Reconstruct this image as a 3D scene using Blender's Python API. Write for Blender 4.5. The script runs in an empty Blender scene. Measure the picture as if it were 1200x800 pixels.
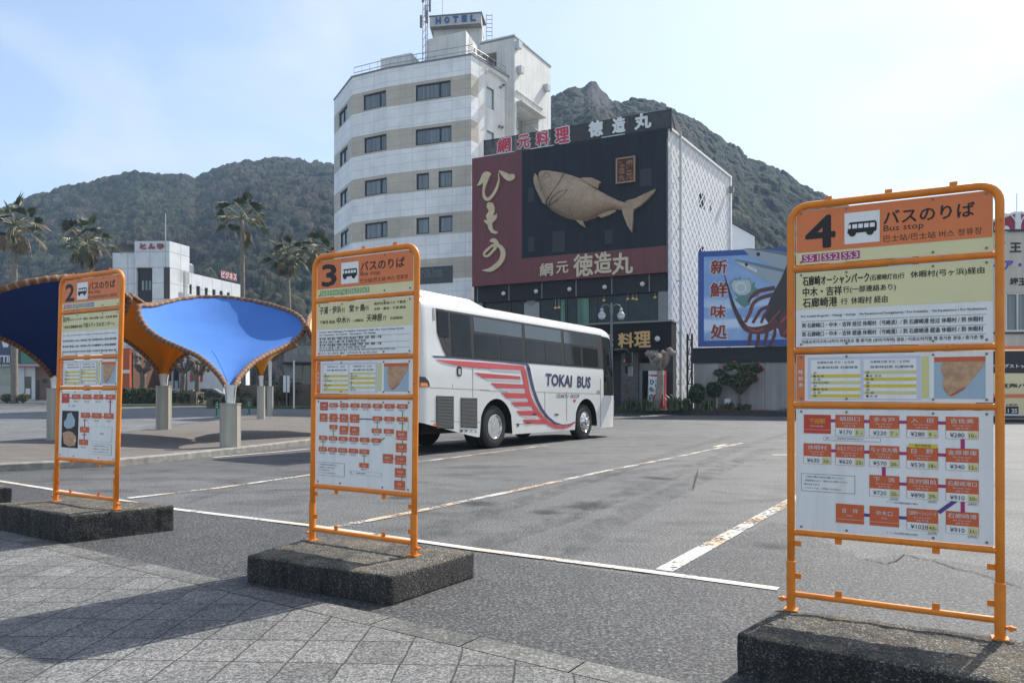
import bpy, math, random
import numpy as np
from mathutils import Vector, Matrix
R = math.radians
SC = bpy.context.scene
COL = SC.collection
random.seed(7)
RNG = np.random.default_rng(11)

# ---------------------------------------------------------------- camera, sky, sun, exposure
FPX, HZ, CX, EYE = 850.0, 467.0, 600.0, 1.2
cd = bpy.data.cameras.new('camera'); cam = bpy.data.objects.new('camera', cd); COL.objects.link(cam)
cam.location = (0, 0, EYE); cam.rotation_euler = (R(90), 0, 0)
cd.sensor_width = 36; cd.lens = FPX / 1200 * 36; cd.shift_y = (HZ - 400) / 1200; cd.clip_end = 5000; cd.clip_start = .05
SC.camera = cam
SUN_EL, SUN_AZ = R(47), R(45)      # azimuth from +Y towards +X
TO_SUN = Vector((math.sin(SUN_AZ) * math.cos(SUN_EL), math.cos(SUN_AZ) * math.cos(SUN_EL), math.sin(SUN_EL)))
w = bpy.data.worlds.new('World'); SC.world = w; w.use_nodes = True
nt = w.node_tree; nt.nodes.clear()
N = nt.nodes.new; L = nt.links.new
out = N('ShaderNodeOutputWorld'); bg = N('ShaderNodeBackground'); L(bg.outputs[0], out.inputs[0])
sky = N('ShaderNodeTexSky'); sky.sky_type = 'NISHITA'; sky.sun_disc = False
sky.sun_elevation = SUN_EL; sky.sun_rotation = SUN_AZ; sky.altitude = 0; sky.air_density = 1.0; sky.dust_density = 1.1; sky.ozone_density = 1.6
tc = N('ShaderNodeTexCoord')
mp = N('ShaderNodeMapping'); mp.inputs['Scale'].default_value = (2.2, 2.2, 5.0); mp.inputs['Location'].default_value = (.7, .2, .4); L(tc.outputs['Generated'], mp.inputs[0])
nz = N('ShaderNodeTexNoise'); nz.inputs['Scale'].default_value = 1.5; nz.inputs['Detail'].default_value = 6; nz.inputs['Roughness'].default_value = .52; nz.inputs['Distortion'].default_value = .35
L(mp.outputs[0], nz.inputs['Vector'])
sep = N('ShaderNodeSeparateXYZ'); L(tc.outputs['Generated'], sep.inputs[0])
ma = N('ShaderNodeMath'); ma.operation = 'MULTIPLY_ADD'; L(sep.outputs[0], ma.inputs[0]); ma.inputs[1].default_value = .20; L(nz.outputs['Fac'], ma.inputs[2])
rp = N('ShaderNodeValToRGB'); rp.color_ramp.elements[0].position = .38; rp.color_ramp.elements[1].position = .74
rp.color_ramp.elements[0].color = (.16, .16, .16, 1); rp.color_ramp.elements[1].color = (.94, .94, .94, 1); L(ma.outputs[0], rp.inputs[0])
mx = N('ShaderNodeMix'); mx.data_type = 'RGBA'; L(rp.outputs[0], mx.inputs['Factor']); L(sky.outputs[0], mx.inputs['A']); mx.inputs['B'].default_value = (3.95, 4.2, 4.35, 1)
L(mx.outputs['Result'], bg.inputs[0]); bg.inputs[1].default_value = .115
sd = bpy.data.lights.new('sun', 'SUN'); sd.energy = 3.9; sd.angle = R(.6); sd.color = (1, .955, .88)
so = bpy.data.objects.new('sun', sd); COL.objects.link(so); so.rotation_euler = (-TO_SUN).to_track_quat('-Z', 'Y').to_euler(); so.location = (20, 20, 40)
SC.view_settings.view_transform = 'Standard'; SC.view_settings.look = 'None'; SC.view_settings.gamma = 1
SC.view_settings.exposure = .98; SC.view_settings.use_curve_mapping = False
SC.cycles.max_bounces = 6; SC.cycles.volume_bounces = 0; SC.cycles.use_denoising = True; SC.cycles.transparent_max_bounces = 12

# ---------------------------------------------------------------- pixel -> place helpers (photo pixels, 1200 x 800)
def G(Y): return .016 * min(max(Y - 24, 0), 56)
def W3(px, py, Y): return Vector(((px - CX) / FPX * Y, Y, EYE + (HZ - py) / FPX * Y))
def gnd(px, py, dz=0.0):
    lo, hi = .5, 400
    f = lambda Y: EYE + (HZ - py) / FPX * Y - G(Y) - dz
    for _ in range(60):
        m = (lo + hi) / 2
        if f(m) > 0: lo = m
        else: hi = m
    p = W3(px, py, lo); p.z = G(lo) + dz
    return p
class Wall:                                   # a vertical plane: origin on plan, ex along it, n outward (to the viewer)
    def __init__(s, p, d):
        s.p = Vector((p[0], p[1], 0)); s.ex = Vector((d[0], d[1], 0)).normalized(); s.ez = Vector((0, 0, 1))
        s.n = s.ex.cross(s.ez); 
        if s.n.y > 0 and abs(s.n.y) > .05: s.n = -s.n
    def hit(s, px, py=HZ):
        k = (px - CX) / FPX
        t = (k * s.p.y - s.p.x) / (s.ex.x - k * s.ex.y)
        Y = s.p.y + t * s.ex.y
        return t, EYE + (HZ - py) / FPX * Y
    def P(s, t, z, o=0.0): return s.p + s.ex * t + s.ez * z + s.n * o

# ---------------------------------------------------------------- materials
MATS = {}
def mat(name, col, rough=.6, metal=0.0, spec=.5, var=0.0, vs=3.0, bump=0.0, bs=20.0, col2=None, coat=0.0, detail=5, streak=False, trans=0.0):
    if name in MATS: return MATS[name]
    m = bpy.data.materials.new(name); m.use_nodes = True; MATS[name] = m
    t = m.node_tree; b = t.nodes['Principled BSDF']
    b.inputs['Roughness'].default_value = rough; b.inputs['Metallic'].default_value = metal; b.inputs['Specular IOR Level'].default_value = spec
    b.inputs['Coat Weight'].default_value = coat
    b.inputs['Base Color'].default_value = (*col, 1)
    if var or bump or col2:
        co = t.nodes.new('ShaderNodeTexCoord')
        src = co.outputs['Object']
        if streak:
            mpn = t.nodes.new('ShaderNodeMapping'); mpn.inputs['Scale'].default_value = (1, 1, .08); t.links.new(src, mpn.inputs[0]); src = mpn.outputs[0]
    if var or col2:
        n = t.nodes.new('ShaderNodeTexNoise'); n.inputs['Scale'].default_value = vs; n.inputs['Detail'].default_value = detail; n.inputs['Roughness'].default_value = .62
        t.links.new(src, n.inputs['Vector'])
        r = t.nodes.new('ShaderNodeValToRGB'); e = r.color_ramp.elements
        e[0].position = .33; e[1].position = .67
        c2 = col2 or tuple(min(1, c * (1 + var)) for c in col)
        c1 = col if col2 else tuple(c * (1 - var) for c in col)
        e[0].color = (*c1, 1); e[1].color = (*c2, 1)
        t.links.new(n.outputs['Fac'], r.inputs[0]); t.links.new(r.outputs[0], b.inputs['Base Color'])
    if bump:
        n2 = t.nodes.new('ShaderNodeTexNoise'); n2.inputs['Scale'].default_value = bs; n2.inputs['Detail'].default_value = 4
        t.links.new(co.outputs['Object'], n2.inputs['Vector'])
        bp = t.nodes.new('ShaderNodeBump'); bp.inputs['Strength'].default_value = bump; bp.inputs['Distance'].default_value = .02
        t.links.new(n2.outputs['Fac'], bp.inputs['Height']); t.links.new(bp.outputs[0], b.inputs['Normal'])
    if trans: b.inputs['Alpha'].default_value = 1 - trans
    return m
class NB:                                     # tiny node-graph helper
    def __init__(s, name):
        s.m = bpy.data.materials.new(name); MATS[name] = s.m; s.m.use_nodes = True; s.t = s.m.node_tree; s.b = s.t.nodes['Principled BSDF']
        s.co = s.t.nodes.new('ShaderNodeTexCoord')
    def n(s, typ, **kw):
        x = s.t.nodes.new('ShaderNode' + typ)
        for k, v in kw.items():
            if hasattr(x, k) and k not in ('Scale',): setattr(x, k, v)
            else: x.inputs[k.replace('_', ' ')].default_value = v
        return x
    def l(s, a, b): s.t.links.new(a, b)
    def noise(s, scale, detail=5, rough=.6, src=None, mapscale=None):
        src = src or s.co.outputs['Object']
        if mapscale:
            mpn = s.n('Mapping'); mpn.inputs['Scale'].default_value = mapscale; s.l(src, mpn.inputs[0]); src = mpn.outputs[0]
        x = s.n('TexNoise'); x.inputs['Scale'].default_value = scale; x.inputs['Detail'].default_value = detail; x.inputs['Roughness'].default_value = rough
        s.l(src, x.inputs['Vector']); return x.outputs['Fac']
    def ramp(s, fac, stops):
        r = s.n('ValToRGB'); e = r.color_ramp.elements
        while len(e) < len(stops): e.new(.5)
        for el, (p, c) in zip(e, stops):
            el.position = p; el.color = (*(c if isinstance(c, tuple) else (c, c, c)), 1)
        s.l(fac, r.inputs[0]); return r.outputs[0]
    def mix(s, fac, a, b, blend='MIX'):
        x = s.n('Mix'); x.data_type = 'RGBA'; x.blend_type = blend
        for key, v in (('Factor', fac), ('A', a), ('B', b)):
            if isinstance(v, (int, float)): x.inputs[key].default_value = v
            elif isinstance(v, tuple): x.inputs[key].default_value = (*v, 1)
            else: s.l(v, x.inputs[key])
        return x.outputs['Result']
    def math(s, op, a, b=0.0, c=None):
        x = s.n('Math'); x.operation = op
        for i, v in enumerate((a, b) if c is None else (a, b, c)):
            if isinstance(v, (int, float)): x.inputs[i].default_value = v
            else: s.l(v, x.inputs[i])
        return x.outputs[0]
    def bump(s, h, strength=.5, dist=.01):
        x = s.n('Bump'); x.inputs['Strength'].default_value = strength; x.inputs['Distance'].default_value = dist; s.l(h, x.inputs['Height']); s.l(x.outputs[0], s.b.inputs['Normal'])
    def col(s, c):
        if isinstance(c, tuple): s.b.inputs['Base Color'].default_value = (*c, 1)
        else: s.l(c, s.b.inputs['Base Color'])
    def rough(s, v):
        if isinstance(v, (int, float)): s.b.inputs['Roughness'].default_value = v
        else: s.l(v, s.b.inputs['Roughness'])

# ---------------------------------------------------------------- mesh builder
XF = {}                                       # object -> its world matrix
def wm(o): return XF.get(o.name, Matrix.Identity(4)) if o else Matrix.Identity(4)
class MB:
    def __init__(s): s.v = []; s.f = []; s.mi = []; s.uv = []; s.hasuv = False; s.nv = 0
    def add(s, vs, fs, m=0, uvs=None):
        k = s.nv
        s.v.extend([tuple(p) for p in vs]); s.nv += len(vs)
        for i, f in enumerate(fs):
            s.f.append(tuple(k + j for j in f)); s.mi.append(m)
            if uvs: s.uv.append(uvs[i]); s.hasuv = True
            else: s.uv.append(None)
    def quad(s, a, b, c, d, m=0, uv=None): s.add([a, b, c, d], [(0, 1, 2, 3)], m, [uv] if uv else None)
    def box(s, o, ex, ey, ez, m=0):           # o = corner
        o, ex, ey, ez = map(Vector, (o, ex, ey, ez))
        p = [o, o + ex, o + ex + ey, o + ey]; q = [x + ez for x in p]
        fs = [(3, 2, 1, 0), (4, 5, 6, 7), (0, 1, 5, 4), (1, 2, 6, 5), (2, 3, 7, 6), (3, 0, 4, 7)]
        if ex.cross(ey).dot(ez) < 0: fs = [f[::-1] for f in fs]
        s.add(p + q, fs, m)
    def cbox(s, c, sx, sy, sz, m=0, rz=0.0):  # centre box
        cs, sn = math.cos(rz), math.sin(rz)
        s.box((c[0] - (sx * cs - sy * sn) / 2, c[1] - (sx * sn + sy * cs) / 2, c[2] - sz / 2), (sx * cs, sx * sn, 0), (-sy * sn, sy * cs, 0), (0, 0, sz), m)
    def prism(s, pts, dv, m=0, caps=True):    # closed polygon of 3D points extruded along dv
        n = len(pts); dv = Vector(dv)
        a = [Vector(p) for p in pts]; b = [p + dv for p in a]
        nrm = sum(((a[i]).cross(a[(i + 1) % n]) for i in range(n)), Vector())
        fl = nrm.dot(dv) > 0
        sides = [((i + 1) % n, i, n + i, n + (i + 1) % n) if not fl else (i, (i + 1) % n, n + (i + 1) % n, n + i) for i in range(n)]
        c = [tuple(range(n)) if not fl else tuple(range(n))[::-1], tuple(range(2 * n - 1, n - 1, -1)) if not fl else tuple(range(n, 2 * n))]
        s.add(a + b, sides + (c if caps else []), m)
    def tube(s, pts, r, n=8, m=0, caps=True, mfun=None):
        pts = [Vector(p) for p in pts]; k = len(pts)
        rs = r if hasattr(r, '__len__') else [r] * k
        t0 = (pts[1] - pts[0]).normalized(); up = Vector((0, 0, 1)) if abs(t0.z) < .9 else Vector((1, 0, 0))
        u = t0.cross(up).normalized(); vs = []
        for i in range(k):
            t = (pts[min(i + 1, k - 1)] - pts[max(i - 1, 0)]).normalized()
            u = (u - t * u.dot(t)).normalized(); v = t.cross(u)
            for j in range(n):
                a = 2 * math.pi * j / n
                vs.append(pts[i] + (u * math.cos(a) + v * math.sin(a)) * rs[i])
        base = s.nv
        for i in range(k - 1):
            mm = mfun(i) if mfun else m
            fs = [(i * n + j, i * n + (j + 1) % n, (i + 1) * n + (j + 1) % n, (i + 1) * n + j) for j in range(n)]
            if i == 0: s.add(vs, fs, mm)
            else:
                for f in fs: s.f.append(tuple(base + q for q in f)); s.mi.append(mm); s.uv.append(None)
        if caps:
            s.f.append(tuple(base + j for j in range(n))[::-1]); s.f.append(tuple(base + (k - 1) * n + j for j in range(n))); s.mi += [m, m]; s.uv += [None, None]
    def lathe(s, c, prof, n=16, m=0, ax=(0, 0, 1), mfun=None):   # prof: (radius, height) along ax
        ax = Vector(ax).normalized(); u = ax.orthogonal().normalized(); v = ax.cross(u); c = Vector(c); vs = []
        for r_, h in prof:
            for j in range(n):
                a = 2 * math.pi * j / n
                vs.append(c + ax * h + (u * math.cos(a) + v * math.sin(a)) * max(r_, 1e-4))
        base = s.nv; s.add(vs, [], m)
        for i in range(len(prof) - 1):
            mm = mfun(i) if mfun else m
            for j in range(n):
                s.f.append((base + i * n + j, base + i * n + (j + 1) % n, base + (i + 1) * n + (j + 1) % n, base + (i + 1) * n + j)); s.mi.append(mm); s.uv.append(None)
        s.f.append(tuple(base + j for j in range(n))[::-1]); s.f.append(tuple(base + (len(prof) - 1) * n + j for j in range(n)))
        s.mi += [mfun(0) if mfun else m, mfun(len(prof) - 2) if mfun else m]; s.uv += [None, None]
    def grid(s, P, m=0):                      # P[i][j] points
        a, b = len(P), len(P[0])
        s.add([p for r_ in P for p in r_], [(i * b + j, i * b + j + 1, (i + 1) * b + j + 1, (i + 1) * b + j) for i in range(a - 1) for j in range(b - 1)], m)
    def build(s, name, mats, parent=None, world=False, smooth=False, **props):
        if not isinstance(mats, (list, tuple)): mats = [mats]
        me = bpy.data.meshes.new(name)
        vs = s.v
        if world and parent:
            inv = wm(parent).inverted(); vs = [inv @ Vector(p) for p in s.v]
        me.from_pydata(vs, [], s.f)
        for m in mats: me.materials.append(m)
        if len(mats) > 1: me.polygons.foreach_set('material_index', s.mi)
        if s.hasuv:
            ul = me.uv_layers.new(name='UVMap'); dat = ul.data
            for p, u in zip(me.polygons, s.uv):
                if u:
                    for li, q in zip(p.loop_indices, u): dat[li].uv = q
        if smooth: me.shade_smooth()
        me.update()
        o = bpy.data.objects.new(name, me); COL.objects.link(o)
        if parent: o.parent = parent; XF[o.name] = wm(parent)
        for k, v in props.items(): o[k] = v
        return o
def smooth_angle(o, deg=35):
    me = o.data; me.shade_smooth()
    me.set_sharp_from_angle(angle=R(deg))
def thing(name, label, cat, loc=(0, 0, 0), rz=0.0, group=None):
    o = bpy.data.objects.new(name, None); COL.objects.link(o); o.location = loc; o.rotation_euler = (0, 0, rz); o.empty_display_size = .3
    o['label'] = label; o['category'] = cat
    if group: o['group'] = group
    XF[o.name] = Matrix.Translation(loc) @ Matrix.Rotation(rz, 4, 'Z')
    return o
def tag(o, label, cat, group=None):
    o['label'] = label; o['category'] = cat
    if group: o['group'] = group
    return o
def kind(o, k): o['kind'] = k; return o
def copy_thing(root, loc, rz, label, sc=None):
    c = root.copy(); COL.objects.link(c); c.location = loc; c.rotation_euler = (0, 0, rz); c['label'] = label
    if sc: c.scale = (sc,) * 3 if not hasattr(sc, '__len__') else sc
    for ch in root.children:
        d = ch.copy(); COL.objects.link(d); d.parent = c
        for g in ch.children:
            e = g.copy(); COL.objects.link(e); e.parent = d
    return c

# ---------------------------------------------------------------- writing
_TX = {}
def glyphs(txt, off):
    key = (txt, off)
    if key not in _TX:
        c = bpy.data.curves.new('t', 'FONT'); c.body = txt; c.resolution_u = 2; c.offset = off
        o = bpy.data.objects.new('t', c)
        me = o.to_mesh()
        vs = np.zeros(len(me.vertices) * 3); me.vertices.foreach_get('co', vs); vs = vs.reshape(-1, 3)[:, :2].copy()
        fs = [tuple(p.vertices) for p in me.polygons]
        o.to_mesh_clear(); bpy.data.objects.remove(o); bpy.data.curves.remove(c)
        _TX[key] = (vs, fs)
    return _TX[key]
def text(mb, txt, P, h, x=0.0, z=0.0, w=None, m=0, align='l', off=.0, slant=0.0, depth=0.0, squash=None, bold=0.0, bstep=.0003):
    """P(a, b) -> 3D; h = capital height; x,z = where the baseline starts (l), is centred (c) or ends (r); w = total width to fit"""
    if bold:                                   # thicken by overprinting shifted copies, each a hair prouder
        for i in range(9):
            a = i * math.pi / 4; r_ = bold * h if i < 8 else 0; dd = bstep * (i + 1); dx, dz = math.cos(a) * r_, math.sin(a) * r_
            Q = lambda a_, b_, d=0, dd=dd: P(a_, b_, d + dd)
            text(mb, txt, Q, h, x + dx, z + dz, w, m, align, off, slant, depth, squash)
        return
    vs, fs = glyphs(txt, off)
    if not len(vs): return
    x0, x1 = vs[:, 0].min(), vs[:, 0].max(); z0, z1 = vs[:, 1].min(), vs[:, 1].max()
    k = h / (z1 - z0); kx = k if w is None else w / (x1 - x0)
    if squash: kx = k * squash
    wd = (x1 - x0) * kx
    ox = x - {'l': 0, 'c': wd / 2, 'r': wd}[align]
    q = [((a - x0) * kx + ox + slant * (b - z0) * k, (b - z0) * k + z) for a, b in vs]
    if not depth: mb.add([P(a, b) for a, b in q], fs, m)
    else:
        mb.add([P(a, b, depth) for a, b in q], fs, m)
        cnt = {}
        for f in fs:
            for i in range(len(f)):
                e = (f[i], f[(i + 1) % len(f)]); cnt[tuple(sorted(e))] = cnt.get(tuple(sorted(e)), []) + [e]
        ed = [v[0] for v in cnt.values() if len(v) == 1]
        n = len(q)
        mb.add([P(a, b, depth) for a, b in q] + [P(a, b, 0) for a, b in q], [(a, a + n, b + n, b) for a, b in ed], m)
    return wd
def ribbon(mb, pts, P, m=0, depth=0.02, sub=4):  # brush stroke: (x, z, width)
    a = np.array(pts, float); n = len(a)
    tt = np.linspace(0, n - 1, (n - 1) * sub + 1); out = []
    for t in tt:                               # Catmull-Rom
        i = min(int(t), n - 2); f = t - i
        p0, p1, p2, p3 = a[max(i - 1, 0)], a[i], a[i + 1], a[min(i + 2, n - 1)]
        out.append(.5 * ((2 * p1) + (-p0 + p2) * f + (2 * p0 - 5 * p1 + 4 * p2 - p3) * f ** 2 + (-p0 + 3 * p1 - 3 * p2 + p3) * f ** 3))
    o = np.array(out); d = np.gradient(o[:, :2], axis=0); d /= np.linalg.norm(d, axis=1)[:, None] + 1e-9
    nn = np.stack([-d[:, 1], d[:, 0]], 1); hw = np.maximum(o[:, 2:3], .001) / 2
    l, r_ = o[:, :2] + nn * hw, o[:, :2] - nn * hw; k = len(o)
    vs = [P(*p, depth) for p in l] + [P(*p, depth) for p in r_] + [P(*p, 0) for p in l] + [P(*p, 0) for p in r_]
    fs = []
    for i in range(k - 1):
        fs += [(i, i + 1, k + i + 1, k + i), (i, 2 * k + i, 2 * k + i + 1, i + 1), (k + i, k + i + 1, 3 * k + i + 1, 3 * k + i)]
    fs += [(0, k, 3 * k, 2 * k), (k - 1, 3 * k - 1, 4 * k - 1, 2 * k - 1)]
    mb.add(vs, fs, m)

# ---------------------------------------------------------------- foliage
def leaves(mb, c, rad, n, size, m=(0,), shell=.55, boxy=False, drop=0.0, clump=0):
    c = np.array(c, float); rad = np.array(rad, float)
    if boxy: p = RNG.uniform(-1, 1, (n, 3)); p[:, 2] = RNG.uniform(-1, 1, n)
    else:
        p = RNG.normal(size=(n, 3)); p /= np.linalg.norm(p, axis=1)[:, None]
        p *= (shell + (1 - shell) * RNG.random(n) ** .7)[:, None]
    if boxy:
        ax = RNG.integers(0, 3, n); sg = RNG.choice([-1, 1], n); msk = RNG.random(n) < .75
        for k in range(3):
            q = msk & (ax == k); p[q, k] = sg[q] * RNG.uniform(.85, 1.03, q.sum())
    if clump:
        cc = RNG.normal(size=(clump, 3)); cc /= np.linalg.norm(cc, axis=1)[:, None]
        d = p @ cc.T; p *= (.82 + .3 * np.clip((d.max(1) - .6) / .4, 0, 1))[:, None]
    p = p * rad + c
    a = RNG.normal(size=(n, 3)); a /= np.linalg.norm(a, axis=1)[:, None]
    b = np.cross(a, RNG.normal(size=(n, 3))); b /= np.linalg.norm(b, axis=1)[:, None]
    s_ = (size * RNG.uniform(.6, 1.4, n))[:, None]
    q0, q1, q2, q3 = p - a * s_, p + b * s_ * .45, p + a * s_, p - b * s_ * .45
    vs = np.stack([q0, q1, q2, q3], 1).reshape(-1, 3)
    k = mb.nv; mb.v.extend(map(tuple, vs)); mb.nv += 4 * n
    mb.f.extend([(k + 4 * i, k + 4 * i + 1, k + 4 * i + 2, k + 4 * i + 3) for i in range(n)])
    mb.mi.extend(RNG.choice(m, n).tolist()); mb.uv.extend([None] * n)
# ================================================================ GROUND, ROAD MARKINGS, PLATFORM
def asphalt(name, c0, c1, spk=.5, patchy=True):
    b = NB(name)
    big = b.noise(.35, 6, .6); fine = b.noise(52, 2, .85); mid = b.noise(3.2, 6, .65)
    base = b.ramp(big, [(.3, c0), (.7, c1)])
    m2 = b.ramp(mid, [(.25, .78), (.75, 1.16)]); c = b.mix(1.0, base, m2, 'MULTIPLY')
    sp = b.ramp(fine, [(.36, 1 - spk * .9), (.5, .9), (.60, 1 + spk), (.70, 1 + spk * 3.0)]); c = b.mix(1.0, c, sp, 'MULTIPLY')
    if patchy:                                   # old repair patches and oil stains
        v = b.n('TexVoronoi'); v.feature = 'F1'; v.inputs['Scale'].default_value = .22; b.l(b.co.outputs['Object'], v.inputs['Vector'])
        cellv = b.n('SeparateColor'); b.l(v.outputs['Color'], cellv.inputs[0])
        pr = b.ramp(cellv.outputs[0], [(.0, .86), (.4, 1.0), (1, 1.1)]); c = b.mix(.8, c, pr, 'MULTIPLY')
        st = b.noise(.9, 7, .62, mapscale=(1, 1.7, 1)); c = b.mix(1.0, c, b.ramp(st, [(.32, .45), (.40, .72), (.50, 1.0)]), 'MULTIPLY')
        ws = b.noise(1.7, 8, .7, mapscale=(1.2, .6, 1)); c = b.mix(b.ramp(ws, [(.60, 0.0), (.74, .34)]), c, (.21, .205, .195))
    b.col(c); b.rough(.72); b.b.inputs['Specular IOR Level'].default_value = .45
    b.bump(fine, .9, .007); return b.m
M_ASPH = asphalt('asphalt', (.073, .073, .074), (.108, .107, .105), .8)
M_ASPH2 = asphalt('asphalt_newer', (.044, .044, .046), (.059, .059, .060), .9, False)
M_ROADL = asphalt('asphalt_glare', (.12, .12, .122), (.15, .15, .15), .3)  # same asphalt made paler, sun glare put into the colour
g = MB()
ys = [-40, -5, 6, 14, 24, 32, 40, 50, 60, 70, 80, 150, 400, 3500]; xs = [-3000, -200, -60, -20, 0, 20, 60, 200, 3000]
g.grid([[(x, y, G(y)) for x in xs] for y in ys])
kind(g.build('ground', M_ASPH), 'structure')

# newer asphalt lies between the stop islands and the white line
KD = Vector((.835, -.55, 0)).normalized(); KN = Vector((.55, .835, 0)).normalized(); K0 = gnd(600, 757)
def kp(t, o, z): return K0 + KD * t + KN * o + Vector((0, 0, z))
def strip(name, pts, m, z=.004, n=1):
    mb = MB(); mb.add([(p.x, p.y, G(p.y) + z) for p in pts], [tuple(range(len(pts)))]); return mb.build(name, m)
def wob(a, b, n, amp, seed=0):
    rr = random.Random(seed); a, b = Vector(a), Vector(b); d = (b - a).normalized(); q = Vector((-d.y, d.x, 0))
    return [a.lerp(b, i / n) + q * (rr.uniform(-amp, amp) if 0 < i < n else 0) for i in range(n + 1)]
far_edge = wob(kp(-14, 1.75, 0), kp(0, 1.62, 0), 30, .012, 3) + wob(gnd(905, 612), gnd(1010, 655), 9, .03, 5) + wob(gnd(1060, 650), kp(9, 1.9, 0), 10, .03, 8)
kind(strip('road_patch', [kp(-14, 0, 0), kp(9, 0, 0)] + far_edge[::-1], M_ASPH2), 'structure')

# pavement of square slabs, with a concrete edge strip
b = NB('paving_slabs')
wn = b.n('TexNoise'); wn.inputs['Scale'].default_value = 7; b.l(b.co.outputs['Object'], wn.inputs['Vector']); wa = b.n('VectorMath'); wa.operation = 'MULTIPLY_ADD'; b.l(wn.outputs['Color'], wa.inputs[0]); wa.inputs[1].default_value = (.02, .02, 0); b.l(b.co.outputs['Object'], wa.inputs[2])
mpn = b.n('Mapping'); mpn.inputs['Rotation'].default_value = (0, 0, R(2.5)); mpn.inputs['Location'].default_value = (.12, .05, 0); b.l(wa.outputs[0], mpn.inputs[0])
br = b.n('TexBrick'); br.offset = 0; br.inputs['Scale'].default_value = 1; br.inputs['Brick Width'].default_value = .258; br.inputs['Row Height'].default_value = .3
br.inputs['Mortar Size'].default_value = .005; br.inputs['Mortar Smooth'].default_value = .35; br.inputs['Bias'].default_value = 0
br.inputs['Color1'].default_value = (.80, .80, .80, 1); br.inputs['Color2'].default_value = (1.12, 1.12, 1.12, 1); br.inputs['Mortar'].default_value = (.26, .25, .24, 1); b.l(mpn.outputs[0], br.inputs['Vector'])
fine = b.noise(85, 2, .8); big = b.noise(1.1, 6, .6)
c = b.ramp(big, [(.3, (.125, .123, .120)), (.7, (.168, .165, .161))])
c = b.mix(1.0, c, br.outputs['Color'], 'MULTIPLY'); c = b.mix(1.0, c, b.ramp(fine, [(.36, .30), (.5, .92), (.64, 1.9)]), 'MULTIPLY')
gr = b.noise(2.6, 7, .7); c = b.mix(1.0, c, b.ramp(gr, [(.33, .78), (.5, 1.0)]), 'MULTIPLY')
b.col(c); b.rough(.85)
h = b.math('MULTIPLY_ADD', br.outputs['Fac'], -1.2, b.math('MULTIPLY', fine, .35)); b.bump(h, .8, .006)
M_SLAB = b.m
mb = MB(); mb.add([kp(-14, -.16, .006), kp(9, -.16, .006), kp(9, -9, .006), kp(-14, -9, .006)], [(3, 2, 1, 0)])
kind(mb.build('pavement', M_SLAB), 'structure')
M_EDGE = asphalt('concrete_edging', (.125, .122, .115), (.165, .16, .15), .45)
mb = MB()
L_ = [(kp(-14 + i * .6, -.16, 0)) for i in range(39)]
for i in range(38):
    a, b2 = kp(-14 + i * .6 + .004, -.158, .008), kp(-14 + i * .6 + .596, -.158, .008)
    c2, d2 = kp(-14 + i * .6 + .596, .005 + random.uniform(-.008, .012), .008), kp(-14 + i * .6 + .004, .005 + random.uniform(-.008, .012), .008)
    mb.add([a, b2, c2, d2], [(0, 1, 2, 3)])
kind(mb.build('pavement_edging', M_EDGE), 'structure')

# painted lines, worn through to the asphalt
def line_paint(name, wear, tint):
    b = NB(name)
    n1 = b.noise(26, 6, .75); n2 = b.noise(2.3, 5, .6)
    k = b.math('ADD', b.math('MULTIPLY', n1, .8), b.math('MULTIPLY', n2, .5))
    a = b.ramp(k, [(wear - .035, 0.0), (wear + .035, 1.0)])
    cc = b.ramp(b.noise(1.3, 4, .6), [(.44, (.55, .54, .51)), (.56, tint)])
    b.col(cc); b.l(a, b.b.inputs['Alpha']); b.rough(.7); return b.m
M_LINE = line_paint('line_paint', .56, (.56, .46, .36)); M_LINE2 = line_paint('line_paint_worn', .635, (.53, .37, .24)); M_LINE3 = line_paint('line_paint_faded', .72, (.5, .46, .4))
def pline(px, wd, m, z=.008):
    pts = [gnd(*p) for p in px]; mb = MB()
    l, r_ = [], []
    for i, p in enumerate(pts):
        d = (pts[min(i + 1, len(pts) - 1)] - pts[max(i - 1, 0)]); d.z = 0; d.normalize(); q = Vector((-d.y, d.x, 0))
        for lst, s_ in ((l, .5), (r_, -.5)):
            v = p + q * wd * s_; v.z = G(v.y) + z; lst.append(v)
    n = len(pts); mb.add(r_ + l, [(i, i + 1, n + i + 1, n + i) for i in range(n - 1)])
    return kind(mb.build('painted_line', m), 'structure')
pline([(-90, 552), (0, 564), (205, 597), (362, 616), (556, 644), (765, 671), (912, 691)], .085, M_LINE, .0095)
pline([(381, 620), (485, 600), (590, 578), (700, 554), (790, 536), (870, 519)], .11, M_LINE2)
pline([(778, 669), (885, 610), (960, 569), (1040, 526)], .13, M_LINE2)
pline([(150, 584), (255, 572), (360, 557), (470, 544), (640, 522)], .11, M_LINE2)
pline([(250, 536), (330, 529), (480, 515)], .12, M_LINE)
pline([(725, 522), (765, 520)], .16, M_LINE3); pline([(905, 533), (935, 533)], .2, M_LINE)
pline([(838, 523.5), (850, 521)], .15, M_LINE)

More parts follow.
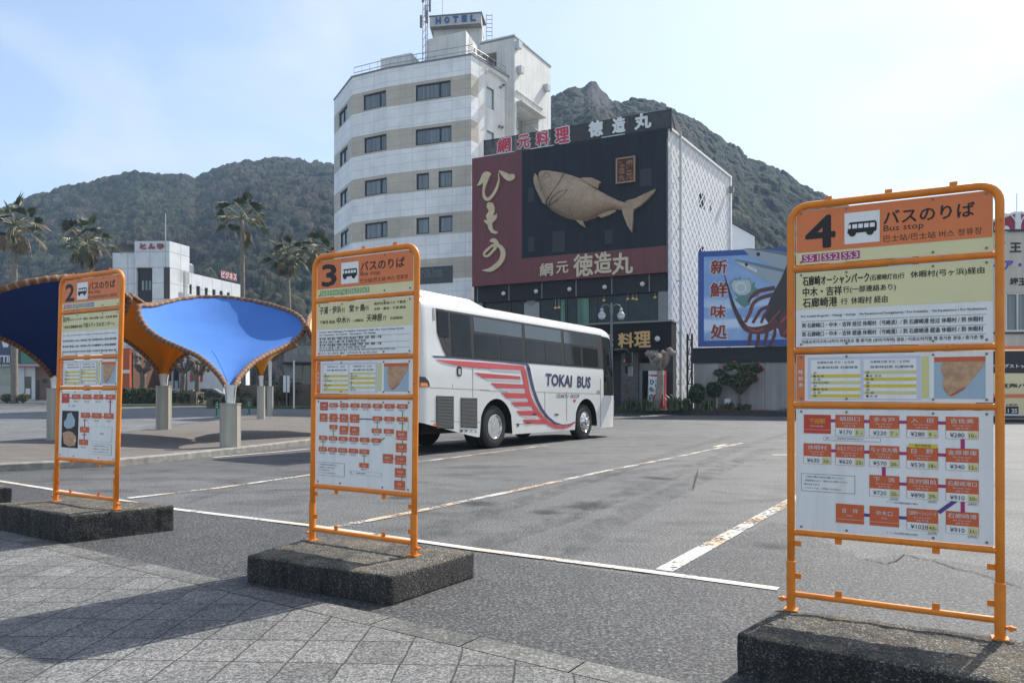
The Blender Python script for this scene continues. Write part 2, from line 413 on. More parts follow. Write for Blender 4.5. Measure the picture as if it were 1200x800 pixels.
# cracks in the old asphalt
M_CRACK = mat('crack_dark', (.018, .018, .018), .95)
def crack(px, wd, seed):
    rr = random.Random(seed); pts = []
    for a, b in zip(px, px[1:]):
        for i in range(5): t = i / 5; pts.append((a[0] + (b[0] - a[0]) * t + rr.uniform(-3, 3) * abs(b[0] - a[0]) / 60, a[1] + (b[1] - a[1]) * t + rr.uniform(-1.0, 1.0)))
    pts.append(px[-1]); P = [gnd(*p) for p in pts]; n = len(P); l, r_ = [], []
    for i, p in enumerate(P):
        d = P[min(i + 1, n - 1)] - P[max(i - 1, 0)]; d.normalize(); q = Vector((-d.y, d.x, 0)); k = wd * rr.uniform(.3, 1.3) * (0.2 if i in (0, n - 1) else 1)
        l.append(p + q * k / 2 + Vector((0, 0, .011))); r_.append(p - q * k / 2 + Vector((0, 0, .011)))
    mb = MB(); mb.add(r_ + l, [(i, i + 1, n + i + 1, n + i) for i in range(n - 1)]); kind(mb.build('ground_crack', M_CRACK), 'structure')
crack([(905, 611), (955, 628), (1005, 653)], .007, 1); crack([(1010, 655), (1040, 662), (1062, 651), (1100, 660), (1200, 690)], .010, 2)
crack([(818, 551), (812, 575)], .03, 3); crack([(740, 621), (800, 629)], .010, 4); crack([(545, 600), (612, 612)], .010, 5); crack([(814, 575), (925, 582)], .012, 6)
crack([(240, 556), (300, 574)], .010, 8)

# tyre marks of turning coaches and drips of oil
b = NB('tyre_film'); b.col((.022, .022, .023)); b.rough(.7); b.l(b.math('MULTIPLY', b.ramp(b.noise(5, 6, .7, mapscale=(1, .35, 1)), [(.40, 0.0), (.66, 1.0)]), .26), b.b.inputs['Alpha']); M_FILM = b.m
def film(px, wd, z=.0065):
    pts = [gnd(*p) for p in px]; mb = MB(); l, r_ = [], []; n = len(pts)
    for i, p in enumerate(pts):
        d = pts[min(i + 1, n - 1)] - pts[max(i - 1, 0)]; d.z = 0; d.normalize(); q = Vector((-d.y, d.x, 0)) * wd / 2
        l.append(Vector((p.x + q.x, p.y + q.y, G(p.y) + z))); r_.append(Vector((p.x - q.x, p.y - q.y, G(p.y) + z)))
    mb.add(r_ + l, [(i, i + 1, n + i + 1, n + i) for i in range(n - 1)]); kind(mb.build('tyre_mark', M_FILM), 'structure')
film([(470, 640), (540, 610), (620, 585), (700, 560), (790, 530), (860, 510)], .34, .0062); film([(640, 655), (700, 620), (760, 590), (830, 556), (900, 525)], .36, .0066); film([(560, 640), (640, 615), (720, 585), (800, 552), (880, 520), (930, 505)], .30, .0070)
film([(170, 600), (250, 578), (330, 560), (420, 545), (520, 527)], .3, .0074); film([(700, 560), (800, 545), (900, 538), (1000, 545), (1180, 570)], .32, .0078)
b = NB('oil_film'); sv = b.co.outputs['Object']; b.col((.016, .016, .017)); b.rough(.55)
ln = b.n('VectorMath'); ln.operation = 'LENGTH'; b.l(sv, ln.inputs[0]); rad = b.math('ADD', ln.outputs['Value'], b.math('MULTIPLY', b.noise(3, 6, .7), .9)); b.l(b.math('MULTIPLY', b.ramp(rad, [(.55, 1.0), (1.25, 0.0)]), .55), b.b.inputs['Alpha']); M_OIL = b.m
for i, (px, py, sx, sy) in enumerate(((688, 592, .55, .75), (560, 590, .5, .5), (470, 583, .4, .4), (415, 560, .5, .4), (640, 600, .35, .35), (905, 640, .35, .3), (330, 545, .6, .5), (770, 560, .4, .7), (1040, 600, .4, .4))):
    p = gnd(px, py); mb = MB(); mb.add([(-1.5, -1.5, 0), (1.5, -1.5, 0), (1.5, 1.5, 0), (-1.5, 1.5, 0)], [(0, 1, 2, 3)]); o = kind(mb.build('oil_stain', M_OIL), 'structure'); o.location = (p.x, p.y, G(p.y) + .0088 + i * .0003); o.scale = (sx, sy, 1); o.rotation_euler = (0, 0, i)
# canopy platform with kerb
near = [(-260, 562), (-90, 557), (0, 552.5), (60, 549.5), (100, 548), (140, 546), (175, 542.5), (205, 539.5), (240, 535.5), (280, 531), (320, 526), (365, 520), (400, 515.5), (440, 510), (480, 504.5), (530, 498)]
farp = [(-260, 522), (-90, 519.5), (0, 517), (40, 516), (67, 515), (105, 511.5), (143, 507), (180, 502), (220, 496.5), (257, 491.5), (300, 487), (340, 484.2), (380, 482.5), (420, 481.5), (460, 481), (500, 481)]
KH = .13
b = NB('platform_paving')
br = b.n('TexBrick'); br.offset = .5; br.inputs['Scale'].default_value = 1; br.inputs['Brick Width'].default_value = .6; br.inputs['Row Height'].default_value = .3; br.inputs['Mortar Size'].default_value = .02
br.inputs['Color1'].default_value = (.125, .108, .094, 1); br.inputs['Color2'].default_value = (.155, .138, .122, 1); br.inputs['Mortar'].default_value = (.09, .085, .08, 1); b.l(b.co.outputs['Object'], br.inputs['Vector'])
c = b.mix(1.0, br.outputs['Color'], b.ramp(b.noise(40, 4, .7), [(.35, .7), (.65, 1.25)]), 'MULTIPLY')
b.col(c); b.rough(.85); M_PLAT = b.m
M_KERB = mat('kerb_concrete', (.25, .24, .22), .85, var=.3, vs=6, bump=.4, bs=60)
npt = [gnd(*p) for p in near]; fpt = [gnd(*p, KH) for p in farp]
kerb = MB(); plat = MB(); inn = []
for i, p in enumerate(npt):
    d = npt[min(i + 1, len(npt) - 1)] - npt[max(i - 1, 0)]; d.z = 0; d.normalize(); q = Vector((-d.y, d.x, 0))
    inn.append(p + q * .2)
up = lambda v, z: Vector((v.x, v.y, G(v.y) + z))
n = len(npt)
kerb.grid([[up(p, 0) for p in npt], [up(p, KH - .02) for p in npt], [up(p.lerp(q, .1), KH) for p, q in zip(npt, inn)], [up(q, KH) for q in inn]])
kind(kerb.build('platform_kerb', M_KERB), 'structure')
rows = [[up(q.lerp(f, t), KH - .003) for q, f in zip(inn, fpt)] for t in np.linspace(0, 1, 7)] + [[up(f, 0) for f in fpt]]
plat.grid(rows); kind(plat.build('platform', M_PLAT), 'structure')
# road behind the platform, its paler colour paints in the sun glare
rd = [(-400, 521), (-90, 518.5), (67, 514.5), (143, 506.5), (257, 491), (340, 484), (560, 480.5)]
rf = [(-400, 480), (-90, 479.5), (67, 479.5), (143, 479), (257, 478), (340, 477.8), (560, 477.6)]
mb = MB(); mb.grid([[gnd(*p, .004) for p in rd]] + [[up(gnd(*p).lerp(gnd(*q), t), .004) for p, q in zip(rd, rf)] for t in (.25, .5, .75)] + [[gnd(*q, .004) for q in rf]])
kind(mb.build('road', M_ROADL), 'structure')

# planted verge along the far side of the yard
VK = [gnd(560, 481.5), gnd(726, 484.5), gnd(800, 486), gnd(925, 488), gnd(1100, 489), gnd(1330, 489)]
M_DKERB = mat('dark_kerb', (.045, .043, .04), .9, var=.35, vs=4, bump=.4, bs=30)
M_SOIL = mat('soil', (.06, .05, .038), .95, var=.4, vs=5, bump=.5, bs=20)
back = [p + Vector((0, 7, 0)) for p in VK]
mb = MB(); mb.grid([[up(p, 0) for p in VK], [Vector((p.x, p.y, G(p.y) + .27)) for p in VK], [Vector((p.x, p.y + .22, G(p.y) + .29)) for p in VK]])
kind(mb.build('verge_kerb', M_DKERB), 'structure')
mb = MB(); mb.grid([[Vector((p.x, p.y + .22, G(p.y) + .26)) for p in VK], [Vector((p.x, p.y + 1.8, G(p.y) + .3)) for p in VK], [Vector((p.x, p.y + 9, G(p.y) + .3)) for p in VK]])
kind(mb.build('verge_soil', M_SOIL), 'structure')

# ================================================================ HILLS
def worley(x, y, cell):
    gx, gy = np.floor(x / cell), np.floor(y / cell); best = np.full(x.shape, 9e9); idv = np.zeros(x.shape)
    for dx in (-1, 0, 1):
        for dy in (-1, 0, 1):
            cx, cy = gx + dx, gy + dy
            h1 = np.modf(np.sin(cx * 127.1 + cy * 311.7) * 43758.5453)[0] % 1; h2 = np.modf(np.sin(cx * 269.5 + cy * 183.3) * 28001.83)[0] % 1
            d = np.hypot(cx + h1 - x / cell, cy + h2 - y / cell)
            k = d < best; best = np.where(k, d, best); idv = np.where(k, np.modf(np.sin(cx * 91.7 + cy * 53.3) * 9173.3)[0] % 1, idv)
    return best, idv
def vnoise(x, y, seed=0):
    def hsh(i, j): return np.modf(np.sin(i * 127.1 + j * 311.7 + seed * 17.3) * 43758.5453)[0] % 1
    xi, yi = np.floor(x), np.floor(y); xf, yf = x - xi, y - yi; u, v = xf * xf * (3 - 2 * xf), yf * yf * (3 - 2 * yf)
    return (hsh(xi, yi) * (1 - u) + hsh(xi + 1, yi) * u) * (1 - v) + (hsh(xi, yi + 1) * (1 - u) + hsh(xi + 1, yi + 1) * u) * v
def fbm(x, y, o=5, seed=0): return sum(vnoise(x * 2 ** i, y * 2 ** i, seed + i) / 2 ** (i + 1) for i in range(o))
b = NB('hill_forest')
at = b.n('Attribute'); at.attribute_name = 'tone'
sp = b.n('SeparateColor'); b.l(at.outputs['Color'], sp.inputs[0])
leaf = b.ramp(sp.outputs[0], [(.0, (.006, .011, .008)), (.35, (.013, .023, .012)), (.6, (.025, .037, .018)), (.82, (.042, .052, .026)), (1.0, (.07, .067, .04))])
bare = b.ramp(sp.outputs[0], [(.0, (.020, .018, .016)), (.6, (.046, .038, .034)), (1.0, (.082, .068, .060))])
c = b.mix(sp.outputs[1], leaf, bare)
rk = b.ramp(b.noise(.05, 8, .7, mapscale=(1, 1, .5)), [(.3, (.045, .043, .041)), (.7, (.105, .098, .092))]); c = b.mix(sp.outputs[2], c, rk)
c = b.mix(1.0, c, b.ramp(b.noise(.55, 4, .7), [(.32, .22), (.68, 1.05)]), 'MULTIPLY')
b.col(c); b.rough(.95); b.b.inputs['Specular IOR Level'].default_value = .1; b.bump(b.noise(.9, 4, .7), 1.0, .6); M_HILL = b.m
def hill(name, label_profile, D0, D1, Yb, px0, px1, step, nr, cell, bare_amt, rockf=None):
    pxs = np.arange(px0, px1 + .01, step); pr = np.array(label_profile, float)
    yy = np.interp(pxs, pr[:, 0], pr[:, 1]); yy += (fbm(pxs / 23, pxs * 0 + 3.1, 3) - .45) * 2.0 + cell * .9 * FPX / D0 * .42
    D = np.interp(pxs, [px0, px1], [D0, D1])
    hz = (HZ - yy) / FPX * D + EYE
    t = np.concatenate([np.linspace(0, 1, nr) ** .9, 1 + np.linspace(.02, .5, 14)])
    T, PX = np.meshgrid(t, pxs, indexing='ij'); HZ_ = np.broadcast_to(hz, T.shape); DD = np.broadcast_to(D, T.shape)
    Y = Yb + (DD - Yb) * T; X = (PX - CX) / FPX * Y
    sh = np.where(T <= 1, 1 - (1 - np.clip(T, 0, 1)) ** 1.25, 1 - (T - 1) * .9)
    Z = .9 + (HZ_ - .9) * sh
    fold = (fbm(X / 85, Y / 85, 3, 5) - .48) * np.sin(np.clip(T, 0, 1) * np.pi) ** .7 * 26 * np.clip(T * 2, 0, 1)
    gul = -np.abs(np.sin(X / 38 + 2 * fbm(X / 60, Y / 60, 3, 9) * 3)) * np.sin(np.clip(T, 0, 1) * np.pi) * 4
    Z = Z + np.minimum(fold + gul, np.maximum(0, (1 - T)) * 30)
    jx, jy = (fbm(X / 6, Y / 6, 3, 61) - .5) * 5, (fbm(X / 6, Y / 6, 3, 71) - .5) * 5; w1, id1 = worley(X + jx, Y * .8 + jy, cell); w2, id2 = worley(X + 31 + jx * .6, Y * .8 + 7 + jy * .6, cell * .42)
    dome = np.sqrt(np.clip(1 - (w1 / .85) ** 2, 0, 1)) * cell * .55 * (.15 + 1.3 * id1 ** 1.5) + np.sqrt(np.clip(1 - w2 ** 2, 0, 1)) * cell * .26 * (.3 + id2) + (fbm(X / 1.6, Y / 1.6, 2, 77) - .5) * cell * .30
    rock = np.zeros_like(Z) if rockf is None else rockf(PX, T, X, Z)
    Z = Z + dome * (1 - rock * .95) + rock * (fbm(X / 5, Z / 14, 4, 3) - .5) * 7
    Z = np.where(T > 1.0001, np.minimum(Z, HZ_ * sh), Z)
    low = np.clip(1 - (Z / np.maximum(HZ_, 5)) * 1.15, 0, 1)
    bn = np.clip((fbm(X / 28, Y / 28, 4, 21) - .5) * 7 + .3 + (low - .35) * 2.0 * 1.0, 0, 1) * bare_amt
    bn = np.where(id2 > .25, bn, bn * .3)
    tone = np.clip((.45 * id1 + .5 * id2 + 1.0 * (fbm(X / 50, Y / 50, 4, 40) - .45)) * np.clip(.25 + 1.2 * dome / (cell * .5), 0, 1.2), 0, 1)  # tone drops in the gaps between crowns, shade put into the colour
    a, n_ = Z.shape
    me = bpy.data.meshes.new(name); co = np.stack([X, Y, Z], -1).reshape(-1, 3)
    idx = np.arange(a * n_).reshape(a, n_); q = np.stack([idx[:-1, :-1], idx[:-1, 1:], idx[1:, 1:], idx[1:, :-1]], -1).reshape(-1, 4)
    me.vertices.add(len(co)); me.vertices.foreach_set('co', co.ravel()); me.loops.add(q.size); me.loops.foreach_set('vertex_index', q.ravel().astype(np.int32))
    me.polygons.add(len(q)); me.polygons.foreach_set('loop_start', np.arange(0, q.size, 4, dtype=np.int32)); me.update(calc_edges=True)
    ca = me.color_attributes.new('tone', 'FLOAT_COLOR', 'POINT'); cc = np.stack([tone, bn, rock, np.ones_like(tone)], -1).reshape(-1); ca.data.foreach_set('color', cc.astype(np.float32))
    me.materials.append(M_HILL); me.shade_smooth(); me.validate()
    o = bpy.data.objects.new(name, me); COL.objects.link(o); kind(o, 'structure'); return o
PL = [(-400, 330), (-200, 300), (-60, 268), (0, 249), (32, 238.5), (63, 230), (107, 221), (140, 211), (160, 208), (182, 211), (213, 211), (228, 214), (260, 201), (287, 193.5), (320, 191.5), (350, 192.5), (370, 194.5), (392, 200), (430, 216), (480, 244), (560, 290), (640, 340)]
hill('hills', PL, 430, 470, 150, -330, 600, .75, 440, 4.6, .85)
PR = [(520, 300), (570, 220), (610, 165), (640, 129), (652, 120), (668, 113), (684, 110), (689, 105.5), (694, 103), (699, 105), (703, 112), (710, 116), (718, 127), (727, 130), (745, 126), (766, 126), (785, 134), (800, 139), (815, 145), (830, 156), (850, 171), (866, 179), (872, 188), (882, 192), (905, 201), (925, 213), (950, 226), (1000, 246), (1060, 270), (1160, 300), (1300, 345), (1500, 400)]
def rockf(PX, T, X, Z):
    c = np.clip(1 - np.abs(PX - 697) / 24, 0, 1) * np.clip((T - .62) * 6, 0, 1)
    c2 = np.clip(1 - np.abs(PX - 868) / 7, 0, 1) * np.clip((T - .9) * 8, 0, 1)
    return np.clip(np.maximum(c, c2) * 2.2 + (fbm(X / 6, Z / 12, 3, 2) - .5) * 1.6 * (np.maximum(c, c2) > .02), 0, 1)
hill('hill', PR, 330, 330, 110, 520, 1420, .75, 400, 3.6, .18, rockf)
# transmitter on the far ridge
tr = thing('transmitter_mast', 'tiny transmitter mast on the wooded ridge behind the white office block', 'mast', W3(328, 190, 440) - Vector((0, 0, 2)))
mb = MB(); mb.tube([(0, 0, -3), (0, 0, 5.5)], .3, 6); mb.build('mast_pole', mat('galvanised', (.45, .46, .47), .5, metal=.6), tr)
mb = MB(); mb.cbox((0, 0, 3.2), 2, .6, .5); mb.cbox((0, 0, 4.8), 1.2, .6, .4); mb.build('aerial', MATS['galvanised'], tr)

# ---------------------------------------------------------------- the air between here and the hills
hm = bpy.data.materials.new('air_haze'); hm.use_nodes = True; ht = hm.node_tree; ht.nodes.remove(ht.nodes['Principled BSDF'])
pv_ = ht.nodes.new('ShaderNodeVolumePrincipled'); pv_.inputs['Color'].default_value = (.52, .72, 1.0, 1); pv_.inputs['Density'].default_value = .00040; pv_.inputs['Anisotropy'].default_value = .2
ht.links.new(pv_.outputs[0], ht.nodes['Material Output'].inputs['Volume'])
mb = MB(); mb.box((-900, -60, -1.2), (1900, 0, 0), (0, 780, 0), (0, 0, 260)); kind(mb.build('haze', hm), 'stuff')
# ================================================================ BUS-STOP SIGNS AND THEIR CONCRETE ISLANDS
b = NB('orange_enamel'); c = b.ramp(b.noise(5, 5, .65), [(.3, (.66, .175, .010)), (.7, (.84, .26, .016))]); c = b.mix(b.ramp(b.noise(38, 6, .75), [(.63, 0.0), (.70, .85)]), c, (.13, .045, .018)); c = b.mix(b.ramp(b.noise(2.2, 4, .6, mapscale=(6, 6, 1)), [(.55, 0.0), (.8, .35)]), c, (.30, .12, .03))
b.col(c); b.rough(b.ramp(b.noise(20, 4, .6), [(.3, .35), (.7, .6)])); b.bump(b.noise(40, 4, .6), .12, .004); M_ORANGE = b.m
b = NB('panel_white'); c = b.mix(b.ramp(b.noise(3, 6, .7, mapscale=(5, 5, .35)), [(.48, 0.0), (.75, .4)]), (.82, .81, .79), (.55, .52, .46)); b.col(c); b.rough(.4); b.bump(b.noise(1.4, 3, .5), .15, .01); M_PWHITE = b.m
M_PORANGE = mat('panel_orange', (.74, .20, .06), .5, var=.05, vs=6)
M_PCREAM = mat('panel_cream', (.74, .68, .38), .5, var=.04, vs=6)
M_INK = mat('ink_black', (.018, .017, .017), .6); M_RED = mat('ink_red', (.56, .055, .03), .5); M_ORD = mat('ink_vermilion', (.62, .12, .035), .5)
M_MAG = mat('ink_magenta', (.42, .03, .16), .5); M_PUR = mat('ink_purple', (.10, .05, .22), .5); M_YEL = mat('ink_yellow', (.72, .55, .04), .5)
M_LYEL = mat('ink_pale_yellow', (.66, .62, .26), .5); M_GREEN = mat('ink_green', (.20, .36, .07), .5); M_GREY = mat('ink_grey', (.25, .25, .25), .5)
M_LAV = mat('paper_lavender', (.62, .61, .74), .6); M_TAN = mat('map_land', (.50, .30, .17), .6, var=.25, vs=30); M_SEA = mat('map_sea', (.36, .47, .55), .6); M_INKW = mat('ink_white', (.72, .72, .72), .5)
M_BLU = mat('ink_blue', (.06, .13, .36), .5); M_BOLT = mat('bolt_steel', (.22, .18, .14), .5, metal=.7)
INKS = [M_INK, M_PWHITE, M_PORANGE, M_PCREAM, M_RED, M_ORD, M_MAG, M_PUR, M_YEL, M_LYEL, M_GREEN, M_GREY, M_LAV, M_TAN, M_SEA, M_INKW, M_BLU]
K, WH, OR, CR, RD, OD, MG, PU, YE, LY, GN, GY, LV, TN, SE, IW, BL = range(17)
b = NB('island_concrete')
fine = b.noise(70, 3, .75); v = b.n('TexVoronoi'); v.inputs['Scale'].default_value = 150; b.l(b.co.outputs['Object'], v.inputs['Vector'])
sv = b.n('SeparateColor'); b.l(v.outputs['Color'], sv.inputs[0])
c = b.ramp(sv.outputs[0], [(.0, (.030, .030, .029)), (.6, (.05, .048, .045)), (.86, (.095, .091, .084)), (1, (.22, .21, .195))])
c = b.mix(1.0, c, b.ramp(b.noise(3.5, 7, .7), [(.3, .50), (.7, 1.5)]), 'MULTIPLY'); c = b.mix(1.0, c, b.ramp(b.noise(4, 5, .7, mapscale=(3, 3, .4)), [(.35, .55), (.6, 1.1)]), 'MULTIPLY')
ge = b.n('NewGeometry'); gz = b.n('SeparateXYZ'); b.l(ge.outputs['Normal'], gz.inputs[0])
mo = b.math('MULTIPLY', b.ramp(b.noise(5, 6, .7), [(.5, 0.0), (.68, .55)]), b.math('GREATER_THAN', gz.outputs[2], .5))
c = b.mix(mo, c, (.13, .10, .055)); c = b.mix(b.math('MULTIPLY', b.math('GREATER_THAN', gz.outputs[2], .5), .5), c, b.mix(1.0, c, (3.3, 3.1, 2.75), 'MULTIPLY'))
b.col(c); b.rough(.95); b.bump(b.math('ADD', fine, b.math('MULTIPLY', v.outputs['Distance'], .6)), 1.0, .018); M_ISL = b.m
def island(pts, h, label):
    o = Vector((sum(p[0] for p in pts) / 4, sum(p[1] for p in pts) / 4, 0))
    mb = MB(); mb.prism([(p[0], p[1], -.02) for p in pts], (0, 0, h + .02))
    ob = mb.build('concrete_island', M_ISL); tag(ob, label, 'concrete base', 'concrete bases of the bus stop signs')
    me = ob.data
    for v_ in me.vertices: v_.co -= o
    ob.location = o
    import bmesh
    bm = bmesh.new(); bm.from_mesh(me); bmesh.ops.recalc_face_normals(bm, faces=bm.faces)
    bmesh.ops.bevel(bm, geom=[e for e in bm.edges if max(v_.co.z for v_ in e.verts) > .05], offset=.024, segments=3, profile=.5, affect='EDGES')
    bmesh.ops.triangulate(bm, faces=[f_ for f_ in bm.faces if len(f_.verts) > 4])
    for _ in range(5): bmesh.ops.subdivide_edges(bm, edges=[e for e in bm.edges if e.calc_length() > .045], cuts=1, use_grid_fill=True)
    bmesh.ops.triangulate(bm, faces=[f_ for f_ in bm.faces if len(f_.verts) > 4])
    from mathutils import noise as mn
    for v_ in bm.verts: v_.co += v_.normal * (mn.fractal((v_.co + o) * 14, 1, 2, 3) * .0045 + mn.noise((v_.co + o) * 3) * .005) if v_.co.z > .01 else Vector()
    bm.to_mesh(me); bm.free(); me.shade_smooth()
    return ob
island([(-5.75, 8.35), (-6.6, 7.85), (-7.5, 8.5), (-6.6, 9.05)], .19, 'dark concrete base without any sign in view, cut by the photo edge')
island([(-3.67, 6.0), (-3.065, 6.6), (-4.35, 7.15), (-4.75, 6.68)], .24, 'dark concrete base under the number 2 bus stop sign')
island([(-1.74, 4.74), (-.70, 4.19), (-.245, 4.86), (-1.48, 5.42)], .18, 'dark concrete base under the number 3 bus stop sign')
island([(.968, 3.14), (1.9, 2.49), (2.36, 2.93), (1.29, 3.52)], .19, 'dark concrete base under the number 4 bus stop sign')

def bus_sign(num, h, px, codes, ccol, fill, label):
    (bl, br_, tl, tr_) = px
    gp = lambda q: W3(q[0], q[1], (EYE - h) * FPX / (q[1] - HZ))
    BL_, BR_ = gp(bl), gp(br_); TL_ = W3(tl[0], tl[1], BL_.y); TR_ = W3(tr_[0], tr_[1], BR_.y)
    d = BR_ - BL_; rz = math.atan2(d.y, d.x); WW = math.hypot(d.x, d.y)
    loc = Vector((BL_.x, BL_.y, h)); root = thing('bus_stop_sign', label, 'bus stop sign', loc, rz, 'orange bus stop signs'); inv = wm(root).inverted()
    a, b_ = inv @ TL_, inv @ TR_
    lean = ((a.x) + (b_.x - WW)) / 2; HH = (a.z + b_.z) / 2; tilt = (b_.z - a.z) / 2
    S = 1 / .84 * WW                              # size relative to the nominal sign
    # local: x 0..WW, z 0..HH, y<0 is the face; lean shears x with height
    def P(x, z, y=0.0): return Vector((x + lean * z / HH, y, z + tilt * (x / WW - .5) * z / HH))
    r = .0175 * S; rc = .075 * S
    fr = MB(); pth = [P(0, -.004), P(0, HH * .3), P(0, HH * .6), P(0, HH - rc - r)]
    for i in range(1, 7): t = i / 6 * math.pi / 2; pth.append(P(rc - rc * math.cos(t), HH - rc - r + rc * math.sin(t)))
    for i in range(0, 7): t = i / 6 * math.pi / 2; pth.append(P(WW - rc + rc * math.sin(t), HH - rc - r + rc * math.cos(t)))
    pth += [P(WW, HH * .6), P(WW, HH * .3), P(WW, -.004)]
    fr.tube(pth, r, 14); fr.build('tube_frame', M_ORANGE, root, smooth=True)
    bars = [.838, .637, .505, .192, .04]; br2 = .0145 * S
    for f in bars:
        q = MB(); q.tube([P(r * .7, HH * f), P(WW - r * .7, HH * f)], br2, 12, caps=False); q.build('cross_bar', M_ORANGE, root, smooth=True)
    for x in (0, WW):
        q = MB(); q.lathe(P(x, .0), [(r + .003, 0), (r + .004, .23 * S), (r + .004, .235 * S), (r, .24 * S)], 14); sg = -1 if x == 0 else 1
        q.cbox(P(x + sg * (r + .02), .05), .04, .012, .012); q.lathe(P(x + sg * (r + .02), .05, -.01), [(.012, -.006), (.012, .016)], 6, ax=(0, 1, 0))
        q.build('foot_sleeve', M_ORANGE, root)
        q = MB(); q.cbox(P(x, .003), .062 * S, .062 * S, .006); q.build('base_plate', M_ORANGE, root)
    # fixing tabs on the bars and posts
    tab = None
    sp = []
    for x in (.25, .72):
        sp += [(x * WW, HH * .192 - br2 - .012 * S, 0), (x * WW, HH * .04 + br2 + .012 * S, 0)]
    for z in (.165, .085): sp += [(r + .014 * S, HH * z, 1), (WW - r - .014 * S, HH * (z - .01), 1)]
    for x in (.2, .5, .8): sp += [(x * WW, HH + .002, 0)]
    for x, z, k in sp:
        if tab is None:
            q = MB(); q.cbox((0, 0, 0), .03 * S, .004, .026 * S); q.lathe((0, -.004, 0), [(.005, -.002), (.005, .004)], 8, ax=(0, 1, 0)); tab = q.build('bracket', M_ORANGE, root); tab.location = P(x, z)
        else:
            t2 = tab.copy(); COL.objects.link(t2); t2.parent = root; t2.location = P(x, z)
    # panels
    gx = r + .006 * S
    def panel(name, zt, zb, xl=gx, xr=None, m=M_PWHITE):
        xr = WW - gx if xr is None else xr
        q = MB(); z1, z0 = zt, zb
        q.box(P(xl, z0, -.002), P(xr, z0, -.002) - P(xl, z0, -.002), (0, .005, 0), P(xl, z1, -.002) - P(xl, z0, -.002))
        o = q.build(name, m, root)
        bolts = MB()
        for u in (.03, .28, .72, .97):
            for zz in (z1 - .012 * S, z0 + .012 * S): bolts.lathe(P(xl + (xr - xl) * u, zz, -.003), [(.0055 * S, -.003), (.0055 * S, .002)], 8, ax=(0, 1, 0))
        bolts.build('fixing_bolts', M_BOLT, o)
        lay = lambda k: (lambda u, v, dd=0: P(xl + u * (xr - xl), z1 - v * (z1 - z0), -.002 - .0011 * k))
        flat = lambda k: (lambda x, z, dd=0: P(x, z, -.002 - .0011 * k - dd))
        return o, lay, flat, xl, xr, z1, z0
    def rect(mb, Pl, u0, v0, u1, v1, m): mb.add([Pl(u0, v1), Pl(u1, v1), Pl(u1, v0), Pl(u0, v0)], [(0, 1, 2, 3)], m)
    zb = [HH - 2 * r] + [HH * f for f in bars]
    # --- header
    o, lay, flat, xl, xr, z1, z0 = panel('header_panel', zb[0] - .006 * S, zb[1] + br2 + .004 * S, m=M_PCREAM)
    pw, ph = xr - xl, z1 - z0
    def T(mb, s, u, v, hh, w_=None, m=K, k=2, off=.0, align='l', sq=None):     # u,v of the baseline start; hh, w_ relative
        text(mb, s, flat(k), hh * ph, xl + u * pw, z1 - v * ph, None if w_ is None else w_ * pw, m, align, 0, squash=sq, bold=off * 1.1 if off >= .01 else 0, bstep=.00005)
    q = MB(); rect(q, lay(1), .004, .006, .996, .775, OR); rect(q, lay(2), .27, .13, .455, .69, WH)
    cs = .012
    for i, cdx in enumerate(codes):
        rect(q, lay(1), .035 + i * .108, .82, .135 + i * .108, .96, ccol[i % len(ccol)])
    q.build('printed_fields', INKS, o)
    q = MB()
    T(q, num, .06, .70, .56, .155, off=.035)
    T(q, 'バスのりば', .475, .40, .24, .44, off=.018); T(q, 'Bus stop', .475, .553, .135, .20); T(q, '巴士站/巴士站 버스 정류장', .475, .71, .115, .475)
    for i, cdx in enumerate(codes): T(q, cdx, .044 + i * .108, .945, .11, .083, m=IW)
    q.build('lettering', INKS, o)
    q = MB(); f3 = flat(3)                          # the bus pictogram
    bx = lambda u, v: P(xl + u * pw, z1 - v * ph, -.002 - .0033)
    q.add([bx(.285, .50), bx(.432, .50), bx(.440, .47), bx(.440, .34), bx(.432, .305), bx(.30, .305), bx(.292, .33)], [tuple(range(7))], K)
    for u0, u1 in ((.291, .304), (.312, .338), (.344, .368), (.374, .398), (.404, .43)): q.add([P(xl + u * pw, z1 - v * ph, -.002 - .0044) for u, v in ((u0 - .002 if u0 < .3 else u0, .42), (u1, .42), (u1, .345), (u0 + (.002 if u0 < .3 else 0), .345))], [(0, 1, 2, 3)], WH)
    for u in (.312, .405): q.add([P(xl + (u) * pw + math.cos(t) * .016 * S, z1 - .50 * ph + math.sin(t) * .016 * S, -.002 - .0044) for t in np.linspace(0, 2 * math.pi, 13)[:-1]], [tuple(range(12))], K)
    q.build('bus_pictogram', INKS, o)
    # --- route panel
    o, lay, flat, xl, xr, z1, z0 = panel('route_panel', zb[1] - br2 - .005 * S, zb[2] + br2 + .004 * S)
    pw, ph = xr - xl, z1 - z0
    q = MB(); rect(q, lay(1), .003, .004, .997, .50 if num != '2' else .42, CR)
    for v_ in (.655, .78, .89): rect(q, lay(1), .03, v_, .97, v_ + .006, GY)
    q.build('printed_fields', INKS, o)
    q = MB()
    def T(s, u, v, hh, w_=None, m=K, off=.004, align='l', k=2): text(q, s, (lambda x, z, dd=0: P(x, z, -.002 - .0011 * k - dd)), hh * ph, xl + u * pw, z1 - v * ph, None if w_ is None else w_ * pw, m, align, 0, bold=.02 if off >= .01 and hh > .07 else (.012 if hh > .045 or off >= .01 else 0), bstep=.00005)
    fill[0](T)
    q.build('lettering', INKS, o)
    # --- timetable panel
    o, lay, flat, xl, xr, z1, z0 = panel('timetable_panel', zb[2] - br2 - .004 * S, zb[3] + br2 + .004 * S)
    pw, ph = xr - xl, z1 - z0
    q = MB(); rect(q, lay(1), .003, .01, .05, .99, OR)
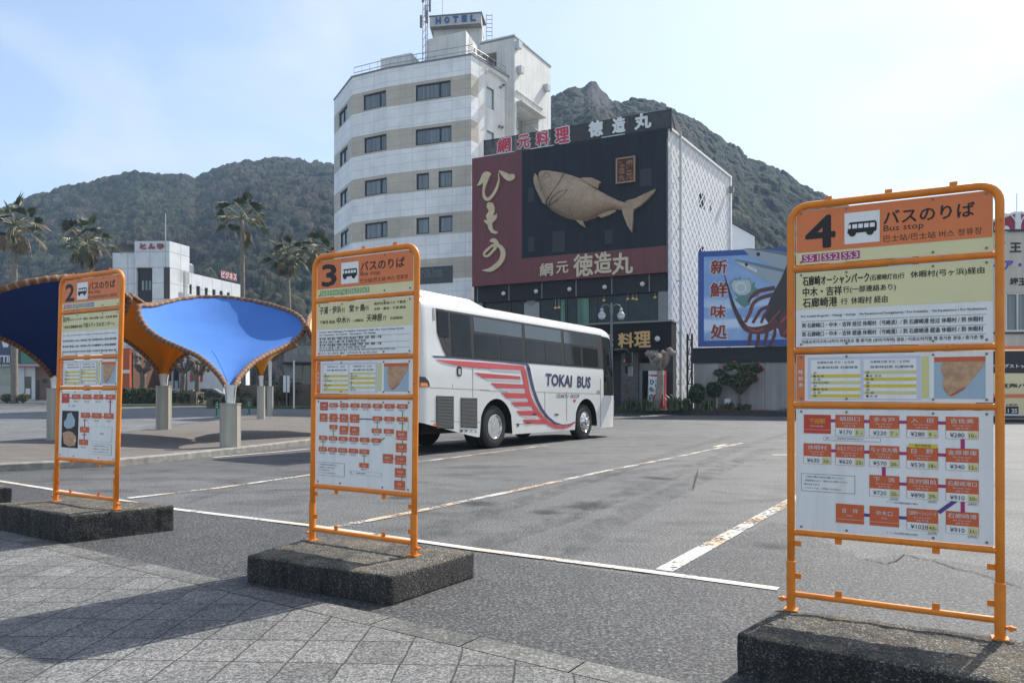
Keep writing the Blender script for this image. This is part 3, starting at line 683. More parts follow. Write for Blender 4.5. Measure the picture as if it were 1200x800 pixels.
    rect(q, lay(1), .068, .06, .66, .96, LV); rect(q, lay(2), .085, .12, .355, .94, WH); rect(q, lay(2), .37, .12, .64, .94, WH); rect(q, lay(1), .665, .08, .70, .92, LY)
    for i in range(8):
        for u0, u1 in ((.087, .353), (.372, .638)):
            if i % 2 == (1 if u0 < .2 else 0): rect(q, lay(3), u0, .36 + i * .07, u1, .425 + i * .07, YE if i % 3 else LY)
    rect(q, lay(1), .725, .10, .965, .20, OD); rect(q, lay(1), .725, .20, .965, .93, SE)
    Pm = lay(2); coast = [(.765, .205), (.96, .205), (.955, .30), (.93, .42), (.905, .55), (.885, .66), (.865, .74), (.835, .83), (.805, .89), (.79, .86), (.775, .78), (.765, .66), (.77, .5), (.757, .36)]
    q.add([Pm(*c_) for c_ in coast][::-1], [tuple(range(len(coast)))], TN)
    Pm = lay(3); q.add([Pm(*c_) for c_ in ((.80, .86), (.835, .78), (.87, .70), (.875, .715), (.84, .80), (.808, .875))][::-1], [tuple(range(6))], RD)
    q.build('printed_fields', INKS, o)
    q = MB()
    for i, ch in enumerate('時刻表'): T(ch, .015, .42 + i * .14, .09, None, IW, .02)
    for u0 in (.12, .405):
        T('石廊崎方面 平日・土日祝' if num == '4' else '下賀茂方面 平日・土日祝', u0, .20, .05, .2, off=.01); T('発車時刻表 石廊崎港' if num == '4' else '発車時刻表', u0, .31, .055, .22, off=.02)
        for i in range(8): T(random.Random(i * 7 + int(u0 * 100)).choice(['■ 10  40', '15  45', '■ 05  35 55', '20', '■ 30  50 (土日祝)']), u0 - .02, .417 + i * .07, .042, None, K, .012, k=4)
    if num == '4':
        for i in range(3): pass
    q.build('lettering', INKS, o)
    # --- fare panel
    o, lay, flat, xl, xr, z1, z0 = panel('fare_panel', zb[3] - br2 - .005 * S, zb[4] + br2 + .004 * S)
    pw, ph = xr - xl, z1 - z0
    q = MB(); boxes = []
    fill[1](lambda u0, v0, u1, v1, m, k=1: rect(q, lay(k), u0, v0, u1, v1, m), boxes, lambda a_, m, k=1: q.add([lay(k)(*c_) for c_ in a_][::-1], [tuple(range(len(a_)))], m))
    q.build('printed_fields', INKS, o)
    q = MB()
    for bx_ in boxes: T(*bx_[0], **bx_[1])
    q.build('lettering', INKS, o)
    return root

# --- sign 4
def route4(T):
    T('石廊崎オーシャンパーク', .04, .18, .125, .36, off=.012); T('(石廊崎灯台)行', .405, .175, .085, .175); T('休暇村(弓ヶ浜)経由', .61, .175, .095, .35)
    T('中木・吉祥', .04, .325, .12, .215, off=.012); T('行(一部連絡あり)', .262, .315, .095, .275)
    T('石廊崎港', .04, .47, .125, .19, off=.012); T('行', .25, .455, .08); T('休暇村 経由', .305, .455, .09, .19)
    T('For Irozaki-Koguchi・Nakagi・Kichijo   Via Kyukamura(Yumigahama) / For Irozakiko   Via Kyukamura / For Kyukamura', .03, .61, .036, .94, off=.012)
    T('到 石廊崎口・中木・吉祥 经过 休暇村（弓崎滨）/ 到 石廊崎港 经过 休暇村 / 到 休暇村', .035, .745, .066, .92); T('到 石廊崎口・中木・吉祥 經過 休暇村（弓崎濱）/ 到 石廊崎港 經過 休暇村 / 到 休暇村', .035, .862, .066, .92)
    T('이로오자키구치·나카기·키치조오 행 휴가촌 (유미가하마) 경유 / 이로오자키항 행 휴가촌 경유 / 휴가촌 행', .035, .965, .056, .92)
U4 = [.045, .222, .402, .592, .782]; W4 = .15
def fare4(rect, tx, poly):
    rows = [(.045, ['下田駅', ('鍋田口', '170', '5'), ('多々戸', '220', '7'), ('入　田', '280', '9'), ('吉佐美', '280', '10')]), (.285, [('休暇村', '630', '23'), ('みなとクリニック', '620', '22'), ('弓ヶ浜大橋', '570', '20'), ('日　野', '530', '18'), ('金原車庫', '340', '12')]),
            (.52, [None, None, ('下　流', '720', '25', '32'), ('花狩園前', '890', '29', '36'), ('石廊崎港口', '910', '30', '38')]), (.765, [None, '吉　祥', '中木口', ('石廊崎オーシャンパーク', '1020', '43', '43'), ('石廊崎港', '910', '31', '39')])]
    conn = [(.08, .045, .86, MG, 0), (.325, .045, .86, MG, 1), (.565, .45, .86, MG, 2), (.83, .26, .70, PU, 3)]
    for v, u0, u1, m, _ in conn: rect(u0 + .02, v, u1, v + .025, m)
    rect(.85, .2, .87, .29, MG); rect(.465, .42, .485, .53, MG); rect(.85, .66, .87, .77, MG); poly([(.735, .775), (.755, .79), (.835, .69), (.815, .675)], PU)
    for v, row in rows:
        for u, e in zip(U4, row):
            if e is None: continue
            if isinstance(e, str):
                rect(u, v, u + W4, v + .155, RD if e == '下田駅' else OD, 2); tx.append(((e, u + W4 / 2, v + .072, .038), dict(m=YE if e == '下田駅' else IW, align='c', k=4)))
                tx.append((('Shimoda Sta.' if e == '下田駅' else 'Nakagi', u + W4 / 2, v + .1, .014), dict(m=IW, align='c', k=4, off=0))); tx.append((('————————', u + W4 / 2, v + .125, .002), dict(m=IW, align='c', k=4, off=0)))
                continue
            rect(u - .002, v - .002, u + W4 + .002, v + .167, OD, 1); rect(u, v, u + W4, v + .105, OD, 2); rect(u, v + .105, u + W4, v + .165, WH, 2); rect(u + W4 * .68, v + .11, u + W4 * .98, v + .162, LY, 3)
            lw = min(W4 * .9, .036 * len(e[0])); tx.append(((e[0], u + W4 / 2, v + .048, .036, lw), dict(m=IW, align='c', k=4)))
            tx.append((('Bus stop name', u + W4 / 2, v + .072, .013, W4 * .55), dict(m=IW, align='c', k=4, off=0))); tx.append((('站名 역 이름', u + W4 / 2, v + .093, .013, W4 * .4), dict(m=IW, align='c', k=4, off=0)))
            tx.append((('¥' + e[1], u + W4 * .12, v + .154, .034), dict(k=4, off=.008))); tx.append(((e[2], u + W4 * .72, v + .153, .027), dict(k=4, off=.008))); tx.append((('分', u + W4 * .89, v + .153, .015), dict(k=4)))
            if len(e) > 3: tx.append((('(' + e[3] + '分)', u + W4 * .98, v + .195, .026), dict(k=2, align='r', off=0)))
    rect(.60, .258, .74, .288, YE, 3); tx.append((('菜の花街道', .67, .281, .02), dict(k=4, align='c')))
    rect(.03, .535, .325, .68, K, 1); rect(.032, .538, .323, .677, WH, 2)
    for i, s_ in enumerate(['・ご乗車の際は行先をお確かめください。', '・道路事情により、時刻どおり運行できない', '　場合があります。', '・バスカードは、ご利用になれません。']): tx.append(((s_, .045, .567 + i * .031, .016), dict(k=3)))
    rect(.155, .222, .46, .255, GY, 1); rect(.157, .225, .458, .252, WH, 2); tx.append((('運賃 — — — 乗車時間 (所要時間のめやす)', .165, .246, .016), dict(k=3)))
    tx.append((('※（ ）内は休暇村経由の場合', .49, .735, .016), dict(k=2))); tx.append((('※（ ）内は休暇村経由の場合', .49, .975, .016), dict(k=2)))
bus_sign('4', .19, ((927, 714), (1172, 748), (928, 237.5), (1170, 212.5)), ['S51', 'S52', 'S53'], [MG], (route4, fare4), 'orange bus stop sign numbered 4 with magenta S51 S52 S53 codes')
# --- sign 3
def route3(T):
    T('子浦・伊浜', .035, .20, .135, .235, off=.012); T('行', .28, .195, .085); T('堂ヶ島', .36, .195, .13, .165, off=.012); T('行', .53, .19, .085)
    T('南伊豆東海バス 下賀茂・', .62, .105, .05, .33); T('吉祥・妻良・子浦 経由', .62, .2, .05, .31)
    T('下賀茂 経由', .035, .395, .065, .17); T('中木', .225, .405, .125, .105, off=.012); T('行', .335, .395, .085); T('入間経由', .40, .39, .05, .11)
    T('天神原', .545, .40, .135, .155, off=.012); T('行', .71, .39, .085); T('吉田経由', .78, .385, .05, .12)
    T('For Koura・Ihama  Via Shimogamo / For Dogashima  Via Shimogamo・Kichijo・Mera・Koura  For Nakagi  Via Iruma', .035, .575, .036, .88, off=.012); T('For Tenjinbara  Via Yoshida・Shimogamo  For Nakagi', .035, .63, .034, .6, off=.012)
    T('到 子浦・伊浜 经过 下賀茂 / 到 堂ヶ島 经过 下賀茂・吉祥・妻良・子浦', .035, .712, .052, .66); T('到 中木 经过 入間 / 到 天神原 经过 吉田', .035, .768, .048, .5)
    T('到 子浦・伊浜 經過 下賀茂 / 到 堂ヶ島 經過 下賀茂・吉祥・妻良・子浦', .035, .83, .05, .66); T('到 中木 經過 入間 / 到 天神原 經過 吉田', .035, .88, .045, .5)
    T('코우라·이하마 행 시모가모 경유 / 도가시마 행 시모가모·키치조오·메라·코우라 경유', .035, .935, .042, .8); T('나카기 행 이루마 경유 / 텐진바라 행 요시다 경유', .035, .985, .036, .62)
NM = ['下田駅', '鍋田口', '多々戸', '入田', '吉佐美', '日野', '石井', '下賀茂', '加納', '一條', '伊浜', '子浦', '妻良', '吉祥', '中木', '入間', '差田', '青野', '毛倉野', '蛇石', '波勝崎', '落居', '天神原', '吉田', '雲見', '石部', '岩地', '松崎', '堂ヶ島', '上賀茂', '市之瀬', '小浦']
def fare3(rect, tx, poly):
    X0, XW, Y0, YH = 20., 450., 50., 420.
    U = lambda x: (x - X0) / XW; V = lambda y: (y - Y0) / YH; it = iter(NM * 3)
    def b_(x0, y0, x1, y1, tall=False, m=OD):
        rect(U(x0), V(y0), U(x1), V(y1), m, 2); nm = next(it)
        tx.append(((nm, (U(x0) + U(x1)) / 2, V(y0) + (.055 if tall else .042), .028), dict(m=IW, align='c', k=4)))
        if not tall: tx.append((('¥%d %d分' % (170 + (int(x0) * 7 + int(y0)) % 90 * 10, 5 + (int(x0) + int(y0)) % 50), (U(x0) + U(x1)) / 2, V(y1) + .028, .02), dict(align='c', k=3)))
        else: tx.append((('— — —', (U(x0) + U(x1)) / 2, V(y1) - .02, .004), dict(m=IW, align='c', k=4)))
    for x0, y0, x1, y1, m in ((60, 78, 430, 82, GN), (58, 138, 300, 142, GN), (235, 139, 300, 144, BL), (427, 100, 432, 440, GN), (310, 136, 430, 140, GN), (452, 130, 456, 190, LY), (316, 150, 320, 190, GN), (180, 160, 184, 200, GN), (108, 195, 112, 235, GN), (57, 240, 320, 244, GN), (56, 245, 60, 290, GN), (60, 298, 260, 302, GN), (257, 310, 261, 355, GN), (370, 320, 410, 324, GN)): rect(U(x0), V(y0), U(x1), V(y1), m, 1)
    poly([(U(325), V(244)), (U(330), V(249)), (U(355), V(228)), (U(350), V(224))], GN)
    b_(42, 62, 82, 103, True, RD)
    for x0, x1 in ((90, 130), (142, 182), (192, 235), (243, 287), (297, 340), (350, 395), (405, 452)): b_(x0, 66, x1, 88)
    for x0, x1 in ((40, 80), (90, 130), (140, 182), (190, 235)): b_(x0, 119, x1, 160, True)
    for x0, x1 in ((297, 340), (350, 395), (405, 452)): b_(x0, 126, x1, 148)
    b_(90, 174, 130, 196); b_(140, 177, 182, 219, True); b_(190, 178, 235, 221, True); b_(293, 184, 338, 206); b_(348, 184, 393, 206); b_(403, 190, 450, 233, True)
    for x0, x1 in ((38, 80), (88, 130), (137, 180), (188, 231), (239, 284), (293, 336)): b_(x0, 230, x1, 252)
    b_(402, 248, 449, 290, True)
    for x0, x1 in ((37, 77), (85, 128), (135, 178), (186, 230), (237, 283)): b_(x0, 286, x1, 309)
    b_(345, 302, 391, 345, True); b_(400, 305, 447, 348, True); b_(237, 352, 281, 375); b_(399, 364, 446, 407, True); b_(397, 422, 444, 465, True)
    rect(U(35), V(362), U(166), V(428), K, 1); rect(U(36), V(363.2), U(165), V(426.8), WH, 2)
    for i, s_ in enumerate(['・ご乗車の際は行先をお確かめください。', '・道路事情により、時刻どおり運行', '　できない場合があります。', '・バスカードは、ご利用になれません。']): tx.append(((s_, U(40), V(377 + i * 13.5), .016), dict(k=3)))
    rect(U(190), V(394), U(340), V(412), GY, 1); rect(U(191), V(395), U(339), V(411), WH, 2); tx.append((('運賃 — — — 乗車時間 (所要時間)', U(194), V(407), .018), dict(k=3)))
bus_sign('3', .18, ((366, 632.5), (485, 650.5), (373, 298), (489.5, 285.5)), ['S60', 'W60', 'S61', 'S62', 'S63'], [GN], (route3, fare3), 'orange bus stop sign numbered 3 with five green route codes')
# --- sign 2
def route2(T):
    T('田牛', .03, .175, .115, .13, off=.012); T('(サンドスキー場)行  海水浴場 入田・吉佐美 経由', .165, .165, .065, .80)
    T('下田市立図書館前 経由', .03, .335, .07, .35); T('下田メディカルセンター', .39, .34, .11, .5, off=.012); T('行', .90, .33, .06)
    for i, s_ in enumerate(['For Tauji  Via Nabetaguchi・Iritahama / For Shimoda Medical Center', '到 田牛 经过 入田・吉佐美 / 到 下田医疗中心 经过 图书馆', '到 田牛 經過 入田・吉佐美 / 到 下田醫療中心 經過 圖書館', '타우시 행 이리타·키사미 경유 / 시모다 메디컬 센터 행']): T(s_, .03, .53 + i * .135, .05 if i else .038, .93)
def fare2(rect, tx, poly):
    X0, XW, Y0, YH = 70., 312., 72., 405.
    U = lambda x: (x - X0) / XW; V = lambda y: (y - Y0 - (x_[0] - 70) * .08) / YH; x_ = [70]; it = iter(NM)
    V = lambda y: (y - Y0) / YH
    def b_(x0, y0, x1, y1, m=OD):
        rect(U(x0), V(y0), U(x1), V(y1), m, 2); tx.append(((next(it), (U(x0) + U(x1)) / 2, V(y0) + .05, .032), dict(m=IW, align='c', k=4)))
        if m == OD: tx.append((('¥%d %d分' % (170 + int(x0) % 9 * 30, 4 + int(x0 + y0) % 20), (U(x0) + U(x1)) / 2, V(y1) + .045, .026), dict(align='c', k=3)))
    rect(U(100), V(113), U(350), V(119), MG, 1); rect(U(345), V(120), U(351), V(212), MG, 1); rect(U(215), V(222), U(345), V(228), MG, 1); rect(U(212), V(240), U(217), V(380), MG, 1)
    b_(82, 90, 125, 148, RD)
    for x0, x1 in ((140, 188), (200, 248), (260, 310), (323, 374)): b_(x0, 94, x1, 124)
    for x0, x1 in ((193, 243), (253, 305), (317, 368)): b_(x0, 203, x1, 236)
    b_(190, 288, 240, 322); b_(186, 364, 236, 398)
    tx.append((('運賃 — — 乗車時間', U(122), V(168), .02), dict(k=2)))
    rect(U(86), V(195), U(180), V(420), K, 1)                       # photograph of a dark sea cave
    cave = [(118, 212), (140, 205), (150, 225), (162, 250), (160, 285), (142, 300), (118, 305), (100, 290), (98, 262), (112, 245)]; poly([(U(x), V(y)) for x, y in cave], SE, 2)
    poly([(U(x), V(y)) for x, y in ((92, 330), (125, 318), (150, 325), (172, 350), (165, 405), (130, 412), (100, 395))], TN, 2); poly([(U(x), V(y)) for x, y in ((160, 370), (168, 362), (170, 378), (163, 388))], IW, 3)
    rect(U(250), V(283), U(362), V(372), GY, 1); rect(U(251), V(284), U(361), V(371), WH, 2); tx.append((('案内図', U(300), V(330), .03), dict(k=3, m=GY)))
    rect(U(256), V(385), U(362), V(448), K, 1); rect(U(257), V(386), U(361), V(447), WH, 2)
    for i, s_ in enumerate(['・ご乗車の際は行先をお確かめください。', '・道路事情により、時刻どおり運行', '　できない場合があります。']): tx.append(((s_, U(262), V(402 + i * 17), .018, .28), dict(k=3)))
bus_sign('2', .24, ((65.5, 587), (136, 596.5), (83, 324), (149, 316.5)), ['S80', 'S81', 'S82', 'S83', 'S84'], [MG, GY, GY, GY, BL], (route2, fare2), 'orange bus stop sign numbered 2 with a dark cave picture on its lower panel')
# ================================================================ COACHES
M_BWHITE = mat('bus_white_paint', (.63, .63, .62), .3, coat=.25, var=.02, vs=2)
M_BGLASS = mat('bus_glass', (.004, .005, .006), .04, spec=.22, col2=(.016, .019, .019), vs=1.1)  # paler blotches painted in for reflections and the interior behind
M_BGLASS2 = mat('bus_glass_upper', (.04, .055, .06), .05, spec=.9)  # base paler than the lower panes, for the sky reflected up here
M_BLACKP = mat('black_rubber', (.016, .016, .017), .6); M_TYRE = mat('tyre_rubber', (.022, .022, .022), .8, var=.3, vs=20)
M_CHROME = mat('wheel_chrome', (.62, .62, .63), .22, metal=.95, var=.15, vs=12); M_HUBD = mat('hub_dark', (.10, .10, .10), .5, metal=.6)
M_LRED = mat('livery_red', (.50, .04, .045), .3, coat=.3); M_LNAVY = mat('livery_navy', (.018, .026, .10), .3, coat=.3); M_LGREY = mat('livery_grey', (.46, .46, .48), .35, coat=.3)
M_GRILLE = mat('grille_mesh', (.13, .13, .13), .6); M_AMBER = mat('amber_lens', (.75, .18, .02), .2, coat=.5); M_REDL = mat('red_lens', (.5, .02, .02), .2, coat=.5)
M_UNDER = mat('bus_underbody', (.012, .012, .012), .9); M_SILV = mat('silver_trim', (.5, .5, .5), .35, metal=.8)
M_CREAM = mat('bus_cream_paint', (.74, .62, .36), .3, coat=.4); M_BORANGE = mat('bus_orange_paint', (.72, .16, .04), .3, coat=.4)
WR = .52
def coach_body(root, s0, s1, wheels, W=2.42, ztop=3.46, paint=M_BWHITE, ws_mat=M_BGLASS, rear_up=True):
    """local: x = along the bus (front +), y = 0 is the side we see, y>0 goes to the far side, z up"""
    st = set(np.round(np.concatenate([np.arange(s0 + .3, s1 - 1.3, .35)]), 3))
    for wx in wheels: st |= set(np.round(wx + np.concatenate([np.linspace(-.70, .70, 25), [-.705, .705]]), 4))
    st = sorted(st); st = [a for i, a in enumerate(st) if i == 0 or a - st[i - 1] > .004]
    st = [(a, 0.0, 0.0) for a in st]
    rear = [(s0 + .02, .22, .16), (s0 + .0, .12, .09), (s0 + .06, .03, .03), (s0 + .16, 0.0, 0.0)]
    front = [(s1 - 1.28, 0, 0), (s1 - .95, 0, 0.01), (s1 - .75, .01, .03), (s1 - .55, .035, .07), (s1 - .38, .085, .13), (s1 - .22, .17, .22), (s1 - .10, .30, .34), (s1 - .03, .48, .44), (s1, .75, .5)]
    ST = [(a, b, c) for a, b, c in rear] + [q for q in st if s0 + .2 < q[0] < s1 - 1.3] + front
    def zb(s):
        z = .31 + (max(0, (s0 + 2.0) - s) * .20 if rear_up else 0)
        for wx in wheels:
            if abs(s - wx) < .70: z = max(z, WR + math.sqrt(max(0, .70 ** 2 - (s - wx) ** 2)) - .02)
        return z
    sec = [(0, None), (0, .25), (0, .55), (0, .85), (.0, 1.0), (.0, 1.30), (.0, 1.7), (.005, 2.02), (.02, 2.12), (.055, 2.7), (.085, 3.13), (.11, 3.24), (.17, 3.33), (.27, 3.395), (.5, 3.435), (.85, 3.455), (1.21, 3.46)]
    full = [(y, z) for y, z in sec] + [(W - y, z) for y, z in sec[::-1][1:]]
    rows = []
    for s, ins, low in ST:
        z0 = zb(s); r_ = []
        for y, z in full:
            if z is None: zz = z0
            elif z < 1.25: zz = z0 + (1.28 - z0) * (z / 1.3)
            else: zz = z
            zz2 = zz if zz < 2.6 else 2.6 + (zz - 2.6) * (1 - low * .95)
            f = ins / (W / 2); yy = W / 2 + (y - W / 2) * (1 - f)
            dx = 0
            if s > s1 - 1.0:                     # raked, rounded front
                kf = (s - (s1 - 1.0)); dx = -kf * (.0 if zz < 1.25 else .19 * ((zz - 1.25) / 2.2) ** 1.5) - (kf * .08 if zz < .6 else 0)
            elif s < s0 + .1: dx = .06 * max(0, (zz - 1.2) / 2.2)
            r_.append(Vector((s + dx, yy, zz2)))
        rows.append(r_)
    body, ws = MB(), MB(); a, b_ = len(rows), len(full)
    vs = [p for r_ in rows for p in r_]
    fb, fw = [], []
    for i in range(a - 1):
        for j in range(b_ - 1):
            f = (i * b_ + j, i * b_ + j + 1, (i + 1) * b_ + j + 1, (i + 1) * b_ + j)
            c = sum((vs[k] for k in f), Vector()) / 4
            if c.x > s1 - 1.27 and 1.28 < c.z < 2.98: fw.append(f)
            else: fb.append(f)
    # close the ends
    fb.append(tuple(range(b_))); last = (a - 1) * b_
    for j in range(b_ // 2):
        f = (last + j, last + j + 1, last + b_ - 2 - j, last + b_ - 1 - j)
        c = (vs[f[0]].z + vs[f[1]].z) / 2
        (fw if 1.28 < c < 3.02 else fb).append(f)
    body.add(vs, fb); ob = body.build('body', paint, root); smooth_angle(ob, 32)
    ws.add(vs, fw); ow = ws.build('windscreen', ws_mat, root); smooth_angle(ow, 40)
    ub = MB(); ub.box((s0 + .5, .32, .42), (s1 - s0 - 1.2, 0, 0), (0, W - .64, 0), (0, 0, .95)); ub.box((s0 + 2.2, .1, .3), (1.2, 0, 0), (0, W - .2, 0), (0, 0, .5)) if False else None
    for wx0, wx1 in zip([wheels[0] + .72], [wheels[-1] - .72]): ub.box((wx0, .06, .33), (wx1 - wx0, 0, 0), (0, W - .12, 0), (0, 0, .3))
    for wx in wheels:                             # wheel wells
        for y0_, y1_ in ((.03, .42), (W - .42, W - .03)):
            arc = [(wx + .715 * math.cos(t), WR + .715 * math.sin(t)) for t in np.linspace(-.15, math.pi + .15, 19)]
            ub.grid([[Vector((x, y0_, z)) for x, z in arc], [Vector((x, y1_, z)) for x, z in arc]])
    ub.build('underbody', M_UNDER, root)
    return ob
def coach_wheel(root, x, y, deep, W=2.42):
    for yy, sg in ((y, 1), (W - y, -1)):
        t = MB(); ax = (0, -sg, 0)
        t.lathe((x, yy, WR), [(.30, -.04), (.31, -.005), (.36, .004), (.42, .003), (.485, -.012), (.515, -.045), (WR, -.07), (WR, -.24), (.50, -.27), (.30, -.28)], 40, ax=ax)
        if sg == 1 and deep: t.lathe((x, yy + .33, WR), [(.30, 0), (.5, -.01), (WR, -.05), (WR, -.22), (.5, -.26)], 30, ax=ax)
        o = t.build('tyre', M_TYRE, root); smooth_angle(o, 30)
        r_ = MB()
        if deep: prof = [(.305, -.03), (.30, .004), (.285, .006), (.27, -.02), (.255, -.10), (.235, -.16), (.10, -.165), (.095, -.05), (.085, -.02), (.0, -.018)]
        else: prof = [(.305, -.03), (.30, .004), (.285, .006), (.265, -.02), (.25, .0), (.20, .035), (.13, .05), (.10, .055), (.095, .085), (.08, .095), (.0, .096)]
        r_.lathe((x, yy, WR), prof, 36, ax=ax, mfun=lambda i: 0)
        for k in range(8):
            aa = k / 8 * 2 * math.pi; rr = .165
            r_.lathe((x + math.cos(aa) * rr, yy, WR + math.sin(aa) * rr), [(.018, -.17 if deep else .03), (.018, -.13 if deep else .065), (.008, -.125 if deep else .07)], 8, ax=ax)
            a2 = aa + math.pi / 8; rr = .205 if deep else .222
            h_ = -.1595 if deep else .022
            r_.lathe((x + math.cos(a2) * rr, yy, WR + math.sin(a2) * rr), [(.027, h_ - .012), (.027, h_ + .004)], 12, m=1, ax=ax)
        o = r_.build('wheel_rim', [M_CHROME, M_HUBD], root); smooth_angle(o, 30)
RP, FP = gnd(582, 525.2), gnd(687, 514.6)
bd = FP - RP; bd.z = 0; WBASE = bd.length; brz = math.atan2(bd.y, bd.x)
bus = thing('coach', 'white coach with red and navy sweeping stripes parked on the asphalt', 'bus', (RP.x, RP.y, 0.0), brz)
BW = Wall((RP.x, RP.y), (bd.x, bd.y))
def bz(x, y):                                  # pixel of the 480,320 (x3.636) enlargement -> bus local (s, z)
    t, z = BW.hit(480 + x / 3.636, 320 + y / 3.636); return t, z
S1 = bz(882, 560)[0] + .34; S0 = bz(42, 560)[0]
coach_body(bus, S0, S1, [0.0, WBASE])
coach_wheel(bus, 0.0, .05, True); coach_wheel(bus, WBASE, .05, False)
def tumble(z): return 0.0 if z < 2.02 else np.interp(z, [2.02, 2.12, 2.7, 3.13, 3.24], [.005, .02, .055, .085, .11])
def side(pts, off): return [Vector((s, tumble(z) - off, z)) for s, z in pts]
def decal(name, polys, m, off=.004, parent=bus, th=.003, raw=False):
    mb = MB()
    for p in polys:
        q = side(p if raw else [bz(*c_) for c_ in p], off)
        mb.prism(q, (0, -th, 0))
    return mb.build(name, m, parent)
# glass band and panes
zt, zbm = 3.16, 2.115
def spx(x, y=300): return bz(x, y)[0]
band = [(spx(124), zt), (spx(400), zt), (spx(560), zt), (spx(812), zt), (spx(818), zbm)] + [(spx(600), zbm), (spx(400), zbm), (spx(180), zbm), (spx(158), zbm + .03), (spx(146), zbm + .14), (spx(124), zbm + .50)]
def lay2(name, polys, m, off, th=.004):           # strips that follow the tumblehome: subdivide in z
    mb = MB()
    for (sa, sb, za, zb_) in polys:
        zs = sorted({za, zb_} | {z for z in (2.02, 2.12, 2.7, 3.13) if za < z < zb_})
        mb.grid([[Vector((sa, tumble(z) - off, z)) for z in zs], [Vector((sb, tumble(z) - off, z)) for z in zs]])
        mb.grid([[Vector((sb, tumble(z) - off, z)) for z in zs], [Vector((sb, tumble(z) + .01, z)) for z in zs]]); mb.grid([[Vector((sa, tumble(z) + .01, z)) for z in zs], [Vector((sa, tumble(z) - off, z)) for z in zs]])
    return mb.build(name, m, bus)
wb = lay2('window_band', [(spx(157), S1 - 1.27, zbm, zt)], M_BLACKP, .010)
mb = MB(); q = side([(spx(124), zt), (spx(157), zt), (spx(157), zbm + .05), (spx(146), zbm + .16), (spx(124), zbm + .52)], .010); mb.prism(q, (0, .02, 0)); mb.build('window_quarter', M_BLACKP, wb)
up0, up1, lo0, lo1 = 2.76, 3.10, 2.16, 2.71
lay2('rear_window', [(spx(128), spx(174), zbm + .44, zt - .05)], M_BGLASS, .014); lay2('rear_window', [(spx(184), spx(266), lo0, zt - .05)], M_BGLASS, .014)
for (xa, xb, xm) in ((281, 485, 387), (498, 652, 578), (664, 806, 738)):
    lay2('upper_window', [(spx(xa), spx(xb), up0, up1)], M_BGLASS2, .014)
    lay2('side_window', [(spx(xa), spx(xm - 3), lo0, lo1)], M_BGLASS, .014); lay2('side_window', [(spx(xm + 3), spx(xb), lo0, lo1)], M_BGLASS, .014)
# livery
red = [[(110, 367), (190, 372), (300, 379), (400, 387), (489, 395), (494, 414), (470, 412), (300, 405), (235, 398), (190, 391), (140, 378)]]
fing = [((275, 423), (470, 439), (473, 452), (310, 446)), ((345, 467), (491, 474), (494, 491), (370, 490)), ((388, 508), (500, 511), (503, 533), (413, 532)), ((430, 549), (510, 548), (515, 567), (449, 567)), ((455, 586), (535, 585), (543, 606), (470, 605)), ((483, 623), (567, 623), (585, 642), (491, 641))]
red.append([(470, 396), (489, 395), (497, 425), (503, 455), (511, 500), (520, 530), (535, 562), (550, 585), (568, 608), (600, 636), (640, 650), (672, 648), (711, 628), (703, 638), (684, 653), (655, 663), (618, 661), (592, 649), (567, 628), (545, 606), (525, 580), (505, 545), (493, 505), (482, 450)])
decal('red_stripe', red[:1], M_LRED); decal('red_stripe', red[1:], M_LRED, .006)
for f in fing: decal('red_stripe', [f], M_LRED, .004)
for a_, b_ in (((330, 404.5), (470, 413), ), ((312, 446.5), (473, 453)), ((371, 490.5), (490, 492)), ((414, 532.5), (500, 534)), ((450, 567.5), (513, 568)), ((471, 605.5), (540, 607))):
    decal('grey_stripe', [[a_, b_, (b_[0] + 1, b_[1] + 11), (a_[0] + 24, a_[1] + 11)]], M_LGREY, .002)
navy = [[(97, 351), (180, 354), (300, 363), (400, 372), (500, 384), (500, 392), (400, 380), (300, 371), (180, 362), (110, 359)],
        [(500, 384), (507, 388), (512, 405), (520, 445), (532, 495), (548, 540), (566, 577), (590, 609), (620, 634), (650, 644), (680, 642), (711, 628), (680, 646), (645, 649), (612, 641), (580, 614), (554, 580), (536, 540), (520, 492), (508, 445), (500, 405), (497, 391)]]
decal('navy_stripe', navy[:1], M_LNAVY, .005); decal('navy_stripe', navy[1:], M_LNAVY, .009)
def btext(name, s, x0, y0, x1, y1, hpx, m, off=0.0, slant=0.0):
    s0_, z0_ = bz(x0, y0); s1_, z1_ = bz(x1, y1); hh = hpx / 3.636 / FPX * (RP.y + (s0_ + s1_) / 2 * BW.ex.y)
    mb = MB(); text(mb, s, lambda a, b, d=0: Vector((a, -.006, b + (a - s0_) / (s1_ - s0_) * (z1_ - z0_))), hh, s0_, z0_, s1_ - s0_, 0, 'l', off, slant)
    return mb.build(name, m, bus)
btext('lettering', 'TOKAI  BUS', 577, 480, 770, 491, 52, M_LNAVY, .035, .10)
btext('lettering', 'ODAKYU  GROUP', 625, 531, 722, 532, 17, M_LNAVY, .006, .10)
btext('lettering', '東 海 バ ス', 213, 678, 286, 680, 13, M_LNAVY, .02)
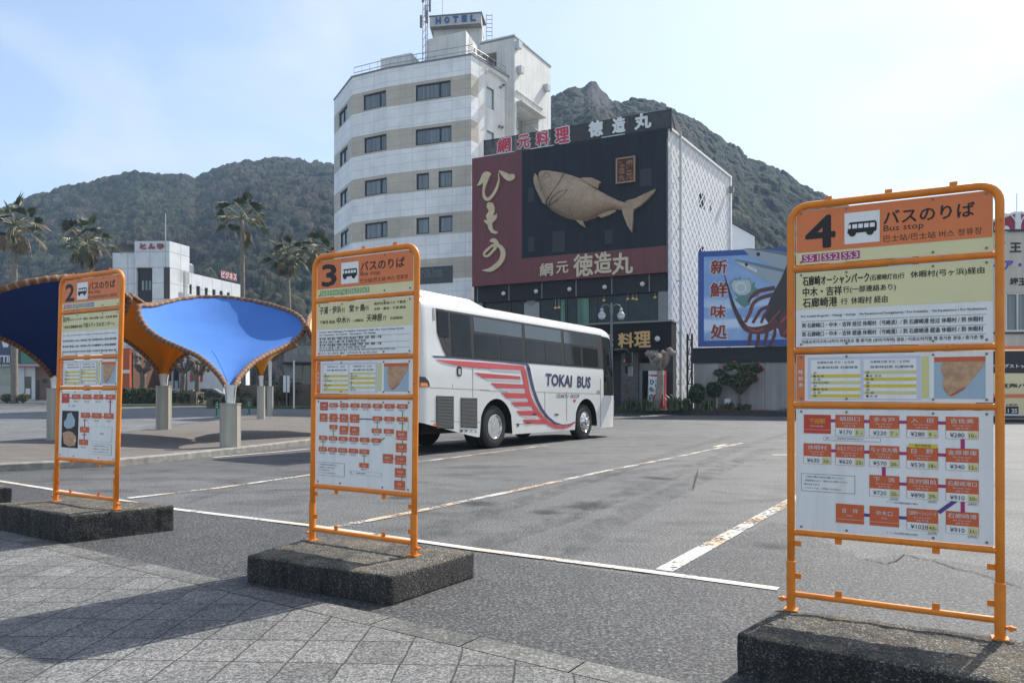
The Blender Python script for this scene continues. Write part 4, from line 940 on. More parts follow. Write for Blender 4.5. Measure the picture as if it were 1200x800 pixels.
# panels, grilles, flaps and lamps
def seam(pts): decal('panel_seam', [pts], M_GREY, .0015, th=.001)
for x, y0, y1 in ((182, 357, 488), (268, 400, 600), (575, 505, 640), (668, 505, 630), (812, 450, 655)): seam([(x, y0), (x + 2.4, y0), (x + 2.4, y1), (x, y1)])
for x0, y0, x1, y1 in ((88, 486, 340, 497), (300, 497, 420, 505), (540, 505, 815, 513), (90, 628, 305, 633), (450, 640, 490, 642)): seam([(x0, y0), (x1, y1), (x1, y1 + 2.2), (x0, y0 + 2.2)])
for xa, ya, xb, yb in ((113, 521, 188, 660), (217, 529, 288, 657)):
    g_ = decal('air_grille', [[(xa, ya), (xb, ya + 3), (xb, yb + 3), (xa, yb)]], M_BLACKP, .003)
    mb = MB(); sa, sb = spx(xa, 590), spx(xb, 590); z1_, z0_ = bz(xa, ya)[1], bz(xa, yb)[1]
    for i in range(22): z = z0_ + (z1_ - z0_) * (i + .5) / 22; mb.box((sa + .01, -.016, z - .009), (sb - sa - .02, 0, 0), (0, .01, .004), (0, 0, .012))
    mb.build('grille_slats', M_GRILLE, g_)
decal('locker_handle', [[(201, 402), (208, 396), (216, 397), (222, 404), (222, 432), (215, 440), (206, 439), (201, 432)]], M_BLACKP, .004); decal('locker_handle', [[(206, 407), (217, 407), (217, 433), (206, 432)]], M_SILV, .009)
for x, y in ((532, 600), (626, 601), (505, 637)): decal('flap_latch', [[(x - 8, y - 3), (x + 8, y - 2), (x + 8, y + 4), (x - 8, y + 3)]], M_BLACKP, .007 if x != 505 else .0095)
decal('marker_lamp', [[(102, 640), (114, 640), (114, 652), (102, 652)]], M_AMBER, .004); decal('marker_lamp', [[(697, 538), (708, 538), (706, 548), (699, 548)]], M_REDL, .004)
decal('filler_cap', [[(457, 640), (466, 640), (466, 652), (457, 652)]], M_BLACKP, .004); decal('vent_slot', [[(109, 147), (119, 147), (119, 200), (109, 200)]], M_GREY, .004)
for x in (800, 808): decal('maker_badge', [[(x - 2, 499), (x + 3, 499), (x + 3, 512), (x - 2, 512)]], M_GREY, .004)
for yy in (.06, 2.36 - .26):
    for z, m_ in ((1.10, M_REDL), (1.31, M_AMBER), (1.52, M_REDL)):
        mb = MB(); mb.box((S0 - .025, yy, z), (.12, 0, 0), (0, .26, 0), (0, 0, .19)); mb.build('tail_lamp', m_, bus)
mb = MB(); mb.prism([(S0 - .0, .30, 2.12), (S0 - .0, 2.12, 2.12), (S0 + .06, 2.0, 3.0), (S0 + .06, .42, 3.0)], (-.03, 0, 0)); mb.build('back_window', M_BGLASS, bus)
mb = MB(); mb.box((S0 - .03, .15, .56), (.1, 0, 0), (0, 2.12, 0), (0, 0, .34)); mb.build('bumper', M_BWHITE, bus)
mb = MB(); mb.box((S0 - .032, .95, 1.0), (.04, 0, 0), (0, .5, 0), (0, 0, .24)); mb.build('number_plate', M_GREEN, bus)
mb = MB(); mb.box((S0 - .012, .5, 1.05), (.05, 0, 0), (0, 1.42, 0), (0, 0, .012)); mb.box((S0 - .012, .5, 1.98), (.05, 0, 0), (0, 1.42, 0), (0, 0, .012)); mb.build('engine_hatch_seam', M_GREY, bus)
decal('tail_lamp', [[(42, 440), (66, 442), (82, 462), (86, 484), (42, 484)]], M_BLACKP, .003); decal('tail_lamp', [[(45, 466), (72, 467), (80, 482), (45, 482)]], M_AMBER, .008)
# roof unit and mirrors
mb = MB(); rr = [(S0 + .25, .22, 3.40, 3.43), (S0 + .5, .30, 3.40, 3.56), (S0 + 2.3, .32, 3.40, 3.56), (S0 + 2.95, .38, 3.40, 3.45)]
mb.grid([[Vector((s, y, z0)), Vector((s, y + .10, z1)), Vector((s, 2.42 - y - .10, z1)), Vector((s, 2.42 - y, z0))] for s, y, z0, z1 in [(rr[0][0] - .02, .3, 3.38, 3.39)] + rr + [(rr[-1][0] + .05, .45, 3.38, 3.39)]]); mb.build('roof_air_conditioner', M_BWHITE, bus)
sm, zm = bz(880, 350)
mb = MB(); mb.tube([(S1 - .45, .05, 2.75), (S1 - .1, -.18, 2.80), (S1 + .05, -.26, 2.70), (S1 + .05, -.26, 2.2)], .018, 8); mb.build('mirror_arm', M_BLACKP, bus)
mb = MB(); mb.cbox((S1 + .05, -.26, 2.52), .10, .22, .34); mb.cbox((S1 + .05, -.24, 2.14), .10, .2, .24); mb.build('mirror', M_BLACKP, bus)
mb = MB(); mb.cbox((S1 + .0, -.32, 2.08), .02, .16, .3); mb.build('mirror_glass', M_SILV, bus)
mb = MB(); mb.prism([(S1 - .1, .25, .78), (S1 + .02, .6, .78), (S1 + .02, .6, .95), (S1 - .1, .25, .95)], (0, .01, .0)); mb.build('headlamp', M_SILV, bus)

# the other coach at the edge of the photograph
q0 = gnd(1180, 494); b2 = thing('coach', 'cream and orange coach mostly hidden behind the number 4 sign', 'bus', (q0.x - .8, q0.y, G(q0.y)), R(-3))
coach_body(b2, -2.4, 6.6, [0.0, 4.4], paint=M_CREAM); coach_wheel(b2, 0.0, .05, True); coach_wheel(b2, 4.4, .05, False)
B2 = Wall((q0.x - .8, q0.y), (math.cos(R(-3)), math.sin(R(-3))))
def dec2(name, s0, s1, z0, z1, m, off): mb = MB(); mb.prism([Vector((s, tumble(z) - off, z)) for s, z in ((s0, z0), (s1, z0), (s1, z1), (s0, z1))], (0, -.004, 0)); return mb.build(name, m, b2)
gz2 = lambda y: B2.hit(1190, y)[1] - G(q0.y)
dec2('orange_stripe', -2.2, 5.6, gz2(409), gz2(405), M_BORANGE, .03); dec2('side_window', -2.0, 5.4, gz2(437), gz2(411), M_BLACKP, .012)
dec2('orange_stripe', -2.2, 5.6, gz2(466), gz2(461.5), M_BORANGE, .004); dec2('number_plate', .72, 1.28, gz2(485), gz2(476), M_BLACKP, .004); dec2('white_skirt', -2.2, 5.6, .36, gz2(487), M_BWHITE, .006)
for s_, y_, h_, x_, wd, m in (('コリングストップ', 431, 4.6, -.05, 1.9, M_INKW), ('東海バス', 454.5, 5.5, .42, 1.6, M_INK), ('1 25', 483.5, 5.0, .8, .42, M_INKW), ('伊豆箱根', 475.3, 2.2, .74, .5, M_INK)):
    mb = MB(); text(mb, s_, lambda a, b_, d=0: Vector((a, (tumble(b_) - .018), b_)), h_ / FPX * q0.y, x_, gz2(y_), wd, 0, 'l', .03); mb.build('lettering', m, b2)

# ================================================================ TENT CANOPIES
def fabric(name, c1, var=.06, trans=.25):
    b = NB(name); n_ = b.noise(.8, 5, .6); col_ = b.ramp(n_, [(.3, tuple(x * (1 - var) for x in c1)), (.7, tuple(min(1, x * (1 + var)) for x in c1))])
    b.col(col_); b.rough(.8); b.b.inputs['Specular IOR Level'].default_value = .08
    b.bump(b.noise(3, 5, .6, mapscale=(1, 1, .4)), .25, .05)
    tr_ = b.n('BsdfTranslucent'); b.l(col_, tr_.inputs[0]); ms = b.n('MixShader'); ms.inputs[0].default_value = trans
    o_ = b.t.nodes['Material Output']; b.l(b.b.outputs[0], ms.inputs[1]); b.l(tr_.outputs[0], ms.inputs[2]); b.l(ms.outputs[0], o_.inputs['Surface']); return b.m
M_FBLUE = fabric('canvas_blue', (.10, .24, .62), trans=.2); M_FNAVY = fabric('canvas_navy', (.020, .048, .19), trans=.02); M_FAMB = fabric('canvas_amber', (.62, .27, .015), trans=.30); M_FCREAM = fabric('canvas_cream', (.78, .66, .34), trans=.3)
M_ROPE1 = mat('rim_bark', (.16, .070, .032), .8, var=.4, vs=9, bump=.4, bs=40); M_ROPE2 = mat('rim_cord', (.27, .17, .10), .8, var=.3, vs=9)
M_CONC = mat('column_concrete', (.33, .315, .275), .85, var=.35, vs=2.2, streak=True, bump=.25, bs=30); M_STEELW = mat('white_painted_steel', (.66, .66, .64), .45, var=.12, vs=5, streak=True)
def curve3(px, y0, y1, bulge=0.0):
    n = len(px); d = [0]
    for a, b_ in zip(px, px[1:]): d.append(d[-1] + math.hypot(a[0] - b_[0], a[1] - b_[1]))
    return [W3(p[0], p[1], y0 + (y1 - y0) * (t / d[-1]) + bulge * math.sin(math.pi * t / d[-1])) for p, t in zip(px, d)]
def resamp(pts, n):
    d = [0.0]
    for a, b_ in zip(pts, pts[1:]): d.append(d[-1] + (b_ - a).length)
    a = np.array([tuple(p) for p in pts]); d = np.array(d) / d[-1]; t = np.linspace(0, 1, n)
    # smooth with Catmull-like spline through arc length
    k = [np.interp(t, d, a[:, i]) for i in range(3)]
    for _ in range(2):
        for q in k: q[1:-1] = q[1:-1] * .5 + (q[:-2] + q[2:]) * .25
    return [Vector(v) for v in zip(*k)]
def coons(c0, c1, d0, d1, n=28, sag=0.0):          # c0,c1: u edges (v=0,1); d0,d1: v edges (u=0,1)
    c0, c1, d0, d1 = [resamp(x, n) for x in (c0, c1, d0, d1)]; out = []
    for j in range(n):
        v = j / (n - 1); r_ = []
        for i in range(n):
            u = i / (n - 1)
            p = c0[i] * (1 - v) + c1[i] * v + d0[j] * (1 - u) + d1[j] * u - (c0[0] * (1 - u) * (1 - v) + c0[-1] * u * (1 - v) + c1[0] * (1 - u) * v + c1[-1] * u * v)
            p.z -= sag * math.sin(math.pi * u) * math.sin(math.pi * v); r_.append(p)
        out.append(r_)
    return out
def rim(name, root, pts, r=.066, n=110):
    q = resamp(pts, n); mb = MB(); d = 0; ln = [0]
    for a, b_ in zip(q, q[1:]): ln.append(ln[-1] + (b_ - a).length)
    rs = [r * (1.0 + .05 * ((i % 4) < 1)) for i in range(n)]
    mb.tube(q, rs, 8, mfun=lambda i: 1 if i % 4 == 0 else 0); return mb.build(name, [M_ROPE1, M_ROPE2], root, world=True, smooth=True)
def column(root, px, pyb, pyt, ytop, wpx, dz=KH, square=False):
    p = gnd(px, pyb, dz); Y = p.y; k = Y / FPX; zt_ = EYE + (HZ - pyt) * k; zf = EYE + (HZ - ytop) * k; hw = wpx * k / 2 * .82
    mb = MB(); c45 = .42 * hw
    pl = [(-hw, -hw + c45), (-hw + c45, -hw), (hw - c45, -hw), (hw, -hw + c45), (hw, hw - c45), (hw - c45, hw), (-hw + c45, hw), (-hw, hw - c45)]
    mb.prism([(p.x + a, p.y + b_, p.z - .05) for a, b_ in pl], (0, 0, zt_ - p.z + .05)); 
    mb.prism([(p.x + a * 1.05, p.y + b_ * 1.05, zt_ + .002) for a, b_ in pl], (0, 0, .03)); mb.build('column_base', M_CONC, root, world=True)
    st = MB(); r0, r1 = hw * .52, hw * .74
    for a0 in range(4):                            # four folded plates
        a = a0 * math.pi / 2 + .35
        for s_ in (-1, 1):
            b_ = a + s_ * .62
            A = Vector((p.x, p.y, zt_)); 
            st.prism([A + Vector((math.cos(a) * r0 * .9, math.sin(a) * r0 * .9, 0)), A + Vector((math.cos(b_) * r0, math.sin(b_) * r0, 0)), A + Vector((math.cos(b_) * r1 * 1.12, math.sin(b_) * r1 * 1.12, zf - zt_)), A + Vector((math.cos(a) * r1 * .8, math.sin(a) * r1 * .8, zf - zt_))], (-math.cos((a + b_) / 2) * .02, -math.sin((a + b_) / 2) * .02, 0))
    st.lathe((p.x, p.y, zt_), [(r0 * .7, 0), (r1 * .8, zf - zt_)], 12); st.build('steel_funnel', M_STEELW, root, world=True)
    return p
def canopy(label, colp, top, under, left, right, back, Y, sag=.0, name='tent_canopy'):
    """left/right: pixel curves from the low corner to the raised corners; back: from left's end to right's end"""
    p = gnd(colp[0], colp[1], KH); root = thing(name, label, 'canopy', (p.x, p.y, p.z), 0, 'tensile canopies on the platform')
    column(root, *colp)
    cl, cr_, cb = curve3(left, Y[0], Y[1], Y[4]), curve3(right, Y[0], Y[2], Y[5]), curve3(back, Y[1], Y[2], Y[3])
    low = [cl[0], cl[0].lerp(cr_[0], .5), cr_[0]]
    gr = coons(low, cb, cl, cr_, 34, sag)
    a = MB(); a.grid(gr); oa = a.build('fabric_top', top, root, world=True, smooth=True)
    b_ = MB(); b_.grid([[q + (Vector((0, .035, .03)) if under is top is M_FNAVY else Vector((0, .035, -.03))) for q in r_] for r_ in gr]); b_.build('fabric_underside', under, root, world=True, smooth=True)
    sm_ = MB()
    for u, j1 in ((11, 17), (21, 13)): sm_.tube([gr[j][u] + Vector((0, -.004, .004)) for j in range(2, j1)], .008, 4)
    sm_.build('fabric_seam', top, root, world=True, smooth=True)
    for c_ in (cl, cr_, cb): rim('edge_rim', root, c_)
    return root
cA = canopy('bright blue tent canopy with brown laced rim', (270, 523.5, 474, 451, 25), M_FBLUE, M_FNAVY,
       [(266, 454), (258, 441), (246, 428), (232, 417), (212, 408), (196, 401), (183, 394), (172, 385), (165, 374), (162, 364), (163, 358)],
       [(275, 453), (279, 444), (287, 434), (297, 425), (310, 417), (325, 410), (340, 403), (351, 395), (357, 387), (357, 379), (352, 372)],
       [(163, 358), (178, 358.5), (192, 355), (210, 351), (232, 348.5), (255, 348), (275, 349.5), (297, 353), (316, 357), (333, 362), (345, 367), (352, 372)], (16.4, 20, 20.5, 2.6, .3, .2), .25)
cE = canopy('dark navy tent canopy with a pale column behind the number 2 sign', (64, 514.5, 456, 433, 17), M_FNAVY, M_FNAVY,
       [(60, 440), (55, 432), (46, 423), (36, 415), (20, 404), (0, 395), (-30, 386), (-70, 380)], [(68, 440), (76, 428), (90, 413), (108, 398), (128, 384), (146, 366), (152, 350)],
       [(-70, 380), (-48, 358), (-20, 345), (2, 339), (28, 331.5), (55, 327), (80, 324.5), (110, 328), (135, 336), (152, 350)], (18.4, 14.5, 16.2, -1.2, .0, .0), .0)
cC = canopy('amber tent canopy seen from below, beside the blue one', (192, 503, 453, 438, 18), M_FAMB, M_FAMB,
       [(188, 443), (184, 434), (177, 424), (167, 414), (155, 404), (143, 396), (134, 386), (138, 366), (146, 352), (153, 346)], [(197, 443), (201, 432), (208, 422), (218, 415), (240, 410), (275, 405), (320, 394), (345, 382), (352, 373)],
       [(153, 346), (160, 350), (170, 357), (192, 356), (210, 352), (232, 349.5), (255, 349), (275, 350.5), (297, 354), (316, 358), (333, 363), (345, 368), (352, 373)], (25.4, 20.2, 20.7, 2.6, .2, .2), .0)
cF = canopy('cream tent canopy in the distance behind the blue one', (306, 490.5, 453, 440, 10), M_FCREAM, M_FAMB,
       [(304, 441), (301, 432), (296, 424), (288, 417), (276, 412)], [(309, 441), (314, 429), (322, 419), (334, 411), (348, 405)],
       [(276, 412), (292, 404), (310, 398), (330, 398), (348, 405)], (40, 37, 36, 0, 0, 0), .0)
cG = canopy('cream tent canopy mostly hidden behind the number 3 sign', (430, 508, 463, 446, 22), M_FCREAM, M_FAMB,  # bulk behind the sign added to shade the platform, only an edge is seen
       [(426, 448), (416, 434), (402, 420), (386, 409), (372, 402), (364, 394), (360, 384)], [(434, 448), (442, 436), (452, 424), (464, 412), (476, 398), (484, 382)],
       [(360, 384), (362, 372), (368, 364), (385, 357), (405, 353), (430, 352), (455, 356), (472, 364), (484, 382)], (22, 19.5, 24, 5.5, .2, .2), .1)
p2 = gnd(316.5, 487.2, KH); r2 = thing('canopy_column', 'slim white column on a grey pier, just behind the farthest canopy', 'column', p2)
column(r2, 316.5, 487.2, 453, 423, 8)
# loose creases: seams of the blue fabric are modelled as thin welded strips
mb = MB()
# ================================================================ BUILDINGS
def brickmat(name, c1, c2, mortar, bw, bh, msz, rough=.6, off=.0, spk=.12, spec=.4, streak=.25):
    b = NB(name); uv = b.co.outputs['UV']
    br = b.n('TexBrick'); br.offset = off; br.inputs['Scale'].default_value = 1; br.inputs['Brick Width'].default_value = bw; br.inputs['Row Height'].default_value = bh; br.inputs['Mortar Size'].default_value = msz; br.inputs['Mortar Smooth'].default_value = .1
    br.inputs['Color1'].default_value = (*c1, 1); br.inputs['Color2'].default_value = (*c2, 1); br.inputs['Mortar'].default_value = (*mortar, 1); b.l(uv, br.inputs['Vector'])
    c = b.mix(1.0, br.outputs['Color'], b.ramp(b.noise(.6, 6, .65), [(.3, 1 - spk), (.7, 1 + spk)]), 'MULTIPLY')
    st = b.noise(1.2, 6, .7, mapscale=(1, 1, .06)); c = b.mix(1.0, c, b.ramp(st, [(.32, 1 - streak), (.5, 1.0)]), 'MULTIPLY')
    b.col(c); b.rough(rough); b.b.inputs['Specular IOR Level'].default_value = spec; b.bump(br.outputs['Fac'], -.4, .01); return b.m
M_HWHITE = brickmat('hotel_white_panel', (.80, .795, .79), (.84, .84, .83), (.62, .62, .62), 1.05, .69, .022, .5, streak=.10)
M_HBEIGE = brickmat('hotel_beige_panel', (.49, .435, .355), (.53, .475, .39), (.40, .355, .29), 1.05, .69, .022, .5, streak=.08)
M_HPLAIN = brickmat('hotel_side_cladding', (.66, .65, .62), (.69, .68, .65), (.54, .53, .5), .9, 8, .025, .6, streak=.14)
M_GREYTR = mat('grey_trim', (.20, .20, .20), .5); M_WGLASS = mat('window_glass', (.030, .040, .044), .05, spec=.8); M_CURT = mat('window_curtain', (.20, .24, .26), .35, spec=.6, var=.35, vs=3, streak=True)
M_WFRAME = mat('window_frame_dark', (.03, .03, .032), .5); M_ROOFC = mat('roof_concrete', (.3, .3, .29), .9, var=.2, vs=1.5); M_GALV = MATS['galvanised']
CURTAIN = NB('curtained_glass')
def curtain_mat():
    b = CURTAIN; n_ = b.noise(6, 2, .5, mapscale=(1, 1, .02)); c = b.ramp(n_, [(.35, (.09, .11, .12)), (.65, (.19, .22, .235))]); b.col(c); b.rough(.08); b.b.inputs['Specular IOR Level'].default_value = .7; return b.m
M_CWIN = curtain_mat()
def facade(mb, wl, s0, s1, z0, z1, holes=(), bands=None, rev=.18, m=0, mrev=None):
    xs = sorted({s0, s1} | {h_[0] for h_ in holes} | {h_[1] for h_ in holes}); zs = sorted({z0, z1} | {h_[2] for h_ in holes} | {h_[3] for h_ in holes} | ({b_ for q in bands for b_ in q if z0 < b_ < z1} if bands else set()))
    for a, b_ in zip(xs, xs[1:]):
        for c, d in zip(zs, zs[1:]):
            mx_, mz_ = (a + b_) / 2, (c + d) / 2
            if any(h_[0] < mx_ < h_[1] and h_[2] < mz_ < h_[3] for h_ in holes): continue
            k = m
            if bands and any(q[0] < mz_ < q[1] for q in bands): k = 1
            mb.quad(wl.P(a, c), wl.P(b_, c), wl.P(b_, d), wl.P(a, d), k, [(a, c), (b_, c), (b_, d), (a, d)])
    for a, b_, c, d in holes:
        kk = m if mrev is None else mrev
        for p, q in (((a, c), (b_, c)), ((b_, c), (b_, d)), ((b_, d), (a, d)), ((a, d), (a, c))): mb.quad(wl.P(*p), wl.P(*q), wl.P(*q, -rev), wl.P(*p, -rev), kk)
def window(wl, h, root, split=(), fw=.09, rev=.14, glass=None, frame=None):
    a, b_, c, d = h; f = MB()
    for s0, s1, z0, z1 in [(a, b_, d - fw, d), (a, b_, c, c + fw), (a, a + fw, c + fw, d - fw), (b_ - fw, b_, c + fw, d - fw)] + [(a + (b_ - a) * t - fw / 2, a + (b_ - a) * t + fw / 2, c + fw, d - fw) for t in split]:
        f.box(wl.P(s0, z0, -rev + .07), wl.ex * (s1 - s0), wl.n * -.10, wl.ez * (z1 - z0))
    o = f.build('window', frame or M_WFRAME, root, world=True)
    g_ = MB(); g_.quad(wl.P(a + .01, c + .01, -rev), wl.P(b_ - .01, c + .01, -rev), wl.P(b_ - .01, d - .01, -rev), wl.P(a + .01, d - .01, -rev)); og = g_.build('pane', glass or M_WGLASS, o, world=False)
    inv = wm(root).inverted()
    for v in og.data.vertices: v.co = inv @ v.co
    return o
def zoomer(ox, oy, k): return lambda x, y: (ox + x / k, oy + y / k)
# ---------------- hotel
def gp_line(p, d, px): k = (px - CX) / FPX; t = (k * p[1] - p[0]) / (d[0] - k * d[1]); return (p[0] + d[0] * t, p[1] + d[1] * t)
HS = 46.0 / 66.0
c0 = ((552 - CX) / FPX * 52, 52.0)
c1 = gp_line(c0, (-2.93, 1), 454); c2 = gp_line(c1, (-2.0, 1), 412.5); c3 = gp_line(c2, (-.565, 1), 391.5)
d1 = gp_line(c0, (.73, 1), 596)
hb = G(54)
hotel = thing('hotel_building', 'tall white hotel with beige window bands and a rounded corner', 'hotel', (c0[0], c0[1], hb))
FC = Wall(c1, (c0[0] - c1[0], c0[1] - c1[1])); FB = Wall(c2, (c1[0] - c2[0], c1[1] - c2[1])); FA = Wall(c3, (c2[0] - c3[0], c2[1] - c3[1])); FD = Wall(c0, (d1[0] - c0[0], d1[1] - c0[1]))
if FD.n.x < 0: FD.n = -FD.n
lenC, lenB, lenA, lenD = [math.hypot(a[0] - b_[0], a[1] - b_[1]) for a, b_ in ((c0, c1), (c1, c2), (c2, c3), (d1, c0))]
Z4 = zoomer(370, 0, 2.353)
def h4(wl, xa, xb, y0, y1): px, py = Z4(xa, y0); s0, zt_ = wl.hit(px, py); _, zb_ = wl.hit(px, Z4(xa, y1)[1]); s1, _ = wl.hit(Z4(xb, 0)[0]); return (s0, s1, zb_, zt_)
winC = [h4(FC, 275, 372, 235.5, 280), h4(FC, 275, 374, 357, 403), h4(FC, 277, 312, 479, 524), h4(FC, 338, 376, 472, 517), h4(FC, 277, 313, 602, 646), h4(FC, 339, 377, 597, 640)]
winB = [h4(FB, 131, 194, 277, 322), h4(FB, 133, 195, 394, 439), h4(FB, 134, 196, 510, 555), h4(FB, 135, 198, 626, 670)]
winA = [h4(FA, 63, 87, 336, 377), h4(FA, 65, 88, 441, 481), h4(FA, 66, 88, 545, 589), h4(FA, 67, 90, 655, 692)]
HTOP = FC.hit(552, 64.6)[1]
rowz = [(winC[i][2], winC[i][3]) for i in (0, 1, 2, 4)]
fl = (rowz[0][1] - rowz[3][1]) / 3; hw_ = rowz[0][1] - rowz[0][0]
tops = [rowz[0][1] - i * fl for i in range(6)]
bands = [(t - hw_ - .12, t + .22) for t in tops]
adj = lambda hs: [(a, b_, tops[min(range(6), key=lambda i: abs(tops[i] - d))] - hw_, tops[min(range(6), key=lambda i: abs(tops[i] - d))]) for a, b_, c, d in hs]
winC, winB, winA = adj(winC), adj(winB), adj(winA)
mb = MB()
facade(mb, FC, 0, lenC, hb, HTOP, winC, bands); facade(mb, FB, 0, lenB, hb, HTOP, winB, bands); facade(mb, FA, 0, lenA, hb, HTOP, winA, bands)
ZD = lambda x, y: (480 + x / 6.156, y / 6.156)
winD = []
for xa, xb, y0, y1 in ((472, 492, 237, 295), (472, 492, 358, 400)): winD.append(h4(FD, xa, xb, y0, y1))
winD = [(min(a, b_), max(a, b_), c, d) for a, b_, c, d in winD]
mD = MB(); facade(mD, FD, 0, .85, hb, HTOP, (), bands); facade(mD, FD, .85, lenD, hb, HTOP, [w_ for w_ in winD], None, m=2)
mb.v += []; 
k0 = mb.nv; mb.v += mD.v; mb.nv += mD.nv; mb.f += [tuple(k0 + i for i in f) for f in mD.f]; mb.mi += mD.mi; mb.uv += mD.uv
bk = [(c3[0] + 4, c3[1] + 12), (d1[0] + 2, d1[1] + 8)]
ring = [c3, c2, c1, c0, d1, bk[1], bk[0]]
for a, b_ in ((d1, bk[1]), (bk[1], bk[0]), (bk[0], c3)): mb.quad((a[0], a[1], hb), (b_[0], b_[1], hb), (b_[0], b_[1], HTOP), (a[0], a[1], HTOP), 2, [(0, hb), (9, hb), (9, HTOP), (0, HTOP)])
mb.add([(x, y, HTOP - .5) for x, y in ring], [tuple(range(7))], 3)
mb.build('wall', [M_HWHITE, M_HBEIGE, M_HPLAIN, M_ROOFC], hotel, world=True)
cop = MB()
for wl, ln in ((FC, lenC), (FB, lenB), (FA, lenA), (FD, lenD)): cop.box(wl.P(-.02, HTOP, .06), wl.ex * (ln + .04), wl.n * -.3, wl.ez * .10)
cop.build('parapet_coping', M_GREYTR, hotel, world=True)
for i, h_ in enumerate(winC): window(FC, h_, hotel, (.68,) if i < 2 else (), glass=M_CWIN)
for h_ in winB: window(FB, h_, hotel, (.72,), glass=M_CWIN)
for h_ in winA: window(FA, h_, hotel, (.5,), glass=M_CWIN)
for h_ in winD: window(FD, h_, hotel, (), .07, glass=mat('pale_blind', (.5, .55, .58), .2), frame=M_GREYTR)
# dark sign window on the lowest visible storey
s_ = h4(FC, 255, 378, 742, 783); s_ = (max(.4, s_[0]), FC.hit(370 + 378 / 2.353)[0], FC.hit(531, 331)[1], FC.hit(531, 311)[1])
mb = MB(); mb.box(FC.P(s_[0], s_[2], .03), FC.ex * (s_[1] - s_[0]), FC.n * -.05, FC.ez * (s_[3] - s_[2])); sg = mb.build('sign_board', mat('sign_black', (.02, .022, .025), .15), hotel, world=True)
mb = MB(); PT = lambda a, b_, d=0: FC.P(a, b_, .035)
sx = FC.hit(490)[0]; text(mb, 'T HOTEL Terrace', PT, .32, sx, FC.hit(510, 320)[1], FC.hit(518)[0] - sx); text(mb, 'TEL 0558-22-6200', PT, .26, sx, FC.hit(510, 324.5)[1], FC.hit(518)[0] - sx)
mb.build('lettering', M_GREYTR, hotel, world=True)
# taller stair block
e0 = gp_line(d1, (2.4, -.0001), 596); tY = d1[1] - .0; t0 = ((563 - CX) / FPX * (tY + 1.0), tY + 1.0); t1 = ((603 - CX) / FPX * (tY - .2), tY - .2); t2 = gp_line(t1, (.6, 1), 645.5)
FT = Wall(t0, (t1[0] - t0[0], t1[1] - t0[1])); FS = Wall(t1, (t2[0] - t1[0], t2[1] - t1[1])); FS.n = FS.n if FS.n.x > 0 else -FS.n
TT = FT.hit(603, 40)[1]; lt, ls = math.hypot(t1[0] - t0[0], t1[1] - t0[1]), math.hypot(t2[0] - t1[0], t2[1] - t1[1])
# side outline: tall part then a lower part
zS = FS.hit(609, 46)[1]; zS2 = FS.hit(645, 88)[1]
mb = MB()
opening = (FT.hit(562.5)[0] + .02, FT.hit(582)[0], FT.hit(582, 78)[1], FT.hit(582, 61)[1])
sB = [FS.hit(605.5)[0], FS.hit(631)[0]]; balc = (sB[0], sB[1], FS.hit(606, 165)[1], FS.hit(606, 122)[1])
facade(mb, FT, 0, lt, hb, TT, [opening], None, 1.6); sm_ = FS.hit(604.5)[0]
facade(mb, FS, 0, ls, hb, min(TT, FS.hit(607, 47)[1]), [balc], None, 1.5)
mb.quad(FS.P(0, TT), FS.P(1.2, TT), FS.P(1.2, TT - .1), FS.P(0, TT - .1), 0, [(0, 0), (1, 0), (1, 1), (0, 1)])
bq = [FT.P(0, 0, -6), FS.P(ls, 0, -7)]
zt2 = min(TT, FS.hit(607, 47)[1])
for a, b_ in ((FS.P(ls, 0), bq[1]), (bq[1], bq[0]), (bq[0], FT.P(0, 0))):
    mb.quad(a + Vector((0, 0, hb)), b_ + Vector((0, 0, hb)), b_ + Vector((0, 0, zt2)), a + Vector((0, 0, zt2)), 0, [(0, hb), (7, hb), (7, zt2), (0, zt2)])
mb.add([FT.P(0, zt2 - .02), FT.P(lt, zt2 - .02), FS.P(ls, zt2 - .02), bq[1] + Vector((0, 0, zt2 - .02)), bq[0] + Vector((0, 0, zt2 - .02))], [tuple(range(5))], 1)
mb.build('stair_block', [M_HPLAIN, M_ROOFC], hotel, world=True)
cop = MB(); cop.box(FT.P(-.03, zt2, .05), FT.ex * (lt + .08), FT.n * -.3, FT.ez * .10); cop.box(FS.P(.05, zt2, .05), FS.ex * (ls - .05), FS.n * -.3, FS.ez * .101); cop.build('parapet_coping', M_GREYTR, hotel, world=True)
mb = MB(); mb.quad(*[FT.P(a, b_, -1.6) for a, b_ in ((opening[0], opening[2]), (opening[1], opening[2]), (opening[1], opening[3]), (opening[0], opening[3]))]); mb.quad(*[FS.P(a, b_, -1.5) for a, b_ in ((balc[0], balc[2]), (balc[1], balc[2]), (balc[1], balc[3]), (balc[0], balc[3]))]); mb.build('recess_wall', M_ROOFC, hotel, world=True)
mb = MB()
for i in range(14): mb.tube([FS.P(sB[0] + (sB[1] - sB[0]) * i / 13, FS.hit(606, 152)[1], .02), FS.P(sB[0] + (sB[1] - sB[0]) * i / 13, FS.hit(606, 138)[1], .02)], .025, 5)
for zz in (138, 151): mb.tube([FS.P(sB[0], FS.hit(606, zz)[1], .02), FS.P(sB[1], FS.hit(606, zz)[1], .02)], .035, 5)
mb.build('balcony_railing', M_GREYTR, hotel, world=True)
mb = MB(); mb.box(FS.P(sB[0] - .1, balc[3] + .02, .0), FS.ex * (sB[1] - sB[0] + .4), FS.n * .55, FS.ez * .12); mb.box(FS.P(FS.hit(604.5)[0], FS.hit(604.5, 107)[1], 0), FS.ex * 4.2, FS.n * .12, FS.ez * .06); mb.build('balcony_hood', M_HPLAIN, hotel, world=True)
